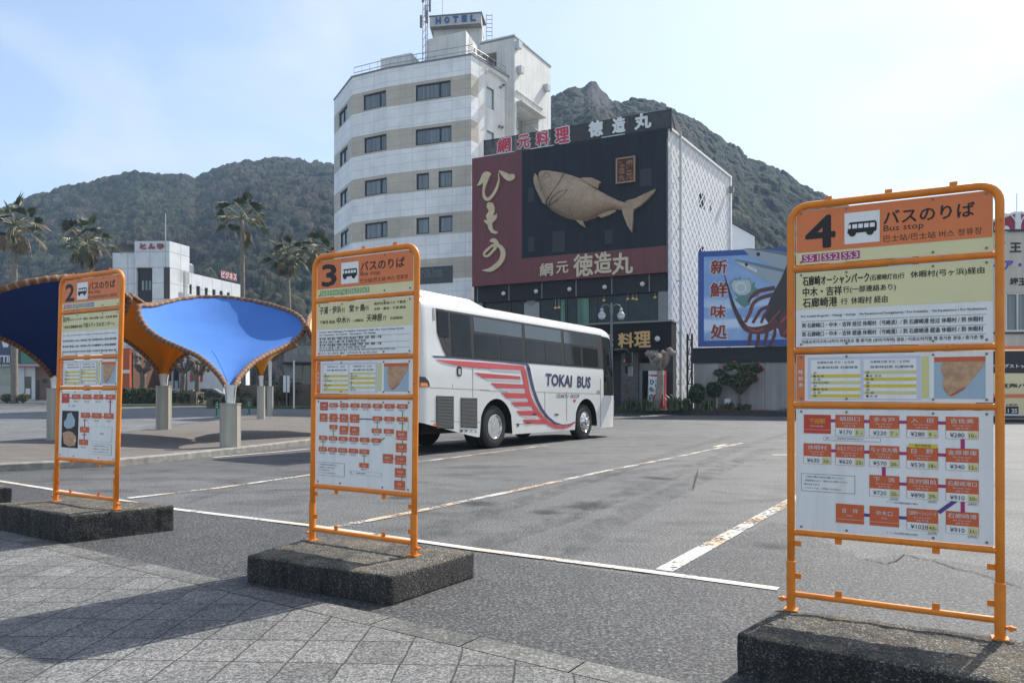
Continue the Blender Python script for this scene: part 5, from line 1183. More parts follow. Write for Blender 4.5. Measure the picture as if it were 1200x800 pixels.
for px, py in ((607.5, 83), (638.5, 104), (604.8, 54)):
    s_, z_ = FS.hit(px, py); mb = MB(); mb.box(FS.P(s_ - .25, z_ - .25, 0), FS.ex * .5, FS.n * .4, FS.ez * .5); mb.build('vent_hood', M_SILV, hotel, world=True)
mb = MB(); s_, z_ = FS.hit(621, 71); mb.box(FS.P(s_ - .4, zt2 + .05, -.4), FS.ex * .9, FS.n * -.8, FS.ez * .5); mb.build('roof_vent', M_ROOFC, hotel, world=True)
# drain pipes on the narrow side
mb = MB(); pd = lambda x, y, o=.12: FD.P(FD.hit(370 + x / 2.353)[0], FD.hit(370 + x / 2.353, y / 2.353)[1], o)
mb.tube([pd(466, 205), pd(468, 195), pd(478, 196), pd(515, 222), pd(524, 232), pd(524, 430)], .05, 6); mb.build('drain_pipe', M_HPLAIN, hotel, world=True)
for x, y in ((508, 242), (516, 236), (505, 350), (512, 352)): mb = MB(); mb.lathe(pd(x, y, 0), [(.10, 0), (.10, .18)], 8, ax=FD.n); mb.build('vent_pipe', M_GREYTR, hotel, world=True)
# penthouse + HOTEL sign box + railings + aerial
Yp = 55.2
PA = Wall(((501 - CX) / FPX * (Yp + .5), Yp + .5), ((546 - CX) / FPX * (Yp - .6) - (501 - CX) / FPX * (Yp + .5), -1.1))
def boxbld(name, x0, x1, x2, ytop, ybot_z, Y0, Y1, Y2, m, parent, top_m=None):
    a, b_, c = W3(x0, 0, Y0), W3(x1, 0, Y1), W3(x2, 0, Y2); z1_ = EYE + (HZ - ytop) / FPX * Y1; d = a + (c - b_)
    q = MB(); P4 = [a, b_, c, d]
    for i in range(4):
        u, v = P4[i], P4[(i + 1) % 4]; ln = (Vector((u.x, u.y)) - Vector((v.x, v.y))).length
        q.quad((u.x, u.y, ybot_z), (v.x, v.y, ybot_z), (v.x, v.y, z1_), (u.x, u.y, z1_), 0, [(0, ybot_z), (ln, ybot_z), (ln, z1_), (0, z1_)])
    q.add([(p.x, p.y, z1_) for p in P4], [(0, 1, 2, 3)], 1); q.add([(p.x, p.y, ybot_z) for p in P4], [(3, 2, 1, 0)], 1)
    return q.build(name, [m, top_m or M_ROOFC], parent, world=True), P4, z1_
zr = HTOP - .5
boxbld('penthouse', 500, 546, 562, 36, zr, Yp + .6, Yp - .8, Yp + 2.2, M_HPLAIN, hotel)
boxbld('roof_shed', 446, 482, 497, 62, zr, Yp + 1.6, Yp + .6, Yp + 3, M_HPLAIN, hotel)
Yh = 56.8; zbx = EYE + (HZ - 29.5) / FPX * Yh
_, P4, zt_ = boxbld('sign_box', 503.5, 564, 567, 15.5, zbx, Yh + .3, Yh - .3, Yh + 2.2, mat('sign_box_white', (.5, .5, .5), .5, var=.05, vs=1), hotel)
boxbld('sign_box_neck', 508, 565, 566, 29.4, zr, Yh + .8, Yh + .4, Yh + 2.0, M_HPLAIN, hotel)
SB = Wall((P4[0].x, P4[0].y), (P4[1].x - P4[0].x, P4[1].y - P4[0].y)); mb = MB(); sl = (P4[1] - P4[0]).length
for i, ch in enumerate('HOTEL'): text(mb, ch, lambda a, b_, d=0: SB.P(a, b_, .02 + d), .50, sl * (.17 + i * .168), zbx + .18, .42, 0, 'c', .045, depth=.06)
mb.build('lettering', mat('sign_blue', (.04, .13, .36), .4), hotel, world=True)
cop = MB(); cop.box(SB.P(-.05, zt_, .06), SB.ex * (sl + .1), SB.n * -2, SB.ez * .08); cop.build('sign_box_coping', M_GREYTR, hotel, world=True)
rl = MB()
for wl, ln in ((FC, lenC), (FB, lenB), (FD, lenD)):
    for zz in (.45, .85): rl.tube([wl.P(0, HTOP + zz, -.25), wl.P(ln, HTOP + zz, -.25)], .028, 5)
    for i in range(int(ln / .75) + 1): rl.tube([wl.P(i * .75, HTOP, -.25), wl.P(i * .75, HTOP + .85, -.25)], .022, 5)
rl.build('roof_railing', M_GALV, hotel, world=True)
mb = MB()
for i in range(9): a = W3(570, 0, Yh); mb.box((a.x - .0, a.y, zt_ - 2.6 + i * .32), (.45, 0, 0), (0, .04, 0), (0, 0, .04))
for dx in (0, .45): mb.tube([(W3(570, 0, Yh).x + dx, Yh, zt_ - 2.8), (W3(570, 0, Yh).x + dx, Yh, zt_ + .1)], .03, 5)
mb.build('roof_ladder', M_GALV, hotel, world=True)
an = thing('aerial_mast', 'grey lattice aerial mast with panel antennas on the hotel roof', 'aerial', Vector((W3(498.5, 0, 54.8).x, 54.8, zr)))
mb = MB(); H_ = EYE + (HZ + 12) / FPX * 54.8 - zr
for dx, dy in ((-.2, -.15), (.2, -.15), (0, .2)): mb.tube([(dx, dy, 0), (dx * .8, dy * .8, H_)], .04, 5)
for i in range(12):
    z = i * H_ / 12; mb.tube([(-.2, -.15, z), (.2, -.15, z + H_ / 12)], .022, 4); mb.tube([(.2, -.15, z), (0, .2, z + H_ / 12)], .022, 4)
mb.build('lattice_mast', M_GALV, an)
for z, a in ((H_ - 1.2, 0), (H_ - 1.5, 1.6), (H_ - 2.4, 3), (H_ - .6, 4.2), (H_ - 2.2, 5.2)):
    mb = MB(); mb.cbox((math.cos(a) * .34, math.sin(a) * .3, z), .16, .16, .9); mb.tube([(0, 0, z), (math.cos(a) * .34, math.sin(a) * .3, z)], .03, 4); mb.build('aerial_panel', M_GREYTR, an)
mb = MB(); pA = W3(518.5, 0, Yh + 1) ; mb.tube([(pA.x - an.location.x, pA.y - an.location.y, zt_ - zr), (pA.x - an.location.x, pA.y - an.location.y, zt_ - zr + 3)], .025, 5); mb.build('whip_aerial', M_GALV, an)

# ---------------- restaurant with the fish
r0 = ((783 - CX) / FPX * 44, 44.0); RW = Wall(r0, (2.14, -1.0)); RL = RW.hit(556)[0]; rb = G(44) + .28
rest = thing('restaurant_building', 'restaurant with a maroon and slate front and white latticed side wall', 'restaurant', (r0[0], r0[1], rb))
RT = RW.hit(783, 152)[1]; ZB = RW.hit(700, 326)[1]; zmar = RW.hit(783, 289)[1]; smar = RW.hit(614)[0]
M_SLATE = NB('slate_sheet'); b = M_SLATE
wv = b.n('TexWave'); wv.wave_type = 'BANDS'; wv.bands_direction = 'X'; wv.inputs['Scale'].default_value = 1.35; wv.inputs['Distortion'].default_value = 0; b.l(b.co.outputs['UV'], wv.inputs['Vector'])
c = b.mix(1.0, (.020, .026, .032), b.ramp(b.noise(1.1, 6, .7, mapscale=(1, 1, .12)), [(.3, .75), (.7, 1.35)]), 'MULTIPLY'); b.col(c); b.rough(.7); b.b.inputs['Specular IOR Level'].default_value = .2; b.bump(b.ramp(wv.outputs['Fac'], [(.86, 0.0), (.95, 1.0)]), .6, .03); M_SLATE = b.m
b = NB('maroon_sheet'); wv = b.n('TexWave'); wv.wave_type = 'BANDS'; wv.bands_direction = 'X'; wv.inputs['Scale'].default_value = 1.35; b.l(b.co.outputs['UV'], wv.inputs['Vector'])
c = b.mix(1.0, (.150, .034, .038), b.ramp(b.noise(1.1, 6, .7, mapscale=(1, 1, .12)), [(.3, .85), (.7, 1.15)]), 'MULTIPLY'); b.col(c); b.rough(.5); b.bump(b.ramp(wv.outputs['Fac'], [(.86, 0.0), (.95, 1.0)]), .6, .03); M_MAROON = b.m
M_LATT = mat('lattice_white', (.82, .81, .79), .6, var=.06, vs=3); M_WALLW = mat('side_wall_pale', (.66, .66, .655), .7, var=.15, vs=1.5, streak=True)
M_GOLD = mat('sign_cream_gold', (.62, .50, .32), .55, var=.08, vs=4); M_DKGREY = mat('fascia_grey', (.035, .035, .036), .8, spec=.15, var=.1, vs=2)
mb = MB(); uvq = lambda a, b_, c, d, m, o=.0: mb.quad(RW.P(a, c, o), RW.P(b_, c, o), RW.P(b_, d, o), RW.P(a, d, o), m, [(a, c), (b_, c), (b_, d), (a, d)])
OB = .35
uvq(RL, smar, ZB, RT, 1, OB); uvq(smar, 0, ZB, zmar, 1, OB); uvq(smar, 0, zmar, RT, 0, OB)
for a, b_ in (((RL, ZB), (RL, RT)), ((0, RT), (0, ZB)), ((RL, RT), (0, RT)), ((0, ZB), (RL, ZB))): mb.quad(RW.P(*a, OB), RW.P(*b_, OB), RW.P(*b_, .0), RW.P(*a, .0), 1 if b_[0] == RL else 0)
brd = mb.build('front_cladding', [M_SLATE, M_MAROON], rest, world=True)
r1 = gp_line(r0, (.68, 1), 855.5); RS = Wall(r0, (r1[0] - r0[0], r1[1] - r0[1])); RS.n = RS.n if RS.n.x > 0 else -RS.n; lS = math.hypot(r1[0] - r0[0], r1[1] - r0[1]); RST = RS.hit(800, 165)[1]
mb = MB(); wS = [h_ for h_ in ((RS.hit(819)[0], RS.hit(826)[0], RS.hit(822, 244)[1], RS.hit(822, 226)[1]), (RS.hit(831.5)[0], RS.hit(834)[0], RS.hit(832, 250)[1], RS.hit(832, 234)[1]), (RS.hit(819)[0], RS.hit(826)[0], RS.hit(822, 300)[1], RS.hit(822, 288.5)[1]))]
facade(mb, RS, 0, lS, rb, RST, wS, None, .25); q2 = RW.P(RL, 0) + RS.ex * lS
for a, b_ in ((RS.P(lS, 0), q2), (q2, RW.P(RL, 0))): mb.quad(*[Vector((p.x, p.y, z)) for p, z in ((a, rb), (b_, rb), (b_, RST), (a, RST))], 0)
mb.add([RW.P(RL, RST - .3), RW.P(0, RST - .3), RS.P(lS, RST - .3), q2 + Vector((0, 0, RST - .3))], [(0, 1, 2, 3)], 1)
# wall behind glass zone, ground floor
zg0 = RW.hit(783, 378.5)[1]; zg1 = RW.hit(783, 341)[1]; zc0 = RW.hit(783, 411)[1]
mb.quad(RW.P(RL, zg1), RW.P(0, zg1), RW.P(0, RST), RW.P(RL, RST), 0)
mb.build('wall', [M_WALLW, M_ROOFC], rest, world=True)
for i, h_ in enumerate(wS): window(RS, h_, rest, (.5,) if i != 1 else (), .06, .2)
lat = MB(); A0, A1 = RS.P(0, 0), RS.P(lS, 0); zlo = RW.hit(783, 470)[1]; pitch = .80; rise = .74
def clipline(s0, z0, dirn):                     # line z = z0 + dirn*rise/pitch*(s-s0)
    k = dirn * rise / pitch; a, b_ = 0.0, lS
    za, zb_ = z0 + k * (a - s0), z0 + k * (b_ - s0); lo_, hi_ = zlo, RST - .05
    def cl(sa, z): return s0 + (z - z0) / k
    pa, pb = (a, za), (b_, zb_)
    pts = [p for p in (pa, pb) if lo_ <= p[1] <= hi_] + [(cl(0, z), z) for z in (lo_, hi_) if a < cl(0, z) < b_]
    return pts[:2] if len(pts) >= 2 else None
for dirn, off_ in ((1, .013), (-1, .016)):
    for i in range(-40, 60):
        pr = clipline(i * pitch, zlo, dirn)
        if not pr or i * pitch > lS + 20: continue
        (a, za), (b_, zb_) = pr
        if abs(a - b_) < .05: continue
        t_ = Vector((b_ - a, zb_ - za)).normalized(); nx, nz_ = -t_.y * .05, t_.x * .05
        mid = 10; prev = None
        lat.prism([RS.P(a - nx, za - nz_, off_), RS.P(b_ - nx, zb_ - nz_, off_), RS.P(b_ + nx, zb_ + nz_, off_), RS.P(a + nx, za + nz_, off_)], RS.n * -.011)
lo_ = lat.build('lattice_screen', M_LATT, rest, world=True)
mb = MB(); mb.box(RS.P(lS - .18, zlo, .14), RS.ex * .2, RS.n * -.12, RS.ez * (RST - zlo)); mb.box(RS.P(0, RST, .14), RS.ex * (lS + .04), RS.n * -.4, RS.ez * .14); mb.build('wall_trim', M_LATT, rest, world=True)
dp = MB(); ds = RS.hit(793)[0]; dp.tube([RS.P(ds, rb, .25), RS.P(ds, RST + .2, .25)], .08, 8)
for i in range(5): dp.cbox(RS.P(ds, rb + 1.5 + i * 3.2, .2), .3, .12, .08)
dp.build('drain_pipe', M_GALV, rest, world=True)
mb = MB(); s_, z_ = RS.hit(852, 222); mb.box(RS.P(s_ - .15, z_ - .3, .15), RS.ex * .3, RS.n * .35, RS.ez * .45); mb.build('wall_lamp', M_GREYTR, rest, world=True)
# dark closed windows behind the slate sheet (flush panels)
for x0, x1, y0, y1 in ((650, 664.5, 272, 297), (711, 720, 271, 287), (752, 765, 200, 220), (621.5, 629, 222, 238), (621.5, 629, 279, 296)):
    a, b_ = RW.hit(x0)[0], RW.hit(x1)[0]; zt_, zb_ = RW.hit((x0 + x1) / 2, y0)[1], RW.hit((x0 + x1) / 2, y1)[1]
    mb = MB(); mb.box(RW.P(a, zb_, OB + .03), RW.ex * (b_ - a), RW.n * -.04, RW.ez * (zt_ - zb_)); mb.build('louvre_panel', mat('louvre_black', (.016, .02, .024), .5), brd, world=True)
# big brush lettering
ZH = zoomer(550, 180, 5.0)
def PR_(x, y, d=0): px, py = ZH(x, y); s, z = RW.hit(px, py); return RW.P(s, z, OB + d)
mb = MB(); kx = 1.0
def stroke(pts, dep): ribbon(mb, [(x, y, w_) for x, y, w_ in pts], PR_, 0, dep)
stroke([(62, 197, 3), (75, 190, 14), (95, 165, 30), (112, 140, 40), (128, 132, 34), (142, 128, 8)], .10)
stroke([(122, 140, 30), (113, 170, 24), (104, 205, 15), (101, 235, 12), (105, 262, 17), (120, 277, 20), (140, 270, 17), (160, 245, 16), (178, 210, 14), (188, 175, 10), (190, 150, 6), (187, 125, 4)], .115)
stroke([(190, 112, 4), (208, 124, 20), (232, 142, 34), (255, 153, 38), (270, 142, 30), (276, 132, 6)], .13)
mo_ = [(122, 300), (135, 294), (155, 300), (164, 325), (163, 352), (155, 373), (168, 369), (177, 359), (177, 385), (166, 402), (151, 413), (151, 440), (159, 457), (181, 465), (183, 475), (165, 479), (145, 471), (130, 449), (124, 426), (104, 406), (103, 398), (121, 398), (117, 385), (115, 370), (125, 356), (131, 344), (118, 320)]
mb.prism([PR_(x, y, .1) for x, y in mo_], RW.n * -.1)
stroke([(138, 522, 10), (158, 516, 26), (176, 530, 22), (172, 555, 18), (152, 580, 14), (128, 605, 14), (108, 606, 12), (103, 592, 12), (118, 574, 14), (138, 556, 14)], .10)
stroke([(138, 556, 12), (165, 543, 18), (192, 548, 22), (212, 575, 26), (212, 610, 28), (195, 645, 28), (165, 672, 28), (135, 688, 22), (92, 690, 3)], .115)
mb.build('lettering', M_GOLD, brd, world=True)
def rtext(mb, ch, cx, cy, hpx, wpx, dep, off, m=0, o=OB, bold=0):
    s, z = RW.hit(cx, cy); k = (RW.p.y + s * RW.ex.y) / FPX; hh = hpx * k; wd = wpx * k / abs(RW.ex.x) * 1.0
    text(mb, ch, lambda a, b_, d=0: RW.P(a, b_, o + d), hh, s, z - hh / 2, wd, m, 'c', off, depth=dep, bold=bold)
mb = MB()
for ch, cx, cy, hp, wp in (('網', 643, 317, 14.5, 14.5), ('元', 661.5, 314.5, 13, 13), ('徳', 686, 312, 25, 21), ('造', 709, 309, 24, 18), ('丸', 731.5, 310, 24, 22)): rtext(mb, ch, cx, cy, hp, wp, .08, .0, bold=.025)
mb.build('lettering', mat('sign_cream', (.60, .50, .36), .55), brd, world=True)
# 2F glazing, fascia with lamps, black name board, ground floor
mb = MB(); s1_ = -0.05
mb.box(RW.P(RL, zg1, .05), RW.ex * (-RL), RW.n * -.3, RW.ez * (ZB - zg1)); fas = mb.build('fascia', M_DKGREY, rest, world=True)
mb = MB()
for i in range(6): a = RL + (-RL) * i / 5.6 + .25; mb.box(RW.P(a, zg1 + .02, .09), RW.ex * .06, RW.n * -.05, RW.ez * (ZB - zg1 - .02))
mb.build('fascia_ribs', M_GREYTR, fas, world=True)
for px, py in ((592, 344.5), (630, 342), (669, 339.5), (710, 337), (754, 333.5)):
    s_, z_ = RW.hit(px, py); mb = MB(); mb.lathe(RW.P(s_, z_, .05), [(.05, 0), (.05, .12), (.13, .14), (.15, .2), (.13, .27), (.05, .31)], 12, ax=RW.n); mb.build('globe_lamp', mat('globe_glass', (.6, .58, .54), .3), rest, world=True)
b = NB('dark_glazing'); nn = b.noise(.9, 5, .7); c = b.ramp(nn, [(.35, (.006, .009, .010)), (.6, (.018, .026, .026)), (.75, (.03, .05, .046))]); b.col(c); b.rough(.05); b.b.inputs['Specular IOR Level'].default_value = .25; M_DGLASS = b.m
ns = 6; xs_ = [RL + .6 + (-RL - 1.2) * i / ns for i in range(ns + 1)]
for a, b_ in zip(xs_, xs_[1:]):
    window(RW, (a, b_, zg0, zg1), rest, (), .05, .25, glass=M_DGLASS)
mb = MB()
for a, b_ in ((RL, RL + .6), (-.6, -.0)): mb = MB(); mb.box(RW.P(a, zg0, .02), RW.ex * (b_ - a), RW.n * -.5, RW.ez * (zg1 - zg0 - .003)); mb.build('corner_pier', mat('pier_grey', (.2, .2, .2), .5, var=.1, vs=2), rest, world=True)
# hanging lamps and green drapes inside the glazing, standing just behind the panes' plane
for x_, w_ in ((676, .75), (656, .3)): a = RW.hit(x_)[0]; mb = MB(); mb.box(RW.P(a, zg0 + .2, -.18), RW.ex * w_, RW.n * -.02, RW.ez * (zg1 - zg0 - .3)); mb.build('green_drape', mat('drape_green', (.09, .20, .135), .6, var=.5, vs=3, streak=True), rest, world=True)
#(RW.P(a, zg0 + .2, -.18), RW.ex * .75, RW.n * -.02, RW.ez * (zg1 - zg0 - .3)); a = RW.hit(656)[0]; mb.box(RW.P(a, zg0 + .2, -.18), RW.ex * .3, RW.n * -.02, RW.ez * (zg1 - zg0 - .3))
mb = MB(); a = RW.hit(613)[0]; zz = RW.hit(620, 362)[1]; mb.box(RW.P(a, zg0 + .1, -.17), RW.ex * 1.1, RW.n * -.02, RW.ez * (zg1 - zg0 - .25)); mb.lathe(RW.P(a + .5, zz + .55, -.16), [(.32, 0), (.32, .015)], 18, m=1, ax=RW.n); mb.build('white_cabinet', [mat('cabinet_white', (.28, .28, .27), .5), M_GREYTR], rest, world=True)
for cx, cy in ((707, 352), (735, 350.5), (741, 350), (745, 350.8), (767, 348.5), (773, 348), (650, 361), (654, 360.5)):
    s_, z_ = RW.hit(cx, cy); mb = MB(); mb.lathe(RW.P(s_, z_, -.15), [(.02, .12), (.10, .05), (.12, -.02), (.03, -.06)], 10); mb.tube([RW.P(s_, z_ + .1, -.15), RW.P(s_, z_ + .6, -.15)], .012, 4); mb.build('pendant_lamp', mat('pendant_shade', (.72, .52, .22), .4), rest, world=True)
PO = 1.1
mb = MB(); mb.box(RW.P(RL + .5, zc0, PO), RW.ex * (-RL - .5 + .45), RW.n * -(PO + .2), RW.ez * (zg0 - zc0 - .02)); nb_ = mb.build('name_board', mat('board_black', (.010, .010, .011), .6, spec=.15), rest, world=True)
mb = MB(); mb.box(RW.P(RL + .45, zg0 - .02, PO + .05), RW.ex * (-RL + .05), RW.n * -(PO + .4), RW.ez * .10); mb.build('board_capping', M_GREYTR, nb_, world=True)
RWb = Wall((RW.P(0, 0, PO).x, RW.P(0, 0, PO).y), (RW.ex.x, RW.ex.y))
mb = MB()
for ch, cx, cy, hp, wp in (('網', 690, 402, 15, 16), ('元', 711, 400, 15, 14), ('料', 733.5, 398.5, 16.5, 16), ('理', 753, 397.5, 18, 17)):
    s, z = RWb.hit(cx, cy); k = (RWb.p.y + s * RWb.ex.y) / FPX; text(mb, ch, lambda a, b_, d=0: RWb.P(a, b_, .0 + d), hp * k, s, z - hp * k / 2, wp * k / .906, 0, 'c', .0, depth=.05, bold=.03)
mb.build('lettering', mat('gold_letters', (.60, .36, .13), .45), nb_, world=True)
for px, py in ((771, 397),): s_, z_ = RWb.hit(px, py); mb = MB(); mb.lathe(RWb.P(s_, z_, 0), [(.06, 0), (.16, .05), (.16, .15), (.05, .2)], 12, ax=RW.n); mb.build('globe_lamp', MATS['globe_glass'], rest, world=True)
# ground floor: stone piers, recessed dark entrance
M_STONE = mat('pier_stone', (.115, .105, .10), .8, var=.35, vs=6, bump=.3, bs=12)
zf = rb
mb = MB(); mb.quad(RW.P(RL, zf, -1.2), RW.P(0, zf, -1.2), RW.P(0, zc0, -1.2), RW.P(RL, zc0, -1.2)); mb.quad(RW.P(0, zf, -1.2), RW.P(0, zf, 0), RW.P(0, zc0, 0), RW.P(0, zc0, -1.2)); mb.build('entrance_wall', mat('entrance_dark', (.022, .021, .02), .6, var=.3, vs=2), rest, world=True)
def gbox(name, x0, x1, y0, y1, o, dp, m): 
    s0, s1 = RW.hit(x0)[0], RW.hit(x1)[0]; z0, z1 = (RW.hit((x0 + x1) / 2, y1)[1] if y1 else zf), RW.hit((x0 + x1) / 2, y0)[1]
    q = MB(); q.box(RW.P(s0, z0, o), RW.ex * (s1 - s0), RW.n * -dp, RW.ez * (z1 - z0)); return q.build(name, m, rest, world=True)
gbox('stone_pier', 728, 748, 412.5, 0, .05, .9, M_STONE); gbox('stone_pier', 640, 668, 412.5, 0, .05, .9, M_STONE); gbox('stone_pier', 778, 789, 412.5, 0, .05, .9, mat('dark_tile', (.035, .038, .042), .35, var=.2, vs=4))
gbox('entrance_lintel', 748, 778, 425, 434, -.2, .5, mat('lintel_grey', (.22, .215, .2), .6)); gbox('entrance_frame', 748, 752, 434, 0, -.1, .3, M_GREYTR)
gbox('notice_frame', 730, 735, 449, 460, .10, .04, mat('notice_red', (.12, .05, .04), .5))
q = gbox('wall_lantern', 732, 736, 421, 425, .3, .2, M_REDL)
# ---------------- rooftop sign
rs = thing('rooftop_sign', 'long dark mesh sign on the restaurant roof with red and white characters', 'sign', RW.P(RL / 2, RT, 0))
b = NB('sign_netting'); b.col((.05, .05, .053)); b.rough(.7); b.b.inputs['Alpha'].default_value = .72; M_NET = b.m
sa, sb_ = RW.hit(568)[0], RW.hit(786.5)[0]; zs0 = RT + .05; zs1 = RW.hit(700, 143)[1]
mb = MB(); mb.box(RW.P(sa, zs0, .1), RW.ex * (sb_ - sa), RW.n * -.02, RW.ez * (zs1 - zs0)); mb.box(RW.P(sb_ - .02, zs0, .08), RW.n * -3, RW.ex * .02, RW.ez * (zs1 - zs0) * .9); mb.build('netting', M_NET, rs, world=True)
mb = MB()
for i in range(6):
    s_ = sa + (sb_ - sa) * i / 5; mb.box(RW.P(s_ - .05, zs0 - .2, .06), RW.ex * .1, RW.n * -.1, RW.ez * (zs1 - zs0 + .25)); mb.tube([RW.P(s_, zs1 - .2, 0), RW.P(s_, RT, -1.6)], .04, 5)
for z in (zs0, zs1 - .06): mb.box(RW.P(sa - .05, z, .07), RW.ex * (sb_ - sa + .1), RW.n * -.06, RW.ez * .07)
mb.build('sign_frame', M_WFRAME, rs, world=True)
mb = MB(); 
for x0, x1 in ((568, 604), (622, 650), (706, 733)): a = RW.hit(x0)[0]; mb.box(RW.P(a, RT + .02, .2), RW.ex * (RW.hit(x1)[0] - a), RW.n * -.1, RW.ez * .09)
mb.build('lamp_trough', M_STEELW, rs, world=True)
m1, m2 = MB(), MB()
for ch, cx, cy, hp, wp in (('網', 592, 171, 16, 15), ('元', 615, 167, 15, 13), ('料', 637, 163.5, 16, 14), ('理', 660, 159.5, 17, 15)):
    rtext(m1, ch, cx, cy, hp, wp, .03, .0, 0, .13, .10); rtext(m2, ch, cx, cy, hp, wp, .03, .0, 0, .17, .03)
for ch, cx, cy, hp, wp in (('徳', 699, 152, 17, 15), ('造', 726, 147.5, 17, 13), ('丸', 754, 143, 17, 17)): rtext(m1, ch, cx, cy, hp, wp, .03, .0, 0, .13, .045)
m1.build('lettering', mat('letter_white', (.74, .75, .75), .5), rs, world=True); m2.build('lettering', mat('letter_red', (.55, .03, .07), .45), rs, world=True)
# ---------------- fish sculpture
ZF = zoomer(620, 180, 6.67)
fish = thing('fish_sculpture', 'large carved wooden fish mounted on the dark restaurant front', 'sculpture', RW.P(RW.hit(700, 235)[0], RW.hit(700, 235)[1], OB))
b = NB('carved_wood'); wvn = b.noise(1.4, 6, .65); c = b.ramp(wvn, [(.3, (.34, .235, .15)), (.7, (.47, .345, .235))]); c = b.mix(1.0, c, b.ramp(b.noise(7, 5, .7), [(.3, .78), (.7, 1.12)]), 'MULTIPLY'); b.col(c); b.rough(.75); b.bump(b.noise(5, 5, .7), .4, .05); M_WOOD = b.m; M_WOOD2 = mat('wood_groove', (.17, .125, .088), .8)
def PF(x, y, d=0): px, py = ZF(x, y); s, z = RW.hit(px, py); return RW.P(s, z, OB + d)
topc = [(102, 180), (104, 165), (110, 150), (130, 145), (170, 147), (235, 157), (295, 168), (350, 184), (430, 213), (500, 258), (560, 300), (640, 345), (720, 382), (775, 398), (798, 420)]
botc = [(100, 190), (72, 240), (62, 215), (70, 250), (100, 320), (132, 395), (155, 412), (180, 435), (240, 485), (310, 515), (390, 535), (450, 541), (520, 522), (585, 490), (680, 450), (760, 452), (798, 440)]
topc2 = np.array(topc, float); bot2 = np.array([(103, 200), (104, 245), (116, 300), (138, 360), (158, 416), (200, 460), (250, 490), (310, 515), (390, 535), (450, 541), (520, 522), (585, 490), (680, 450), (760, 452), (798, 440)], float)
def rs2(a, n): d = np.concatenate([[0], np.cumsum(np.linalg.norm(np.diff(a, axis=0), axis=1))]); t = np.linspace(0, d[-1], n); return np.stack([np.interp(t, d, a[:, i]) for i in (0, 1)], 1)
n1 = 44; ta, ba = rs2(topc2, n1), rs2(bot2, n1); gridp = []
for i in range(n1):
    r_ = []
    for j in range(15):
        t = j / 14; p = ta[i] * (1 - t) + ba[i] * t; u = i / (n1 - 1)
        dep = (math.sin(math.pi * t) ** .6) * (.12 + .75 * math.sin(math.pi * min(1, u * 1.08 + .02)) ** .7) * (.55 if u > .9 else 1)
        r_.append(PF(p[0], p[1], .04 + max(0, dep)))
    gridp.append(r_)
mb = MB(); mb.grid(gridp); mb.add([PF(*p, -.0) for p in ta] + [PF(*p, .04) for p in ta], [(i, i + 1, n1 + i + 1, n1 + i) for i in range(n1 - 1)]); mb.add([PF(*p, .0) for p in ba] + [PF(*p, .04) for p in ba], [(i, i + 1, n1 + i + 1, n1 + i) for i in range(n1 - 1)])
mb.build('body', M_WOOD, fish, world=True, smooth=True)
def fin(name, pts, d0, d1): q = MB(); q.prism([PF(x, y, d0) for x, y in pts], RW.n * (d1 - d0)); q.build(name, M_WOOD, fish, world=True)
fin('tail', [(775, 395), (790, 385), (850, 370), (920, 335), (1005, 298), (990, 325), (945, 375), (890, 425), (840, 452), (832, 470), (830, 540), (822, 630), (790, 580), (762, 510), (745, 455), (790, 440)], .03, .28)
fin('dorsal_fin', [(418, 215), (450, 206), (510, 207), (560, 228), (587, 243), (568, 252), (556, 290), (500, 262)], .02, .22); fin('anal_fin', [(555, 500), (620, 470), (690, 455), (703, 465), (640, 498), (585, 517)], .02, .22); fin('pelvic_fin', [(388, 535), (440, 538), (462, 592), (425, 570)], .02, .26)
fin('lower_jaw', [(70, 172), (60, 205), (62, 250), (80, 300), (105, 350), (132, 402), (152, 412), (165, 400), (160, 330), (135, 280), (108, 245), (96, 215), (84, 185)], .03, .20)
GXY = []; GD = []
for i in range(n1):
    for j in range(15):
        t = j / 14; p = ta[i] * (1 - t) + ba[i] * t; u = i / (n1 - 1); GXY.append(p); GD.append(.04 + (math.sin(math.pi * t) ** .6) * (.12 + .75 * math.sin(math.pi * min(1, u * 1.08 + .02)) ** .7))
GXY = np.array(GXY); GD = np.array(GD)
def PS(x, y, d=0): w_ = 1 / (np.hypot(*(GXY - (x, y)).T) + 2) ** 3; return PF(x, y, float((GD * w_).sum() / w_.sum()) + d)
mb = MB(); mb.tube([PS(x, y, .0) for x, y in ((292, 170), (296, 190), (294, 220), (284, 262), (262, 302), (230, 340), (195, 372), (162, 398))], .065, 6); mb.tube([PS(x, y) for x, y in ((355, 320), (318, 328), (285, 340), (255, 358), (225, 380), (200, 405), (185, 425))], .05, 6); mb.tube([PS(x, y) for x, y in ((188, 425), (225, 414), (262, 398), (300, 375), (330, 350), (352, 324))], .045, 6)
mb.tube([PS(x, y) for x, y in ((112, 290), (128, 298), (150, 285), (165, 280))], .03, 5); mb.build('carved_groove', M_WOOD2, fish, world=True)
mb = MB(); mb.lathe(PS(182, 212, -.02), [(.40, -.1), (.38, .05), (.30, .10), (.27, .03), (.17, .02), (.14, .09), (.0, .11)], 24, ax=RW.n); mb.build('eye', M_WOOD, fish, world=True, smooth=True)
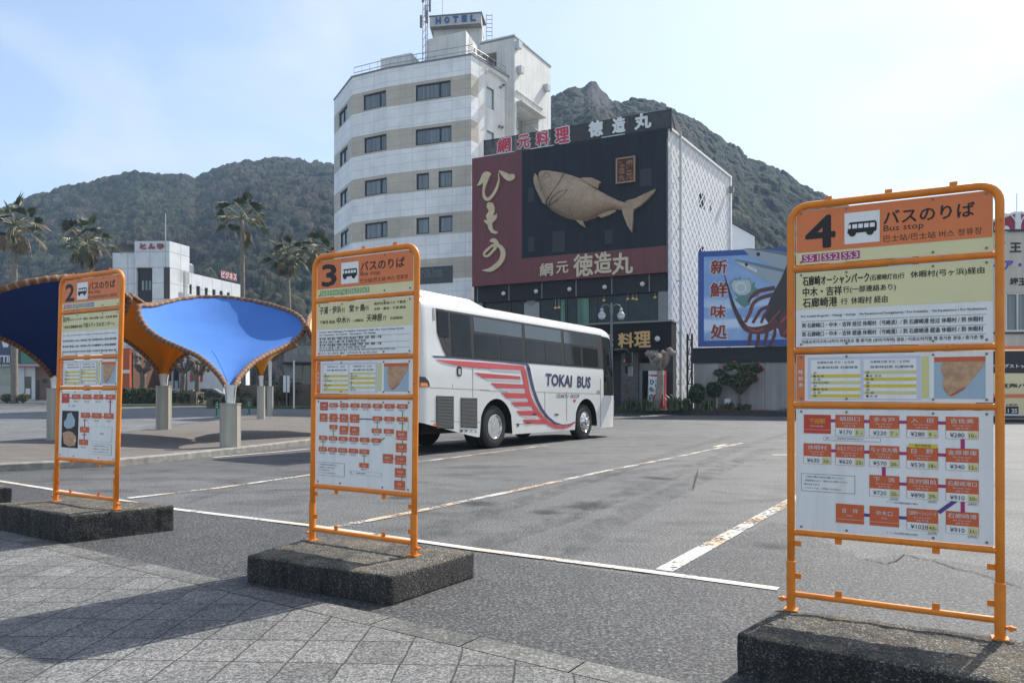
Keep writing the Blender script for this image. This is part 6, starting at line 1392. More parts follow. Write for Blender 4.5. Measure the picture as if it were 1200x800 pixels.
# seal plaque
seal = thing('seal_plaque', 'square brown carved seal plaque above the fish tail', 'plaque', RW.P(RW.hit(735, 202)[0], RW.hit(735, 202)[1], OB))
a, b_ = RW.hit(724.5)[0], RW.hit(747)[0]; z0, z1 = RW.hit(736, 217)[1], RW.hit(736, 187)[1]; wd = b_ - a
mb = MB(); mb.box(RW.P(a, z0, OB + .12), RW.ex * wd, RW.n * -.12, RW.ez * (z1 - z0)); mb.build('plaque_board', mat('seal_brown', (.055, .02, .012), .6), seal, world=True)
mb = MB(); fw = .10
for s0, s1, q0_, q1_ in ((a, b_, z1 - fw, z1), (a, b_, z0, z0 + fw), (a, a + fw, z0 + fw, z1 - fw), (b_ - fw, b_, z0 + fw, z1 - fw)): mb.box(RW.P(s0, q0_, OB + .2), RW.ex * (s1 - s0), RW.n * -.16, RW.ez * (q1_ - q0_))
mb.build('plaque_frame', mat('seal_rim', (.33, .20, .12), .6), seal, world=True)
mb = MB(); hh = (z1 - z0 - .3)
for i, ch in enumerate('徳造丸'): text(mb, ch, lambda x, z, d=0: RW.P(x, z, OB + .125 + d), hh * .30, a + wd * .30, z1 - .16 - hh * (.32 + i * .335), wd * .34, 0, 'c', .03, depth=.04)
for i, ch in enumerate('網元'): text(mb, ch, lambda x, z, d=0: RW.P(x, z, OB + .125 + d), hh * .44, a + wd * .70, z1 - .16 - hh * (.46 + i * .51), wd * .34, 0, 'c', .03, depth=.04)
mb.build('lettering', mat('seal_letter', (.30, .13, .06), .6), seal, world=True)
# ---------------- white annex behind
an0 = gp_line((0, 64.0), (1, .02), 845); an1 = gp_line((0, 64.0), (1, .02), 884.5); AX = Wall(an0, (an1[0] - an0[0], an1[1] - an0[1]))
ann = thing('annex_building', 'small white building with sloping roof behind the latticed wall', 'building', (an0[0], an0[1], G(64)))
mb = MB(); la = math.hypot(an1[0] - an0[0], an1[1] - an0[1]); za, zb_ = AX.hit(845, 255)[1], AX.hit(884, 277)[1]; gz_ = G(64)
mb.prism([AX.P(0, gz_), AX.P(la, gz_), AX.P(la, zb_), AX.P(0, za)], Vector((3, 10, 0))); mb.build('wall', mat('annex_white', (.72, .74, .78), .6, var=.05, vs=1), ann, world=True)
mb = MB(); mb.prism([AX.P(-.2, za + .12, .15), AX.P(la + .15, zb_ + .0, .15), AX.P(la + .15, zb_ + .12, .15), AX.P(-.2, za + .3, .15)], Vector((3, 10.4, 0))); mb.build('roof', mat('annex_roof', (.10, .10, .10), .6), ann, world=True)
# ---------------- billboard on concrete wall
b0 = ((813 - CX) / FPX * 42.6, 42.6); BB = Wall(b0, (2.2, -.55)); bl = BB.hit(1075)[0]
cw = thing('concrete_wall', 'grey concrete wall with dark band carrying the blue billboard', 'wall', BB.P(0, rb)); zw0 = G(42) + .28; zw1, zw2 = BB.hit(860, 425)[1], BB.hit(860, 407)[1]
M_WCON = mat('board_marked_concrete', (.29, .285, .275), .85, var=.3, vs=1.3, streak=True, bump=.2, bs=8)
mb = MB(); n_ = 9
for i in range(n_): mb.box(BB.P(bl * i / n_ + .01, zw0 - .1, .0), BB.ex * (bl / n_ - .02), BB.n * -.35, BB.ez * (zw1 - zw0 + .1))
mb.build('wall_panel', M_WCON, cw, world=True)
mb = MB(); mb.box(BB.P(-.05, zw1 + .002, .08), BB.ex * (bl + .1), BB.n * -.5, BB.ez * (zw2 - zw1)); mb.build('dark_band', mat('band_grey', (.035, .037, .04), .8, spec=.2, var=.1, vs=1), cw, world=True)
bbd = thing('billboard', 'blue framed billboard of a spiny lobster and two silver fish', 'billboard', BB.P(bl / 2, zw2))
s0 = BB.hit(818)[0]; zb0 = BB.hit(818, 406.5)[1]; zb1 = BB.hit(818, 296)[1]
mb = MB(); mb.box(BB.P(s0, zb0, .30), BB.ex * (bl - s0), BB.n * -.25, BB.ez * (zb1 - zb0)); mb.build('frame', mat('frame_blue', (.020, .075, .30), .4), bbd, world=True)
b = NB('poster_print'); n1_ = b.noise(.55, 4, .6); wv = b.n('TexWave'); wv.wave_type = 'RINGS'; wv.inputs['Scale'].default_value = 1.1; wv.inputs['Distortion'].default_value = 5; wv.inputs['Detail'].default_value = 1; b.l(b.co.outputs['UV'], wv.inputs['Vector'])
suv = b.n('SeparateXYZ'); b.l(b.co.outputs['UV'], suv.inputs[0]); lowm = b.ramp(suv.outputs[1], [(.35, 1.0), (.62, 0.0)])
c = b.mix(b.math('MULTIPLY', b.ramp(wv.outputs['Fac'], [(.35, 0.0), (.8, .8)]), lowm), (.20, .34, .62), (.66, .76, .90)); c = b.mix(b.ramp(n1_, [(.4, 0.0), (.7, .4)]), c, (.50, .64, .84)); b.col(c); b.rough(.35); M_PRINT = b.m
mg = .33; mb = MB(); q = [(s0 + mg, zb0 + mg), (bl - mg, zb0 + mg), (bl - mg, zb1 - mg), (s0 + mg, zb1 - mg)]
asp = (bl - s0) / (zb1 - zb0); mb.quad(*[BB.P(a, b_, .306) for a, b_ in q], 0, [(0, 0), (asp, 0), (asp, 1), (0, 1)])
pic = mb.build('poster', M_PRINT, bbd, world=True)
ZP = zoomer(810, 280, 6.154)
def PP(x, y, d=0): px, py = ZP(x, y); s, z = BB.hit(px, py); return BB.P(s, z, .306 + d)
arts = [MB() for _ in range(1)]; A_ = arts[0]
PM = [mat('print_silver', (.30, .36, .41), .35), mat('print_steel', (.13, .17, .20), .35), mat('print_dark', (.020, .012, .012), .35), mat('print_wine', (.095, .015, .018), .35), mat('print_red', (.30, .05, .04), .35), mat('print_shell', (.42, .50, .50), .35), mat('print_teal', (.10, .22, .21), .35), mat('print_white', (.75, .76, .78), .35), mat('print_letter_red', (.62, .11, .07), .35), mat('print_pale', (.55, .62, .66), .35)]
def poly(pts, m, d): A_.add([PP(x, y, d) for x, y in pts][::-1], [tuple(range(len(pts)))], m)
# fish 1 & 2
poly([(370, 80), (420, 130), (500, 165), (600, 210), (700, 235), (800, 250), (1000, 290), (1000, 150), (800, 130), (640, 95), (500, 85), (420, 78)], 0, .004); poly([(370, 78), (420, 76), (520, 82), (640, 95), (800, 130), (1000, 150), (1000, 175), (800, 155), (640, 122), (500, 95)], 1, .006)
poly([(305, 160), (360, 205), (420, 245), (500, 290), (600, 330), (700, 345), (900, 360), (900, 270), (750, 248), (640, 222), (520, 195), (400, 170), (330, 158)], 0, .008); poly([(305, 160), (330, 156), (400, 168), (520, 193), (640, 220), (750, 246), (900, 268), (900, 284), (750, 264), (640, 242), (500, 210), (400, 182)], 1, .010); poly([(320, 172), (370, 200), (470, 250), (470, 225), (400, 195)], 9, .012)
for cx, cy, r_ in ((395, 192, 12), (480, 118, 14)): poly([(cx + r_ * math.cos(t), cy + r_ * math.sin(t)) for t in np.linspace(0, 2 * math.pi, 13)[:-1]], 2, .014)
# turban shell
poly([(275, 320), (300, 300), (320, 285), (335, 300), (345, 278), (360, 300), (420, 290), (430, 330), (460, 310), (455, 350), (495, 380), (480, 420), (430, 430), (420, 480), (380, 500), (350, 480), (310, 440), (335, 430), (290, 370)], 6, .007)
poly([(285, 330), (305, 305), (360, 300), (415, 300), (430, 340), (425, 385), (390, 410), (340, 410), (300, 380)], 5, .009)
poly([(354 + 42 * math.cos(t), 355 + 42 * math.sin(t)) for t in np.linspace(0, 2 * math.pi, 21)[:-1]], 9, .011); poly([(356 + 28 * math.cos(t), 357 + 28 * math.sin(t)) for t in np.linspace(0, 2 * math.pi, 21)[:-1]], 5, .013)
# lobster
poly([(700, 150), (665, 240), (640, 300), (600, 370), (570, 430), (540, 500), (525, 570), (560, 620), (640, 660), (760, 700), (900, 720), (1100, 600), (1150, 420), (1100, 260), (950, 160), (800, 120)], 2, .016)
poly([(620, 640), (640, 560), (700, 480), (800, 440), (900, 470), (960, 560), (900, 660), (800, 720), (700, 725), (640, 705)], 3, .018)
def rib(pts, m, d): ribbon(A_, pts, lambda x, y, dd=0: PP(x, y, d + dd), m, .002)
rib([(240, 270, 4), (262, 350, 12), (300, 480, 26), (345, 580, 34), (385, 640, 40), (430, 660, 46), (500, 660, 56), (560, 640, 56), (620, 600, 50)], 3, .020); rib([(236, 265, 3), (262, 345, 10), (300, 475, 20), (345, 570, 24), (380, 630, 20)], 2, .024)
for pts in ([(385, 605, 22), (420, 540, 24), (445, 470, 26), (500, 430, 26), (590, 405, 28)], [(440, 610, 20), (470, 560, 22), (500, 515, 24), (560, 490, 24)], [(405, 460, 14), (440, 415, 24), (490, 380, 28), (600, 358, 30)], [(430, 660, 18), (420, 720, 26), (415, 770, 20)], [(480, 665, 18), (480, 720, 26), (470, 775, 20)], [(545, 650, 18), (540, 700, 24), (520, 765, 18)], [(600, 640, 18), (595, 700, 24), (560, 775, 16)], [(500, 610, 18), (520, 560, 20), (550, 520, 20)]): rib(pts, 3, .026)
for pts in ([(400, 640, 10), (460, 668, 14), (520, 650, 12)], [(640, 610, 14), (690, 560, 16), (760, 540, 12)], [(660, 690, 14), (700, 640, 18), (690, 600, 10)], [(392, 590, 6), (425, 530, 7), (450, 470, 7)], [(560, 610, 8), (600, 560, 10), (640, 520, 8)]): rib(pts, 4, .030)
for i in range(6):                              # tail segments and the far feelers
    x0, y0 = 1010 + i * 70, 330 - i * 34; poly([(x0, y0 - 120 + i * 8), (x0 + 80, y0 - 150 + i * 8), (x0 + 105, y0 + 60 - i * 10), (x0 + 20, y0 + 110 - i * 10)], 3 if i % 2 else 2, .034 + i * .002)
rib([(1000, 560, 46), (1080, 610, 40), (1180, 560, 30), (1280, 440, 18), (1340, 320, 5)], 3, .050)
for pts in ([(960, 600, 24), (1060, 560, 26), (1150, 470, 16)], [(930, 640, 22), (1010, 690, 26), (1090, 760, 14)], [(860, 680, 20), (900, 730, 24), (930, 775, 14)], [(780, 700, 18), (790, 740, 20), (770, 778, 12)]): rib(pts, 4, .054)
poly([(760, 300), (850, 260), (900, 300), (880, 380), (800, 420), (745, 370)], 3, .058); poly([(800 + 22 * math.cos(t), 560 + 22 * math.sin(t)) for t in np.linspace(0, 2 * math.pi, 15)[:-1]], 9, .060); poly([(800 + 12 * math.cos(t), 560 + 12 * math.sin(t)) for t in np.linspace(0, 2 * math.pi, 13)[:-1]], 2, .062)
A_.build('printed_picture', PM, pic, world=True)
mb = MB(); kk = BB.p.y / FPX
for ch, cx, cy, hp in (('新', 195, 208, 100), ('鮮', 195, 372, 105), ('味', 192, 528, 90), ('処', 196, 672, 100)):
    px, py = ZP(cx, cy); s, z = BB.hit(px, py)
    for d, off_, m, ex in ((.004, .075, 7, 0), (.012, .022, 8, 0)):
        hh = (hp + ex) / 6.154 * kk; text(mb, ch, lambda a, b_, dd=0: BB.P(a, b_, .306 + d), hh, s, z - hh / 2, hh * 1.12, m, 'c', 0, .06, bold=off_)
mb.build('lettering', PM, pic, world=True)
mb = MB()
for t in (.12, .35, .6, .83): mb.box(BB.P(s0 + (bl - s0) * t, zb0 + mg, .3065), BB.ex * .015, BB.n * -.01, BB.ez * (zb1 - zb0 - 2 * mg))
mb.build('panel_joint', M_GREY, pic, world=True)
# old rusty steel rack between the buildings
rk = thing('steel_rack', 'narrow rusty steel ladder frame standing beside the concrete wall', 'frame', Vector(W3(808, 0, 41.6)).xy.to_3d() + Vector((0, 0, zw0)))
M_RUST = mat('rusty_steel', (.035, .022, .016), .8, var=.4, vs=6); mb = MB(); Hk = EYE + (HZ - 391) / FPX * 41.6 - zw0
for dx in (-.12, .14): mb.box((dx - .05, -.05, 0), (.10, 0, 0), (0, .1, 0), (0, 0, Hk))
mb.build('upright', M_RUST, rk)
mb = MB()
for i in range(5): mb.box((-.07, -.03, .6 + i * (Hk - .8) / 4.2), (.165, 0, 0), (0, .06, 0), (0, 0, .06)); mb.tube([(-.07, 0, .6 + i * (Hk - .8) / 4.2), (.09, 0, .6 + (i + .9) * (Hk - .8) / 4.2)], .02, 4)
mb.build('rung', M_RUST, rk)
# ---------------- pale building at the photo edge
w0 = gp_line((0, 46.0), (1, -.10), 1120); PB = Wall(w0, (1, -.10)); pl = PB.hit(1420)[0]; pz = G(44) + .2
pb = thing('cream_building', 'cream shop building with a dark red emblem sign on its roof', 'building', (w0[0], w0[1], pz))
pt = PB.hit(1190, 271.5)[1]
wn = [(PB.hit(x0)[0], PB.hit(x1)[0], PB.hit(1190, 388)[1], PB.hit(1190, 343)[1]) for x0, x1 in ((1130, 1160), (1179, 1207), (1240, 1290))]
mb = MB(); facade(mb, PB, 0, pl, pz, pt, wn, None, .15); mb.quad(PB.P(0, pz), PB.P(0, pz, -9), PB.P(0, pt, -9), PB.P(0, pt)); mb.quad(PB.P(0, pt), PB.P(pl, pt), PB.P(pl, pt, -9), PB.P(0, pt, -9)); mb.quad(PB.P(pl, pz), PB.P(pl, pz, -9), PB.P(pl, pt, -9), PB.P(pl, pt))
mb.build('wall', mat('cream_render', (.56, .51, .44), .8, var=.15, vs=1.2, streak=True), pb, world=True)
for h_ in wn: window(PB, h_, pb, (.5,), .08, .12, glass=M_CWIN, frame=M_STEELW)
mb = MB(); mb.box(PB.P(-.1, pt, .12), PB.ex * (pl + .2), PB.n * -.5, PB.ez * .12); mb.box(PB.P(0, PB.hit(1190, 391)[1], .1), PB.ex * pl, PB.n * -.2, PB.ez * .1); mb.build('trim', M_WFRAME, pb, world=True)
mb = MB(); kq = 46 / FPX * .98
for ch, cx, cy, hp, m in (('王', 1190, 290, 11, 0), ('伊', 1172, 289, 12, 0), ('豆', 1208, 289, 12, 0), ('ア・', 1186, 311, 11, 1), ('イ', 1168, 311, 11, 1), ('ン', 1207, 311, 11, 1), ('埼玉', 1193, 330, 9, 0)):
    s, z = PB.hit(cx, cy); text(mb, ch, lambda a, b_, d=0: PB.P(a, b_, .02), hp * kq, s, z - hp * kq / 2, None, m, 'c', .04)
mb.build('lettering', [M_INK, mat('sign_violet', (.10, .07, .40), .5)], pb, world=True)
# dark red emblem box on the roof
zr0, zr1 = pt + .12, PB.hit(1192, 248.5)[1]; sc = PB.hit(1192)[0]; sl_ = PB.hit(1140)[0]; sr = PB.hit(1245)[0]
mb = MB(); zl = PB.hit(1140, 268)[1]
mb.prism([PB.P(sl_, zr0, .05), PB.P(sc - .16, zr0, .05), PB.P(sc - .16, zr1 - .1, .05), PB.P(sl_, zl, .05)], PB.n * -.4); mb.prism([PB.P(sc + .16, zr0, .05), PB.P(sr, zr0, .05), PB.P(sr, zl, .05), PB.P(sc + .16, zr1 - .1, .05)], PB.n * -.4)
eb = mb.build('emblem_board', mat('emblem_crimson', (.27, .015, .05), .5), pb, world=True)
mb = MB(); mb.box(PB.P(sc - .155, zr0, .10), PB.ex * .31, PB.n * -.5, PB.ez * (zr1 - zr0)); mb.tube([PB.P(sl_, zl, .06), PB.P(sc - .16, zr1 - .05, .06)], .09, 6); mb.tube([PB.P(sr, zl, .06), PB.P(sc + .16, zr1 - .05, .06)], .09, 6)
for c_ in (PB.hit(1178)[0], PB.hit(1207)[0]):
    pp = [PB.P(c_ + 0.62 * math.cos(t), zr0 + .92 * math.sin(t), .09) for t in np.linspace(0, math.pi, 15)]; mb.tube(pp, .045, 6); mb.lathe(PB.P(c_, zr0 + .02, .04), [(.2, 0), (.2, .05)], 14, ax=PB.n)
mb.build('emblem', mat('emblem_white', (.74, .74, .76), .5), eb, world=True)
mb = MB(); mb.tube([PB.P(sc - .02, zr1 - .1, 0), PB.P(sc - .02, zr1 + 1.1, 0)], .02, 5); mb.build('aerial_rod', M_GALV, pb, world=True)
# ---------------- white office block with palms
ZO = zoomer(120, 260, 3.335); YO = 88.0; og = G(90)
M_OFF = brickmat('office_panel', (.60, .62, .64), (.63, .65, .67), (.38, .40, .42), 1.9, 1.9, .05, .5, streak=.06)
off = thing('office_building', 'white tiled office block with a taller tower and red lettering', 'building', (W3(180, 0, YO).x, YO, og))
OF = Wall((W3(157.5, 0, YO).x, YO), (1, -.02)); ow = OF.hit(198.5)[0]
def oz(y, wl=OF, x=180): return wl.hit(x, 260 + y / 3.335)[1]
zt_t, zt_l = oz(75), oz(116)
M_OFDK = mat('office_dark_glass', (.018, .017, .016), .35, spec=.3)
# tower side and long wing recede to the back
OS = Wall((OF.P(ow, 0).x, OF.P(ow, 0).y), (.30, 1.0)); OS.n = OS.n if OS.n.x > 0 else -OS.n
st_ = OS.hit(222)[0]; sw = OS.hit(283)[0]
mb = MB()
hx0, hx1 = OF.hit(120 + 133 / 3.335)[0], OF.hit(120 + 195 / 3.335)[0]
stripe = (hx0, hx1, og + 8, oz(178))
facade(mb, OF, 0, ow, og, zt_t, [stripe], None, .4); lx = OF.hit(128.5)[0]
OLw = Wall((OF.P(lx, 0, -.6).x, OF.P(lx, 0, -.6).y), (1, -.02)); facade(mb, OLw, 0, -lx, og, zt_l)
zt_w = OS.hit(283, 260 + 252 / 3.335)[1]; zt_w0 = OS.hit(222, 260 + 192 / 3.335)[1]; zt_w = (zt_w + zt_w0) / 2
wins = []
for xa, xb, y0, y1 in ((297, 315, 235, 275), (333, 350, 243, 283), (367, 383, 252, 289), (400, 413, 262, 290), (430, 443, 270, 293), (458, 471, 277, 296), (487, 498, 283, 300)):
    a, b_ = OS.hit(120 + xa / 3.335)[0], OS.hit(120 + xb / 3.335)[0]; wins.append((a, b_))
zq1 = OS.hit(120 + 306 / 3.335, 260 + 236 / 3.335)[1]; zq0 = OS.hit(120 + 306 / 3.335, 260 + 275 / 3.335)[1]
facade(mb, OS, 0, st_, og, zt_t); facade(mb, OS, st_, sw, og, zt_w, [(a, b_, zq0, zq1) for a, b_ in wins] + [(a, b_, og + 1.2, og + 3.6) for a, b_ in wins[1:]], None, .25)
bk_ = 14
def pt3(wl, s, o, z): p = wl.P(s, 0, o); return Vector((p.x, p.y, z))
for s0_, s1_, z_ in ((0, st_, zt_t), (st_, sw, zt_w)):
    mb.quad(pt3(OS, s0_, 0, z_), pt3(OS, s1_, 0, z_), pt3(OS, s1_, -11, z_), pt3(OS, s0_, -11, z_), 1)
mb.quad(pt3(OS, st_, 0, zt_w), pt3(OS, st_, -11, zt_w), pt3(OS, st_, -11, zt_t), pt3(OS, st_, 0, zt_t)); mb.quad(pt3(OS, sw, 0, og), pt3(OS, sw, -11, og), pt3(OS, sw, -11, zt_w), pt3(OS, sw, 0, zt_w))
pL = OLw.P(0, 0); mb.quad(OLw.P(0, zt_l), OLw.P(-lx, zt_l), OLw.P(-lx, zt_l, -9), OLw.P(0, zt_l, -9), 1); mb.quad(OLw.P(0, og), OLw.P(0, og, -9), OLw.P(0, zt_l, -9), OLw.P(0, zt_l)); mb.quad(OF.P(0, zt_l), OF.P(0, zt_l, -9), OF.P(0, zt_t, -9), OF.P(0, zt_t))
mb.build('wall', [M_OFF, M_ROOFC], off, world=True)
for a, b_ in wins: window(OS, (a, b_, zq0, zq1), off, (.5,), .10, .22)
for a, b_ in wins[1:]: window(OS, (a, b_, og + 1.2, og + 3.6), off, (.5,), .10, .22)
mb = MB(); mb.box(OF.P(stripe[0], stripe[2], -.35), OF.ex * (stripe[1] - stripe[0]), OF.n * -.1, OF.ez * (stripe[3] - stripe[2])); dk = mb.build('dark_strip', M_OFDK, off, world=True)
mb = MB()
for i in range(3): z = oz(265); a = hx0 + .5 + i * (hx1 - hx0 - .6) / 3; mb.box(OF.P(a, z, -.33), OF.ex * ((hx1 - hx0 - 1.2) / 3), OF.n * -.05, OF.ez * (oz(228) - z))
mb.build('pane', M_CWIN, dk, world=True)
c0_, c1_ = OF.hit(120 + 241 / 3.335)[0], ow
mb = MB(); zz1, zz0 = oz(178), oz(300); mb.box(OF.P(c0_, zz0, .06), OF.ex * (c1_ - c0_ + .06), OF.n * -.08, OF.ez * (zz1 - zz0)); mb.build('dark_corner_panel', mat('panel_brown', (.05, .04, .035), .5), off, world=True)
mb = MB(); s_, z_ = OF.hit(178, 260 + 96 / 3.335); hh = 22 / 3.335 / FPX * YO
for i, ch in enumerate('とん亭'): text(mb, ch, lambda a, b_, d=0: OF.P(a, b_, .05 + d), hh, OF.hit(120 + (160 + i * 34) / 3.335)[0], z_ - hh / 2, hh * 1.15, 0, 'c', .045, depth=.15)
mb.build('lettering', mat('sign_brick_red', (.30, .05, .06), .5), off, world=True)
mb = MB(); sA, sB_ = OS.hit(120 + 475 / 3.335)[0], OS.hit(120 + 537 / 3.335)[0]; zA = zt_w + .4
mb.box(OS.P(sA, zA, -.5), OS.ex * (sB_ - sA), OS.n * -.15, OS.ez * 1.1); rsb = mb.build('roof_sign', mat('roof_sign_brown', (.16, .06, .06), .6), off, world=True)
mb = MB()
for i, ch in enumerate('ビジネス'): text(mb, ch, lambda a, b_, d=0: OS.P(a, b_, -.46 + d), .8, sA + (sB_ - sA) * (i + .5) / 4, zA + .15, (sB_ - sA) * .19, 0, 'c', 0, bold=.06)
mb.build('lettering', mat('roof_sign_pink', (.70, .45, .46), .5), rsb, world=True)
mb = MB(); p_ = W3(194, 0, YO + 3); mb.tube([(p_.x, p_.y, zt_t), (p_.x, p_.y, EYE + (HZ - 250) / FPX * p_.y)], .06, 6); mb.build('aerial_rod', M_GALV, off, world=True)
mb = MB()
for px, y0_ in ((244, 311), (237, 309)):
    s_ = OS.hit(px)[0]; p_ = OS.P(s_, 0, -3); mb.lathe((p_.x, p_.y, zt_w), [(.5, 0), (.55, .1), (.55, 1.7), (.3, 1.9)], 10)
mb.build('water_tank', M_SILV, off, world=True)

# ---------------- row of small shops
YS = 74.0; sg_ = G(YS)
def shop(name, label, cat, x0, x1, ytop, m, extra, Y=YS, deep=8):
    w_ = Wall((W3(x0, 0, Y).x, Y), (1, 0)); ln = w_.hit(x1)[0]; zt_ = w_.hit(x0, ytop)[1]; root = thing(name, label, cat, (w_.P(ln / 2, 0).x, Y, G(Y)))
    q = MB(); q.box(w_.P(0, G(Y) - .3), w_.ex * ln, w_.n * -deep, w_.ez * (zt_ - G(Y) + .3)); q.build('wall', m, root, world=True)
    def bx(nm, xa, xb, ya, yb, o, mm, d=.1): 
        a, b_ = w_.hit(xa)[0], w_.hit(xb)[0]; q = MB(); z1, z0 = w_.hit(0, ya)[1], max(G(Y) + .0, w_.hit(0, yb)[1]); q.box(w_.P(a, z0, o), w_.ex * (b_ - a), w_.n * -d, w_.ez * (z1 - z0)); return q.build(nm, mm, root, world=True)
    extra(w_, bx, root); return root
M_BEIGE = mat('shop_beige', (.36, .36, .30), .8, var=.12, vs=1); M_SHOPW = mat('shop_white', (.66, .67, .68), .7, var=.08, vs=1); M_NSIGN = mat('shop_sign_navy', (.03, .055, .12), .4)
def e1(w_, bx, root):
    s_ = bx('sign_board', -20, 14.5, 399, 429, .25, M_NSIGN, .2)
    q = MB(); s0_, z_ = w_.hit(13.5, 425); text(q, 'ETTII', lambda a, b_, d=0: w_.P(a, b_, .27), .75, s0_, z_, 1.6, 0, 'r', .03); text(q, 'caffe e gelato', lambda a, b_, d=0: w_.P(a, b_, .27), .3, s0_, z_ - .42, 1.7, 0, 'r', .02); 
    cup = [w_.P(w_.hit(x)[0], w_.hit(0, y)[1], .27) for x, y in ((4, 399.5), (13, 402), (11.5, 407), (6, 407))]; q.add(cup, [(3, 2, 1, 0)]); q.build('lettering', M_INKW, s_, world=True)
    bx('wall_base', -20, 15, 452, 463, .05, mat('shop_base', (.42, .42, .38), .8), .1)
shop('shop_building', 'beige shop with a dark blue name board', 'shop', -22, 15, 396, M_BEIGE, e1, 73.8)
def e2(w_, bx, root):
    bx('green_fascia', 28.5, 50, 404, 426, .5, mat('fascia_green', (.05, .22, .15), .5), .6); bx('dark_fascia', 20, 28.4, 408, 426.5, .5, mat('fascia_teal', (.015, .05, .05), .5), .55); bx('awning_edge', 20, 54, 427, 429.2, 1.0, mat('awning_pink', (.66, .36, .44), .6), 1.2)
    d_ = bx('door', 29.5, 37.5, 441, 467, .05, mat('door_glass', (.05, .06, .06), .1), .1); bx('door_frame', 28.6, 29.4, 430, 468, .12, M_SHOPW, .12); bx('door_frame', 37.8, 42, 430, 468.5, .12, M_SHOPW, .12); bx('poster', 31, 36.5, 455, 462, .14, M_INKW, .02); bx('shop_wall', 42.1, 70, 430, 468.5, .06, mat('shop_brown', (.17, .10, .075), .7, var=.3, vs=1), .1); bx('doorway', 43, 46.5, 445, 468, .1, M_WFRAME, .05)
    q = MB(); s_, z_ = w_.hit(53, 446); q.lathe(w_.P(s_, z_, .08), [(.25, 0), (.25, .06)], 14, ax=w_.n); q.build('shop_emblem', M_WFRAME, root, world=True)
shop('shop_building', 'white shop with a green fascia and pink awning edge', 'shop', 20, 72, 406, M_SHOPW, e2)
def e3(w_, bx, root):
    bx('red_band', 150, 154.5, 442, 458, .1, M_INKW, .1)
    s_ = bx('pillar_sign', 146, 154.8, 408, 455, .5, mat('pillar_orange', (.42, .085, .025), .5), .4); q = MB(); a, z_ = w_.hit(146, 437.5); q.box(w_.P(a, z_, .55), w_.ex * .75, w_.n * -.05, w_.ez * .35); q.build('sign_stripe', M_INKW, s_, world=True)
shop('shop_building', 'low brown shop with an orange pillar sign near the amber canopy', 'shop', 120, 156, 412, mat('shop_dark_brown', (.12, .055, .03), .7), e3)
def e4(w_, bx, root):
    for i in range(9): bx('window', 158.5 + i * 9.2, 164 + i * 9.2, 428 if i % 3 else 436, 446 if i % 3 else 462, .06, M_WGLASS if i > 1 else M_WFRAME, .1)
    for x in (205.5, 211, 218.5): bx('shop_banner', x, x + 1.4, 425, 455, .5, M_NSIGN, .05)
    bx('poster', 223, 226, 438, 447, .1, mat('poster_red', (.5, .05, .06), .5), .04); bx('poster', 233, 237, 437, 447, .1, MATS['poster_red'], .04); bx('roof_edge', 156, 262, 409, 411.5, .3, M_GREYTR, .4)
    bx('poster', 156.5, 160, 431, 438, .1, MATS['poster_red'], .04)
shop('shop_building', 'long white shopfront seen under the canopies with blue banners', 'shop', 156, 262, 410, M_SHOPW, e4, 80)
def e5(w_, bx, root):
    for x in (344, 352, 360, 368): bx('window', x, x + 5, 409, 416, .05, M_CWIN, .1)
    for x in (346, 356): bx('shopfront', x, x + 8, 428, 452, .05, M_WGLASS, .1)
    bx('awning', 334, 420, 424.5, 427, .9, M_DKGREY, 1)
shop('shop_building', 'grey two storey shop with dark awning behind the slim white pole', 'shop', 333, 430, 405, mat('shop_grey', (.25, .235, .22), .8, var=.15, vs=1), e5, 78)

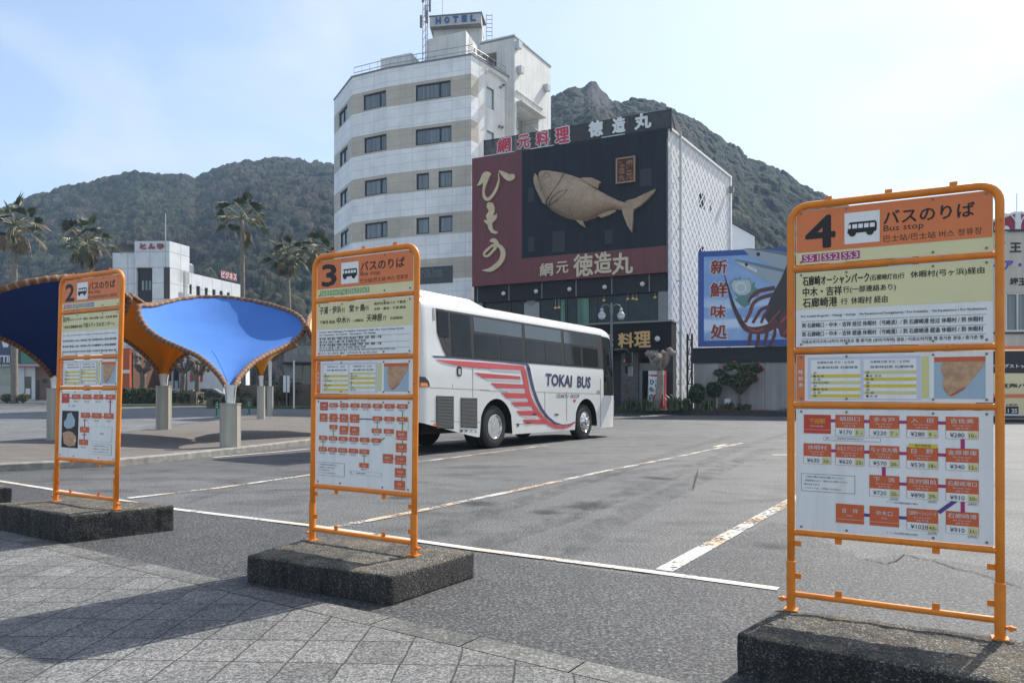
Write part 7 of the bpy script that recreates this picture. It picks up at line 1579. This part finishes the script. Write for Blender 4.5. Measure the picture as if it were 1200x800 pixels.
# ================================================================ PLANTS
M_FROND = mat('palm_leaf', (.066, .082, .028), .55, var=.5, vs=3); M_FROND2 = mat('palm_leaf_dry', (.21, .165, .095), .8, var=.35, vs=4); M_PTRUNK = mat('palm_trunk', (.20, .175, .14), .9, var=.3, vs=4, bump=.6, bs=14)
M_STALK = mat('palm_stalk', (.16, .15, .06), .6)
def palm(px, ybase, Y, ycrown, rpx, label, nfr, seed, up=1.0, skirt=.4, dry=.25, lean=0, wd=9):
    rr = random.Random(seed); g0 = G(Y); p = W3(px, 0, Y); zc = EYE + (HZ - ycrown) / FPX * Y; Rr = rpx / FPX * Y
    root = thing('palm_tree', label, 'palm tree', (p.x, p.y, g0), 0, 'palms along the road'); H = zc - g0; tw = wd / FPX * Y / 2
    mb = MB(); n_ = 16; mb.tube([(lean * (i / n_) ** 2, 0, -.1 + H * i / n_) for i in range(n_ + 1)], [tw * (1.15 - .25 * i / n_ + (.22 if i == 0 else 0)) * (1 + .05 * (i % 2)) for i in range(n_ + 1)], 9); mb.build('trunk', M_PTRUNK, root, smooth=True)
    green, dryb, stalk = MB(), MB(), MB(); top = Vector((lean, 0, H))
    def frond(az, el, L_, mb, fan=1.0, droop=.35, pet=.62):
        d = Vector((math.cos(az) * math.cos(el), math.sin(az) * math.cos(el), math.sin(el))); hub = top + d * L_ * pet + Vector((0, 0, -droop * .16 * L_)); mid = top + d * L_ * pet * .55 + Vector((0, 0, .04 * L_))
        stalk.tube([top, mid, hub], [.05, .045, .035], 4, caps=False)
        d2 = (hub - mid).normalized(); side_ = d2.cross(Vector((0, 0, 1))); side_ = side_.normalized() if side_.length > .05 else Vector((1, 0, 0)); nrm = side_.cross(d2).normalized()
        tilt = rr.uniform(-.9, .9); s2 = side_ * math.cos(tilt) + nrm * math.sin(tilt); n2 = nrm * math.cos(tilt) - side_ * math.sin(tilt)
        nb = 17
        for i in range(nb):
            a = (i / (nb - 1) - .5) * 2 * 1.5 * fan; l_ = L_ * .47 * (1 - .30 * abs(a) / 1.5) * rr.uniform(.8, 1.1)
            q = (d2 * math.cos(a) + s2 * math.sin(a)).normalized(); w_ = n2.cross(q).normalized() * L_ * .024; m1 = hub + q * l_ * .55 + n2 * .02 * L_; tip = hub + q * l_ + Vector((0, 0, -droop * l_ * rr.uniform(.2, .9)))
            mb.add([hub, m1 + w_, tip, m1 - w_, m1 + n2 * L_ * .03], [(0, 4, 1), (1, 4, 2), (2, 4, 3), (3, 4, 0)])
    for i in range(nfr):
        u = (i + .5) / nfr; el = math.asin(max(-.62, min(.98, 1.0 - 1.5 * u))); az = i * 2.399 + rr.uniform(-.3, .3)
        frond(az, el, Rr * rr.uniform(.8, 1.15) * (1.0 if u > .25 else .95), green if rr.random() > dry * (u * 1.6) else dryb, 1.0, .06 + .42 * u)
    for i in range(int(16 * skirt * 2)):
        frond(rr.uniform(0, 6.28), rr.uniform(-1.35, -.8), Rr * rr.uniform(.6, 1.0), dryb if rr.random() < .75 else green, .5, .45, .45)
    green.build('crown', M_FROND, root); dryb.build('dry_fronds', M_FROND2, root); stalk.build('frond_stalks', M_STALK, root); return root
palm(17, 472, 71, 264, 37, 'palm with a thick trunk in front of the beige shop, shaggy brown skirt', 22, 1, 1, .75, .35, 0, 6.5)
palm(102, 470, 74, 283, 34, 'palm with a ragged crown above the number 2 sign', 24, 2, 1, .6, .35, -.1, 6)
palm(285, 470, 80, 256, 37, 'tallest palm with a thin bare trunk beside the office block', 20, 3, 1.1, .12, .12, -.15, 5)
palm(340, 470, 80, 300, 27, 'palm with a hanging tan skirt between the tall palm and the number 3 sign', 24, 4, 1.0, .9, .12, -.35, 5)
palm(369, 470, 86, 296, 29, 'palm half hidden behind the top of the number 3 sign', 20, 5, 1.0, .4, .35, 0, 6)

M_BARK = mat('bark_grey', (.145, .12, .10), .9, var=.35, vs=7, bump=.7, bs=12); M_BARKP = mat('bark_pale', (.27, .225, .185), .9, var=.3, vs=9, bump=.8, bs=14)
M_LEAFD = mat('leaf_dark', (.028, .052, .02), .4, var=.5, vs=5); M_LEAFM = mat('leaf_mid', (.06, .098, .03), .45, var=.4, vs=5); M_LEAFL = mat('leaf_light', (.085, .11, .035), .5, var=.4, vs=5); M_TWIG = mat('twig', (.13, .10, .08), .9)
M_CAMEL = mat('camellia_red', (.55, .02, .03), .5)
def pollard(px, Y, ytop, wpx, label, seed, z0=None, pale=False, k=1.0, group=None):
    rr = random.Random(seed); p = W3(px, 0, Y); g0 = G(Y) if z0 is None else z0; H = EYE + (HZ - ytop) / FPX * Y - g0; tw = wpx / FPX * Y / 2
    root = thing('pollarded_tree', label, 'tree', (p.x, p.y, g0), rr.uniform(0, .3), group); mb = MB(); dx = rr.uniform(-.2, .2) if not pale else .25
    mb.tube([(-dx * .6, 0, -.05), (0, 0, H * .25), (dx * .4, 0, H * .5), (dx * .3, 0, H * .68)], [tw * 1.25, tw, tw * .95, tw * 1.1], 9)
    mb.build('trunk', M_BARKP if pale else M_BARK, root, smooth=True); kn, tg = MB(), MB()
    for i in range(7):
        a = i / 7 * 6.28 + rr.uniform(-.3, .3); r_ = H * rr.uniform(.10, .26) * k; z = H * rr.uniform(.72, .93); b0_ = Vector((dx * .3, 0, H * .62)); e_ = Vector((dx * .3 + math.cos(a) * r_, math.sin(a) * r_, z)); kn.tube([b0_, b0_.lerp(e_, .5) + Vector((math.cos(a) * r_ * .25, 0, -.02 * H)), e_], [tw * .8, tw * .62, tw * .7], 7)
        for j in range(3):
            c = e_ + Vector((rr.uniform(-1, 1), rr.uniform(-1, 1), rr.uniform(-.3, .8))) * tw * .9; s_ = tw * rr.uniform(.6, 1.0) * (1.25 if pale else 1)
            kn.lathe(c - Vector((0, 0, s_)), [(.2 * s_, 0), (.8 * s_, .4 * s_), (s_, s_), (.75 * s_, 1.55 * s_), (.2 * s_, 1.95 * s_)], 7)
        for j in range(26 if pale else 14):
            d = Vector((rr.gauss(0, 1), rr.gauss(0, 1), abs(rr.gauss(.6, .8)))).normalized(); s_ = e_ + d * tw * .6; tg.tube([s_, s_ + d * H * rr.uniform(.03, .07)], [.014 if pale else .02, .006], 3, caps=False)
    kn.build('knuckle_crown', M_BARKP if pale else M_BARK, root, smooth=True); tg.build('twigs', M_BARKP if pale else M_TWIG, root); return root
pollard(167, 66, 413, 7, 'dark pollarded street tree seen under the amber canopy beside the orange pillar sign', 1, None, False, 1, 'pollarded trees in the verge')
pollard(213.5, 66, 414, 6, 'dark pollarded street tree framed by the gap beside the concrete column', 2, None, False, 1, 'pollarded trees in the verge')
pollard(231, 66, 418, 6, 'dark pollarded street tree just beside the low point of the blue canopy', 3, None, False, .9, 'pollarded trees in the verge')
zv = G(40.5) + .28
pollard(772, 41.8, 406, 7.5, 'pale pollarded tree with bristly twigs in front of the vending machine', 8, zv, True, .72)
# clipped shrubs, camellia, verge plants
def bush(name, px, Y, yc, rx, ry, n, size, ms, label, cat, z0, group=None, clump=0, stem=True):
    p = W3(px, 0, Y); zc = EYE + (HZ - yc) / FPX * Y; root = thing(name, label, cat, (p.x, p.y, z0), 0, group); a, b_ = rx / FPX * Y, ry / FPX * Y
    mb = MB(); leaves(mb, (0, 0, zc - z0), (a, a * .9, b_), n, size, range(len(ms)), .72, clump=clump); 
    core = MB(); core.lathe((0, 0, zc - z0 - b_ * .72), [(a * .2, 0), (a * .6, b_ * .25), (a * .74, b_ * .72), (a * .55, b_ * 1.2), (a * .15, b_ * 1.42)], 10)
    core.build('inner_branches', M_TWIG, root, smooth=True); mb.build('foliage', ms, root)
    if stem: q = MB(); q.tube([(0, 0, -.05), (.03, 0, (zc - z0) * .5), (0, 0, zc - z0)], [.09, .07, .05], 6); q.build('trunk', M_BARK, root)
    return root
GL = [M_LEAFD, M_LEAFD, M_LEAFM, M_LEAFL]
bush('clipped_shrub', 817, 41.6, 461, 9.8, 11.5, 2600, .07, [M_LEAFD, M_LEAFM], 'round clipped shrub in front of the rusty steel ladder frame', 'shrub', zv, 'clipped shrubs in the verge')
bush('clipped_shrub', 837, 41.9, 456.5, 10, 8.5, 2200, .07, [M_LEAFD, M_LEAFM], 'wide clipped shrub on a bare stem beside the camellia', 'shrub', zv, 'clipped shrubs in the verge', 6)
# camellia with limbs and red flowers
p = W3(865, 0, 41.5); cm = thing('camellia_tree', 'small camellia tree with glossy leaves and red flowers before the concrete wall', 'tree', (p.x, p.y, zv)); zc = EYE + (HZ - 437) / FPX * 41.5 - zv
mb = MB(); mb.tube([(.0, 0, -.05), (.05, 0, .5), (.12, 0, 1.0)], [.11, .09, .08], 8)
for i in range(7): a = i / 7 * 6.28; mb.tube([(.12, 0, .9), (.12 + math.cos(a) * .5, math.sin(a) * .4, 1.35), (.1 + math.cos(a) * 1.0, math.sin(a) * .8, zc + .1 * (i % 3))], [.06, .04, .02], 6)
mb.build('trunk', M_BARK, cm, smooth=True)
mb = MB(); rr = random.Random(4); cs_ = []
for i in range(30):
    a, r_ = rr.uniform(0, 6.28), math.sqrt(rr.random()); c = (math.cos(a) * r_ * 1.15 + .02, math.sin(a) * r_ * 1.0, zc + rr.uniform(-.95, .72) * (1.1 - .55 * r_)); cs_.append(c); leaves(mb, c, (.36, .36, .26), 210, .07, (0, 0, 1, 2), .4)
mb.build('crown', [M_LEAFD, M_LEAFM, M_LEAFL], cm)
for i in range(15):
    c = cs_[i % 30]; v = Vector((rr.gauss(0, 1), -abs(rr.gauss(.6, .8)), rr.gauss(.1, .8))).normalized(); q = MB(); pp = Vector(c) + Vector((v.x * .36, v.y * .36, v.z * .27)); s_ = rr.uniform(.06, .10)
    q.lathe(pp, [(.2 * s_, -.4 * s_), (.9 * s_, 0), (s_, .4 * s_), (.5 * s_, .7 * s_)], 8, ax=v); q.build('flower', M_CAMEL, cm)
# low strap-leaf plants and ground cover on the verge
def strap(px, Y, h, label, n=60, seed=0, ms=None, wpx=14):
    rr = random.Random(seed); p = W3(px, 0, Y); root = thing('verge_plant', label, 'plant', (p.x, p.y, zv), 0, 'strap leaved plants along the verge'); mb = MB(); W_ = wpx / FPX * Y / 2
    for i in range(n):
        b0_ = Vector((rr.uniform(-W_, W_) * .8, rr.uniform(-.3, .3), -.02)); a = rr.uniform(0, 6.28); l_ = h * rr.uniform(.6, 1.15); d = Vector((math.cos(a), math.sin(a), 0)); s_ = Vector((-d.y, d.x, 0)) * .022
        m1, m2 = b0_ + Vector((0, 0, l_ * .75)) + d * l_ * .2, b0_ + Vector((0, 0, l_ * rr.uniform(.6, 1.0))) + d * l_ * .6; mb.add([b0_ - s_, b0_ + s_, m1 + s_ * 1.3, m1 - s_ * 1.3, m2], [(0, 1, 2, 3), (3, 2, 4)], rr.choice([0, 0, 1, 2]))
    mb.build('leaves', [M_LEAFM, M_LEAFD, M_LEAFL], root); return root
for i, (px, Y, h, lb) in enumerate(((738, 41.2, .75, 'strap leaved plant beside the nose of the white coach'), (757, 41.0, .85, 'strap leaved plant between the coach nose and vending machine'), (790, 41.0, .9, 'strap leaved plant between the pollarded tree and round shrub'), (803, 41.2, .8, 'strap leaved plant below the rusty ladder frame'), (829, 41.0, .65, 'strap leaved plant between the two clipped shrubs'), (853, 41.0, .5, 'strap leaved plant at the foot of the camellia'), (872, 41.1, .45, 'strap leaved plant on the far side of the camellia stem'))): strap(px, Y, h, lb, 90, i, wpx=17)
mb = MB(); 
for i in range(26): leaves(mb, (random.uniform(5.5, 16), random.uniform(41.0, 42.6), zv + .05), (.5, .3, .14), 90, .05, (0, 1, 2), .2)
kind(mb.build('ground_cover', [M_LEAFD, M_LEAFM, M_LEAFL]), 'stuff')
mb = MB(); rr = random.Random(3)
for i in range(110): a = rr.choice([846, 852, 893, 900, 888]) + rr.gauss(0, 5); Y = rr.uniform(40.1, 41.3); p = W3(a, 0, Y); z = zv + .03 if Y > 40.9 else G(Y) + .32; s_ = .05; mb.add([(p.x - s_, Y, z), (p.x, Y - s_, z + .01), (p.x + s_, Y, z), (p.x, Y + s_, z + .02)], [(0, 1, 2, 3)])
kind(mb.build('fallen_petals', M_CAMEL), 'stuff')

# hedges and verge plants across the road behind the platform
def hedge(px0, px1, ytop, Y, dep, label, n, size=.12, ms=GL, ybot=470, lumps=0):
    a, b_ = W3(px0, 0, Y), W3(px1, 0, Y); g0 = G(Y); h_ = EYE + (HZ - ytop) / FPX * Y - g0; c = (a + b_) / 2; root = thing('hedge', label, 'hedge', (c.x, Y, g0), 0, 'clipped hedges beyond the platform'); w_ = (b_.x - a.x) / 2
    mb = MB()
    if lumps:
        for i in range(lumps): x = -w_ + 2 * w_ * (i + .5) / lumps; leaves(mb, (x, random.uniform(-.3, .3), h_ * .5), (w_ / lumps * 1.3, dep / 2, h_ * random.uniform(.45, .6)), n // lumps, size, range(len(ms)), .6, clump=5)
    else: leaves(mb, (0, 0, h_ / 2), (w_, dep / 2, h_ / 2), n, size, range(len(ms)), boxy=True)
    core = MB(); core.cbox((0, 0, h_ * .45), w_ * 1.86, dep * .8, h_ * .86); core.build('inner_branches', M_TWIG, root); mb.build('foliage', ms, root); return root
hedge(128, 186, 455.5, 64, 2, 'dark clipped hedge behind the amber canopy and number 2 sign', 5200)
hedge(197, 236, 457, 64, 2, 'low uneven hedge behind the middle concrete column', 3600, lumps=5)
hedge(277, 338, 448, 58, 2.5, 'tall rounded hedge behind the two far white columns', 6200, lumps=5)
hedge(338, 480, 447, 59, 2.5, 'tall hedge running behind the number 3 sign', 8000, lumps=6)
hedge(243, 300, 464, 55, 1.2, 'low dark hedge on the traffic island by the green posts', 3600, .1, lumps=6)
bush('round_shrub', 327, 56, 463, 6.5, 6, 1500, .1, [M_LEAFM, M_LEAFL, M_TWIG], 'pale round shrub in front of the white notice board', 'shrub', G(56), None)
for i, px in enumerate((8, 27)): bush('low_shrub', px, 71, 466, 5.5 if i else 6, 4.5, 900, .12, [M_LEAFL, M_FROND2, M_LEAFM], 'low yellowish shrub below the dark blue name board by the palm' if i == 0 else 'low yellowish shrub between the thick palm and the glass door', 'shrub', G(71), 'low shrubs at the palm foot')
isl = [(150, 478.2), (250, 476.6), (236, 474.2), (150, 473.8)]; mb = MB()
pv = [gnd(*p, .12) for p in ((100, 474.5), (178, 474.2), (236, 473.2), (262, 474.8), (300, 477.0), (365, 477.0), (480, 477), (480, 471), (365, 471), (236, 469.5), (100, 470.5))]
mb.add([tuple(p) for p in pv], [tuple(range(len(pv)))[::-1]]); mb.add([tuple(p) for p in pv] + [(p.x, p.y, p.z - .2) for p in pv], [(i, (i + 1) % 11, 11 + (i + 1) % 11, 11 + i) for i in range(11)]); kind(mb.build('verge_grass', mat('verge_grass', (.055, .075, .03), .95, var=.45, vs=3, bump=.6, bs=10)), 'structure')
# sago palm
p = W3(329, 0, 62); cy = thing('sago_palm', 'dark sago palm with arching fronds above the tall hedge', 'palm', (p.x, 62, G(62))); mb = MB(); mb.tube([(0, 0, 0), (0, 0, 1.6)], [.35, .3], 8); mb.build('trunk', M_BARK, cy); mb = MB(); rr = random.Random(6)
for i in range(34):
    a = i * 2.4; el = rr.uniform(.1, 1.3); L_ = rr.uniform(1.6, 2.3); d = Vector((math.cos(a), math.sin(a), 0)); pts = [Vector((0, 0, 1.6)) + d * (L_ * t * math.cos(el * (1 - .6 * t))) + Vector((0, 0, L_ * t * math.sin(el) - L_ * t * t * .65)) for t in np.linspace(0, 1, 9)]; sd = Vector((-d.y, d.x, 0))
    for q0_, q1_ in zip(pts, pts[1:]):
        for k in (0, .5):
            c = q0_.lerp(q1_, k)
            for s_ in (-1, 1): mb.add([c, c + sd * s_ * .32 + d * .16 + Vector((0, 0, .06)), c + d * .09], [(0, 1, 2)])
mb.build('crown', M_LEAFD, cy)

# ================================================================ SMALL STREET THINGS
# twin street lamp
YL = 39.9; p = W3(716.5, 0, YL); lz = G(YL) + .28; lamp = thing('street_lamp', 'grey twin armed street lamp with two frosted bell lamps behind the white coach', 'street lamp', (p.x, p.y, lz)); M_LGR = mat('lamp_grey', (.15, .165, .17), .5, var=.1, vs=5); kk = YL / FPX; zL = lambda y: EYE + (HZ - y) * kk - lz
mb = MB(); mb.lathe((0, 0, 0), [(.16, 0), (.16, .5), (.09, .6), (.075, .7), (.07, zL(368)), (.10, zL(366)), (.06, zL(358)), (.02, zL(355))], 12); mb.build('post', M_LGR, lamp, smooth=True)
for sg in (-1, 1):
    mb = MB(); r_ = 5.0 * kk; pts = [Vector((sg * .04, 0, zL(374))), Vector((sg * .05, 0, zL(364)))] + [Vector((sg * (.06 + r_ - r_ * math.cos(t)), 0, zL(361.5) + r_ * .95 * math.sin(t))) for t in np.linspace(.1, math.pi, 12)]; mb.tube(pts, .028, 7); mb.build('lamp_arm', M_LGR, lamp, smooth=True); e_ = pts[-1]
    mb = MB(); mb.lathe(e_, [(.03, .03), (.09, -.01), (.10, -.10), (.06, -.13), (.12, -.20), (.22, -.34), (.225, -.37), (.10, -.371)], 14); h_ = mb.build('lamp_hood', mat('lamp_hood_pale', (.42, .45, .48), .4), lamp, smooth=True)
    mb = MB(); mb.lathe(e_, [(.21, -.374), (.20, -.46), (.15, -.56), (.06, -.61)], 14); mb.build('lamp_glass', mat('lamp_glass_frosted', (.62, .64, .70), .25), lamp, smooth=True)
# vending machine and leaning banner
YV = 43.0; p = W3(769.5, 0, YV); vz = zv; ZVn = lambda y: EYE + (HZ - y) / FPX * YV - vz; vw = 19.5 / FPX * YV
vm = thing('vending_machine', 'red and white drinks vending machine by the restaurant entrance', 'vending machine', (p.x, p.y, vz), R(-20)); M_VRED = mat('vending_red', (.52, .02, .03), .35); M_VWH = mat('vending_white', (.70, .71, .72), .35); hV = ZVn(434)
mb = MB(); mb.cbox((0, .3, hV / 2), vw, .65, hV); mb.build('cabinet', M_VRED, vm); mb = MB(); mb.cbox((0, -.035, hV - .13), vw * .98, .03, .22); mb.build('header', M_VWH, vm)
mb = MB(); mb.cbox((-.02, -.04, hV * .62), vw * .8, .03, hV * .45); dsp = mb.build('display_window', M_VWH, vm)
for r_ in range(3):
    for c in range(6): q = MB(); q.lathe((-vw * .33 + c * vw * .13, -.075, hV * .45 + r_ * .3), [(.03, 0), (.035, .02), (.035, .14), (.02, .17), (.02, .2)], 8); q.build('drink_sample', [M_VRED, M_NSIGN, M_GOLD, M_LEAFL][(r_ + c) % 4], dsp)
mb = MB(); mb.cbox((0, -.04, .35), vw * .6, .03, .25); mb.build('delivery_slot', M_WFRAME, vm); mb = MB(); mb.cbox((vw * .43, -.04, hV * .5), .05, .03, hV * .8); mb.build('side_strip', M_INKW, vm)
p = W3(763.5, 0, 42.0); bn = thing('banner_flag', 'white vertical banner with dark characters leaning by the vending machine', 'banner', (p.x, p.y, zv)); hb_ = EYE + (HZ - 438) / FPX * 42 - zv
mb = MB(); mb.tube([(-.2, .03, 0), (-.14, .03, hb_)], .018, 6); mb.tube([(-.16, .03, hb_ - .05), (.22, .03, hb_ - .12)], .012, 5); mb.build('pole', M_SILV, bn)
bl_ = [[(-.15 - .05 * (1 - t) + u * (.40 - .16 * (1 - t) ** 2) - .02, .0 + .05 * math.sin(3 * t + 2 * u), .35 + (hb_ - .45) * t - .1 * u) for u in np.linspace(0, 1, 5)] for t in np.linspace(0, 1, 14)]; mb = MB(); mb.grid(bl_); cl_ = mb.build('cloth', mat('banner_cloth', (.74, .75, .77), .8), bn, smooth=True)
mb = MB()
for i, ch in enumerate('ひもの'): text(mb, ch, lambda a, b_, d=0: (a, -.055, b_), .30, .02 - .02 * i, hb_ - .62 - i * .42, .26, 0, 'c', .04)
mb.build('lettering', M_NSIGN, cl_)
# white utility box, notice board, pole, green posts, parked car
p = W3(852, 0, 41.9); ub = thing('utility_box', 'small white utility box against the concrete wall by the camellia', 'utility box', (p.x, p.y, zv)); mb = MB(); mb.cbox((0, 0, .35), .34, .2, .62); mb.build('cabinet', M_STEELW, ub); mb = MB(); mb.cbox((0, 0, .02), .4, .26, .06); mb.build('plinth', M_CONC, ub); mb = MB(); mb.cbox((0, -.105, .36), .28, .012, .5); mb.build('door', M_VWH, ub)
YN = 56; p = W3(336, 0, YN); nbd = thing('notice_board', 'white double notice board on a grey post before the tall hedge', 'notice board', (p.x, YN, G(YN))); kk = YN / FPX; zN = lambda y: EYE + (HZ - y) * kk - G(YN)
mb = MB(); mb.box((-.04, -.04, 0), (.08, 0, 0), (0, .08, 0), (0, 0, zN(439))); mb.build('post', M_GREYTR, nbd)
for x0, x1 in ((-3.8, -.6), (.6, 3.6)): mb = MB(); mb.box((x0 * kk, -.08, zN(459.5)), ((x1 - x0) * kk, 0, 0), (0, .04, 0), (0, 0, zN(440) - zN(459.5))); mb.build('board', M_VWH, nbd)
YQ = 52; p = W3(344.5, 0, YQ); wp = thing('white_pole', 'slim white pole standing between the notice board and the number 3 sign', 'pole', (p.x, YQ, G(YQ))); mb = MB(); mb.tube([(0, 0, 0), (0, 0, EYE + (HZ - 422) / FPX * YQ - G(YQ))], .065, 8); mb.build('shaft', M_STEELW, wp); mb = MB(); mb.lathe((0, 0, 0), [(.14, 0), (.14, .08), (.07, .1)], 10); mb.build('base', M_GREYTR, wp)
for px, py, lb in ((254, 488.5, 'green road post beside the near white column'), (292, 485.2, 'green road post standing beside the two far piers')):
    p = gnd(px, py); gp_ = thing('guide_post', lb, 'road post', p, 0, 'green rubber road posts'); mb = MB(); mb.lathe((0, 0, 0), [(.16, 0), (.16, .03), (.06, .06), (.05, .78), (.03, .82)], 10); mb.build('post', mat('post_green', (.01, .14, .075), .5), gp_)
    for z in (.5, .64): mb = MB(); mb.lathe((0, 0, z), [(.058, 0), (.058, .06)], 10); mb.build('reflective_band', mat('post_band', (.2, .45, .3), .4), gp_)
def car(px, Y, rz, label, m, L_=4.2):
    p = W3(px, 0, Y); root = thing('parked_car', label, 'car', (p.x, Y, G(Y)), rz); pr = [(-2.1, .35), (-2.12, .75), (-1.95, .98), (-1.5, 1.02), (-1.0, 1.42), (.4, 1.45), (1.05, 1.02), (1.9, .88), (2.1, .68), (2.1, .35)]
    q = MB(); q.prism([(x, -.82, z) for x, z in pr], (0, 1.64, 0)); b_ = q.build('body', m, root); md = b_.modifiers.new('b', 'BEVEL'); md.width = .08; md.segments = 2; md.limit_method = 'ANGLE'
    for y in (-.832, .822): q = MB(); q.prism([(-1.35, y, 1.04), (-.92, y, 1.36), (.36, y, 1.38), (.88, y, 1.04)], (0, .01, 0)); q.build('side_window', M_WGLASS, root)
    q = MB(); q.prism([(1.10, -.7, 1.03), (1.10, .7, 1.03), (.47, .62, 1.43), (.47, -.62, 1.43)], (.012, 0, .012)); q.build('windscreen', M_WGLASS, root)
    for x in (-1.3, 1.3):
        for y, sg in ((-.84, -1), (.84, 1)): q = MB(); q.lathe((x, y, .31), [(.2, .0), (.31, -.01), (.31, -.2), (.2, -.2)], 16, ax=(0, sg, 0)); w_ = q.build('wheel', M_TYRE, root); q = MB(); q.lathe((x, y, .31), [(.19, 0), (.17, .012), (.05, .02)], 12, ax=(0, sg, 0)); q.build('rim', M_CHROME, w_)
    return root
car(246, 68, R(8), 'dark hatchback parked in front of the white shopfront', mat('car_paint_dark', (.03, .035, .04), .2, coat=.8)); car(38, 76, R(4), 'pale car', M_BWHITE) if False else None
# steel utility posts of the platform edge and a crow-like dark label mark are too small to model
bpy.context.view_layer.update()
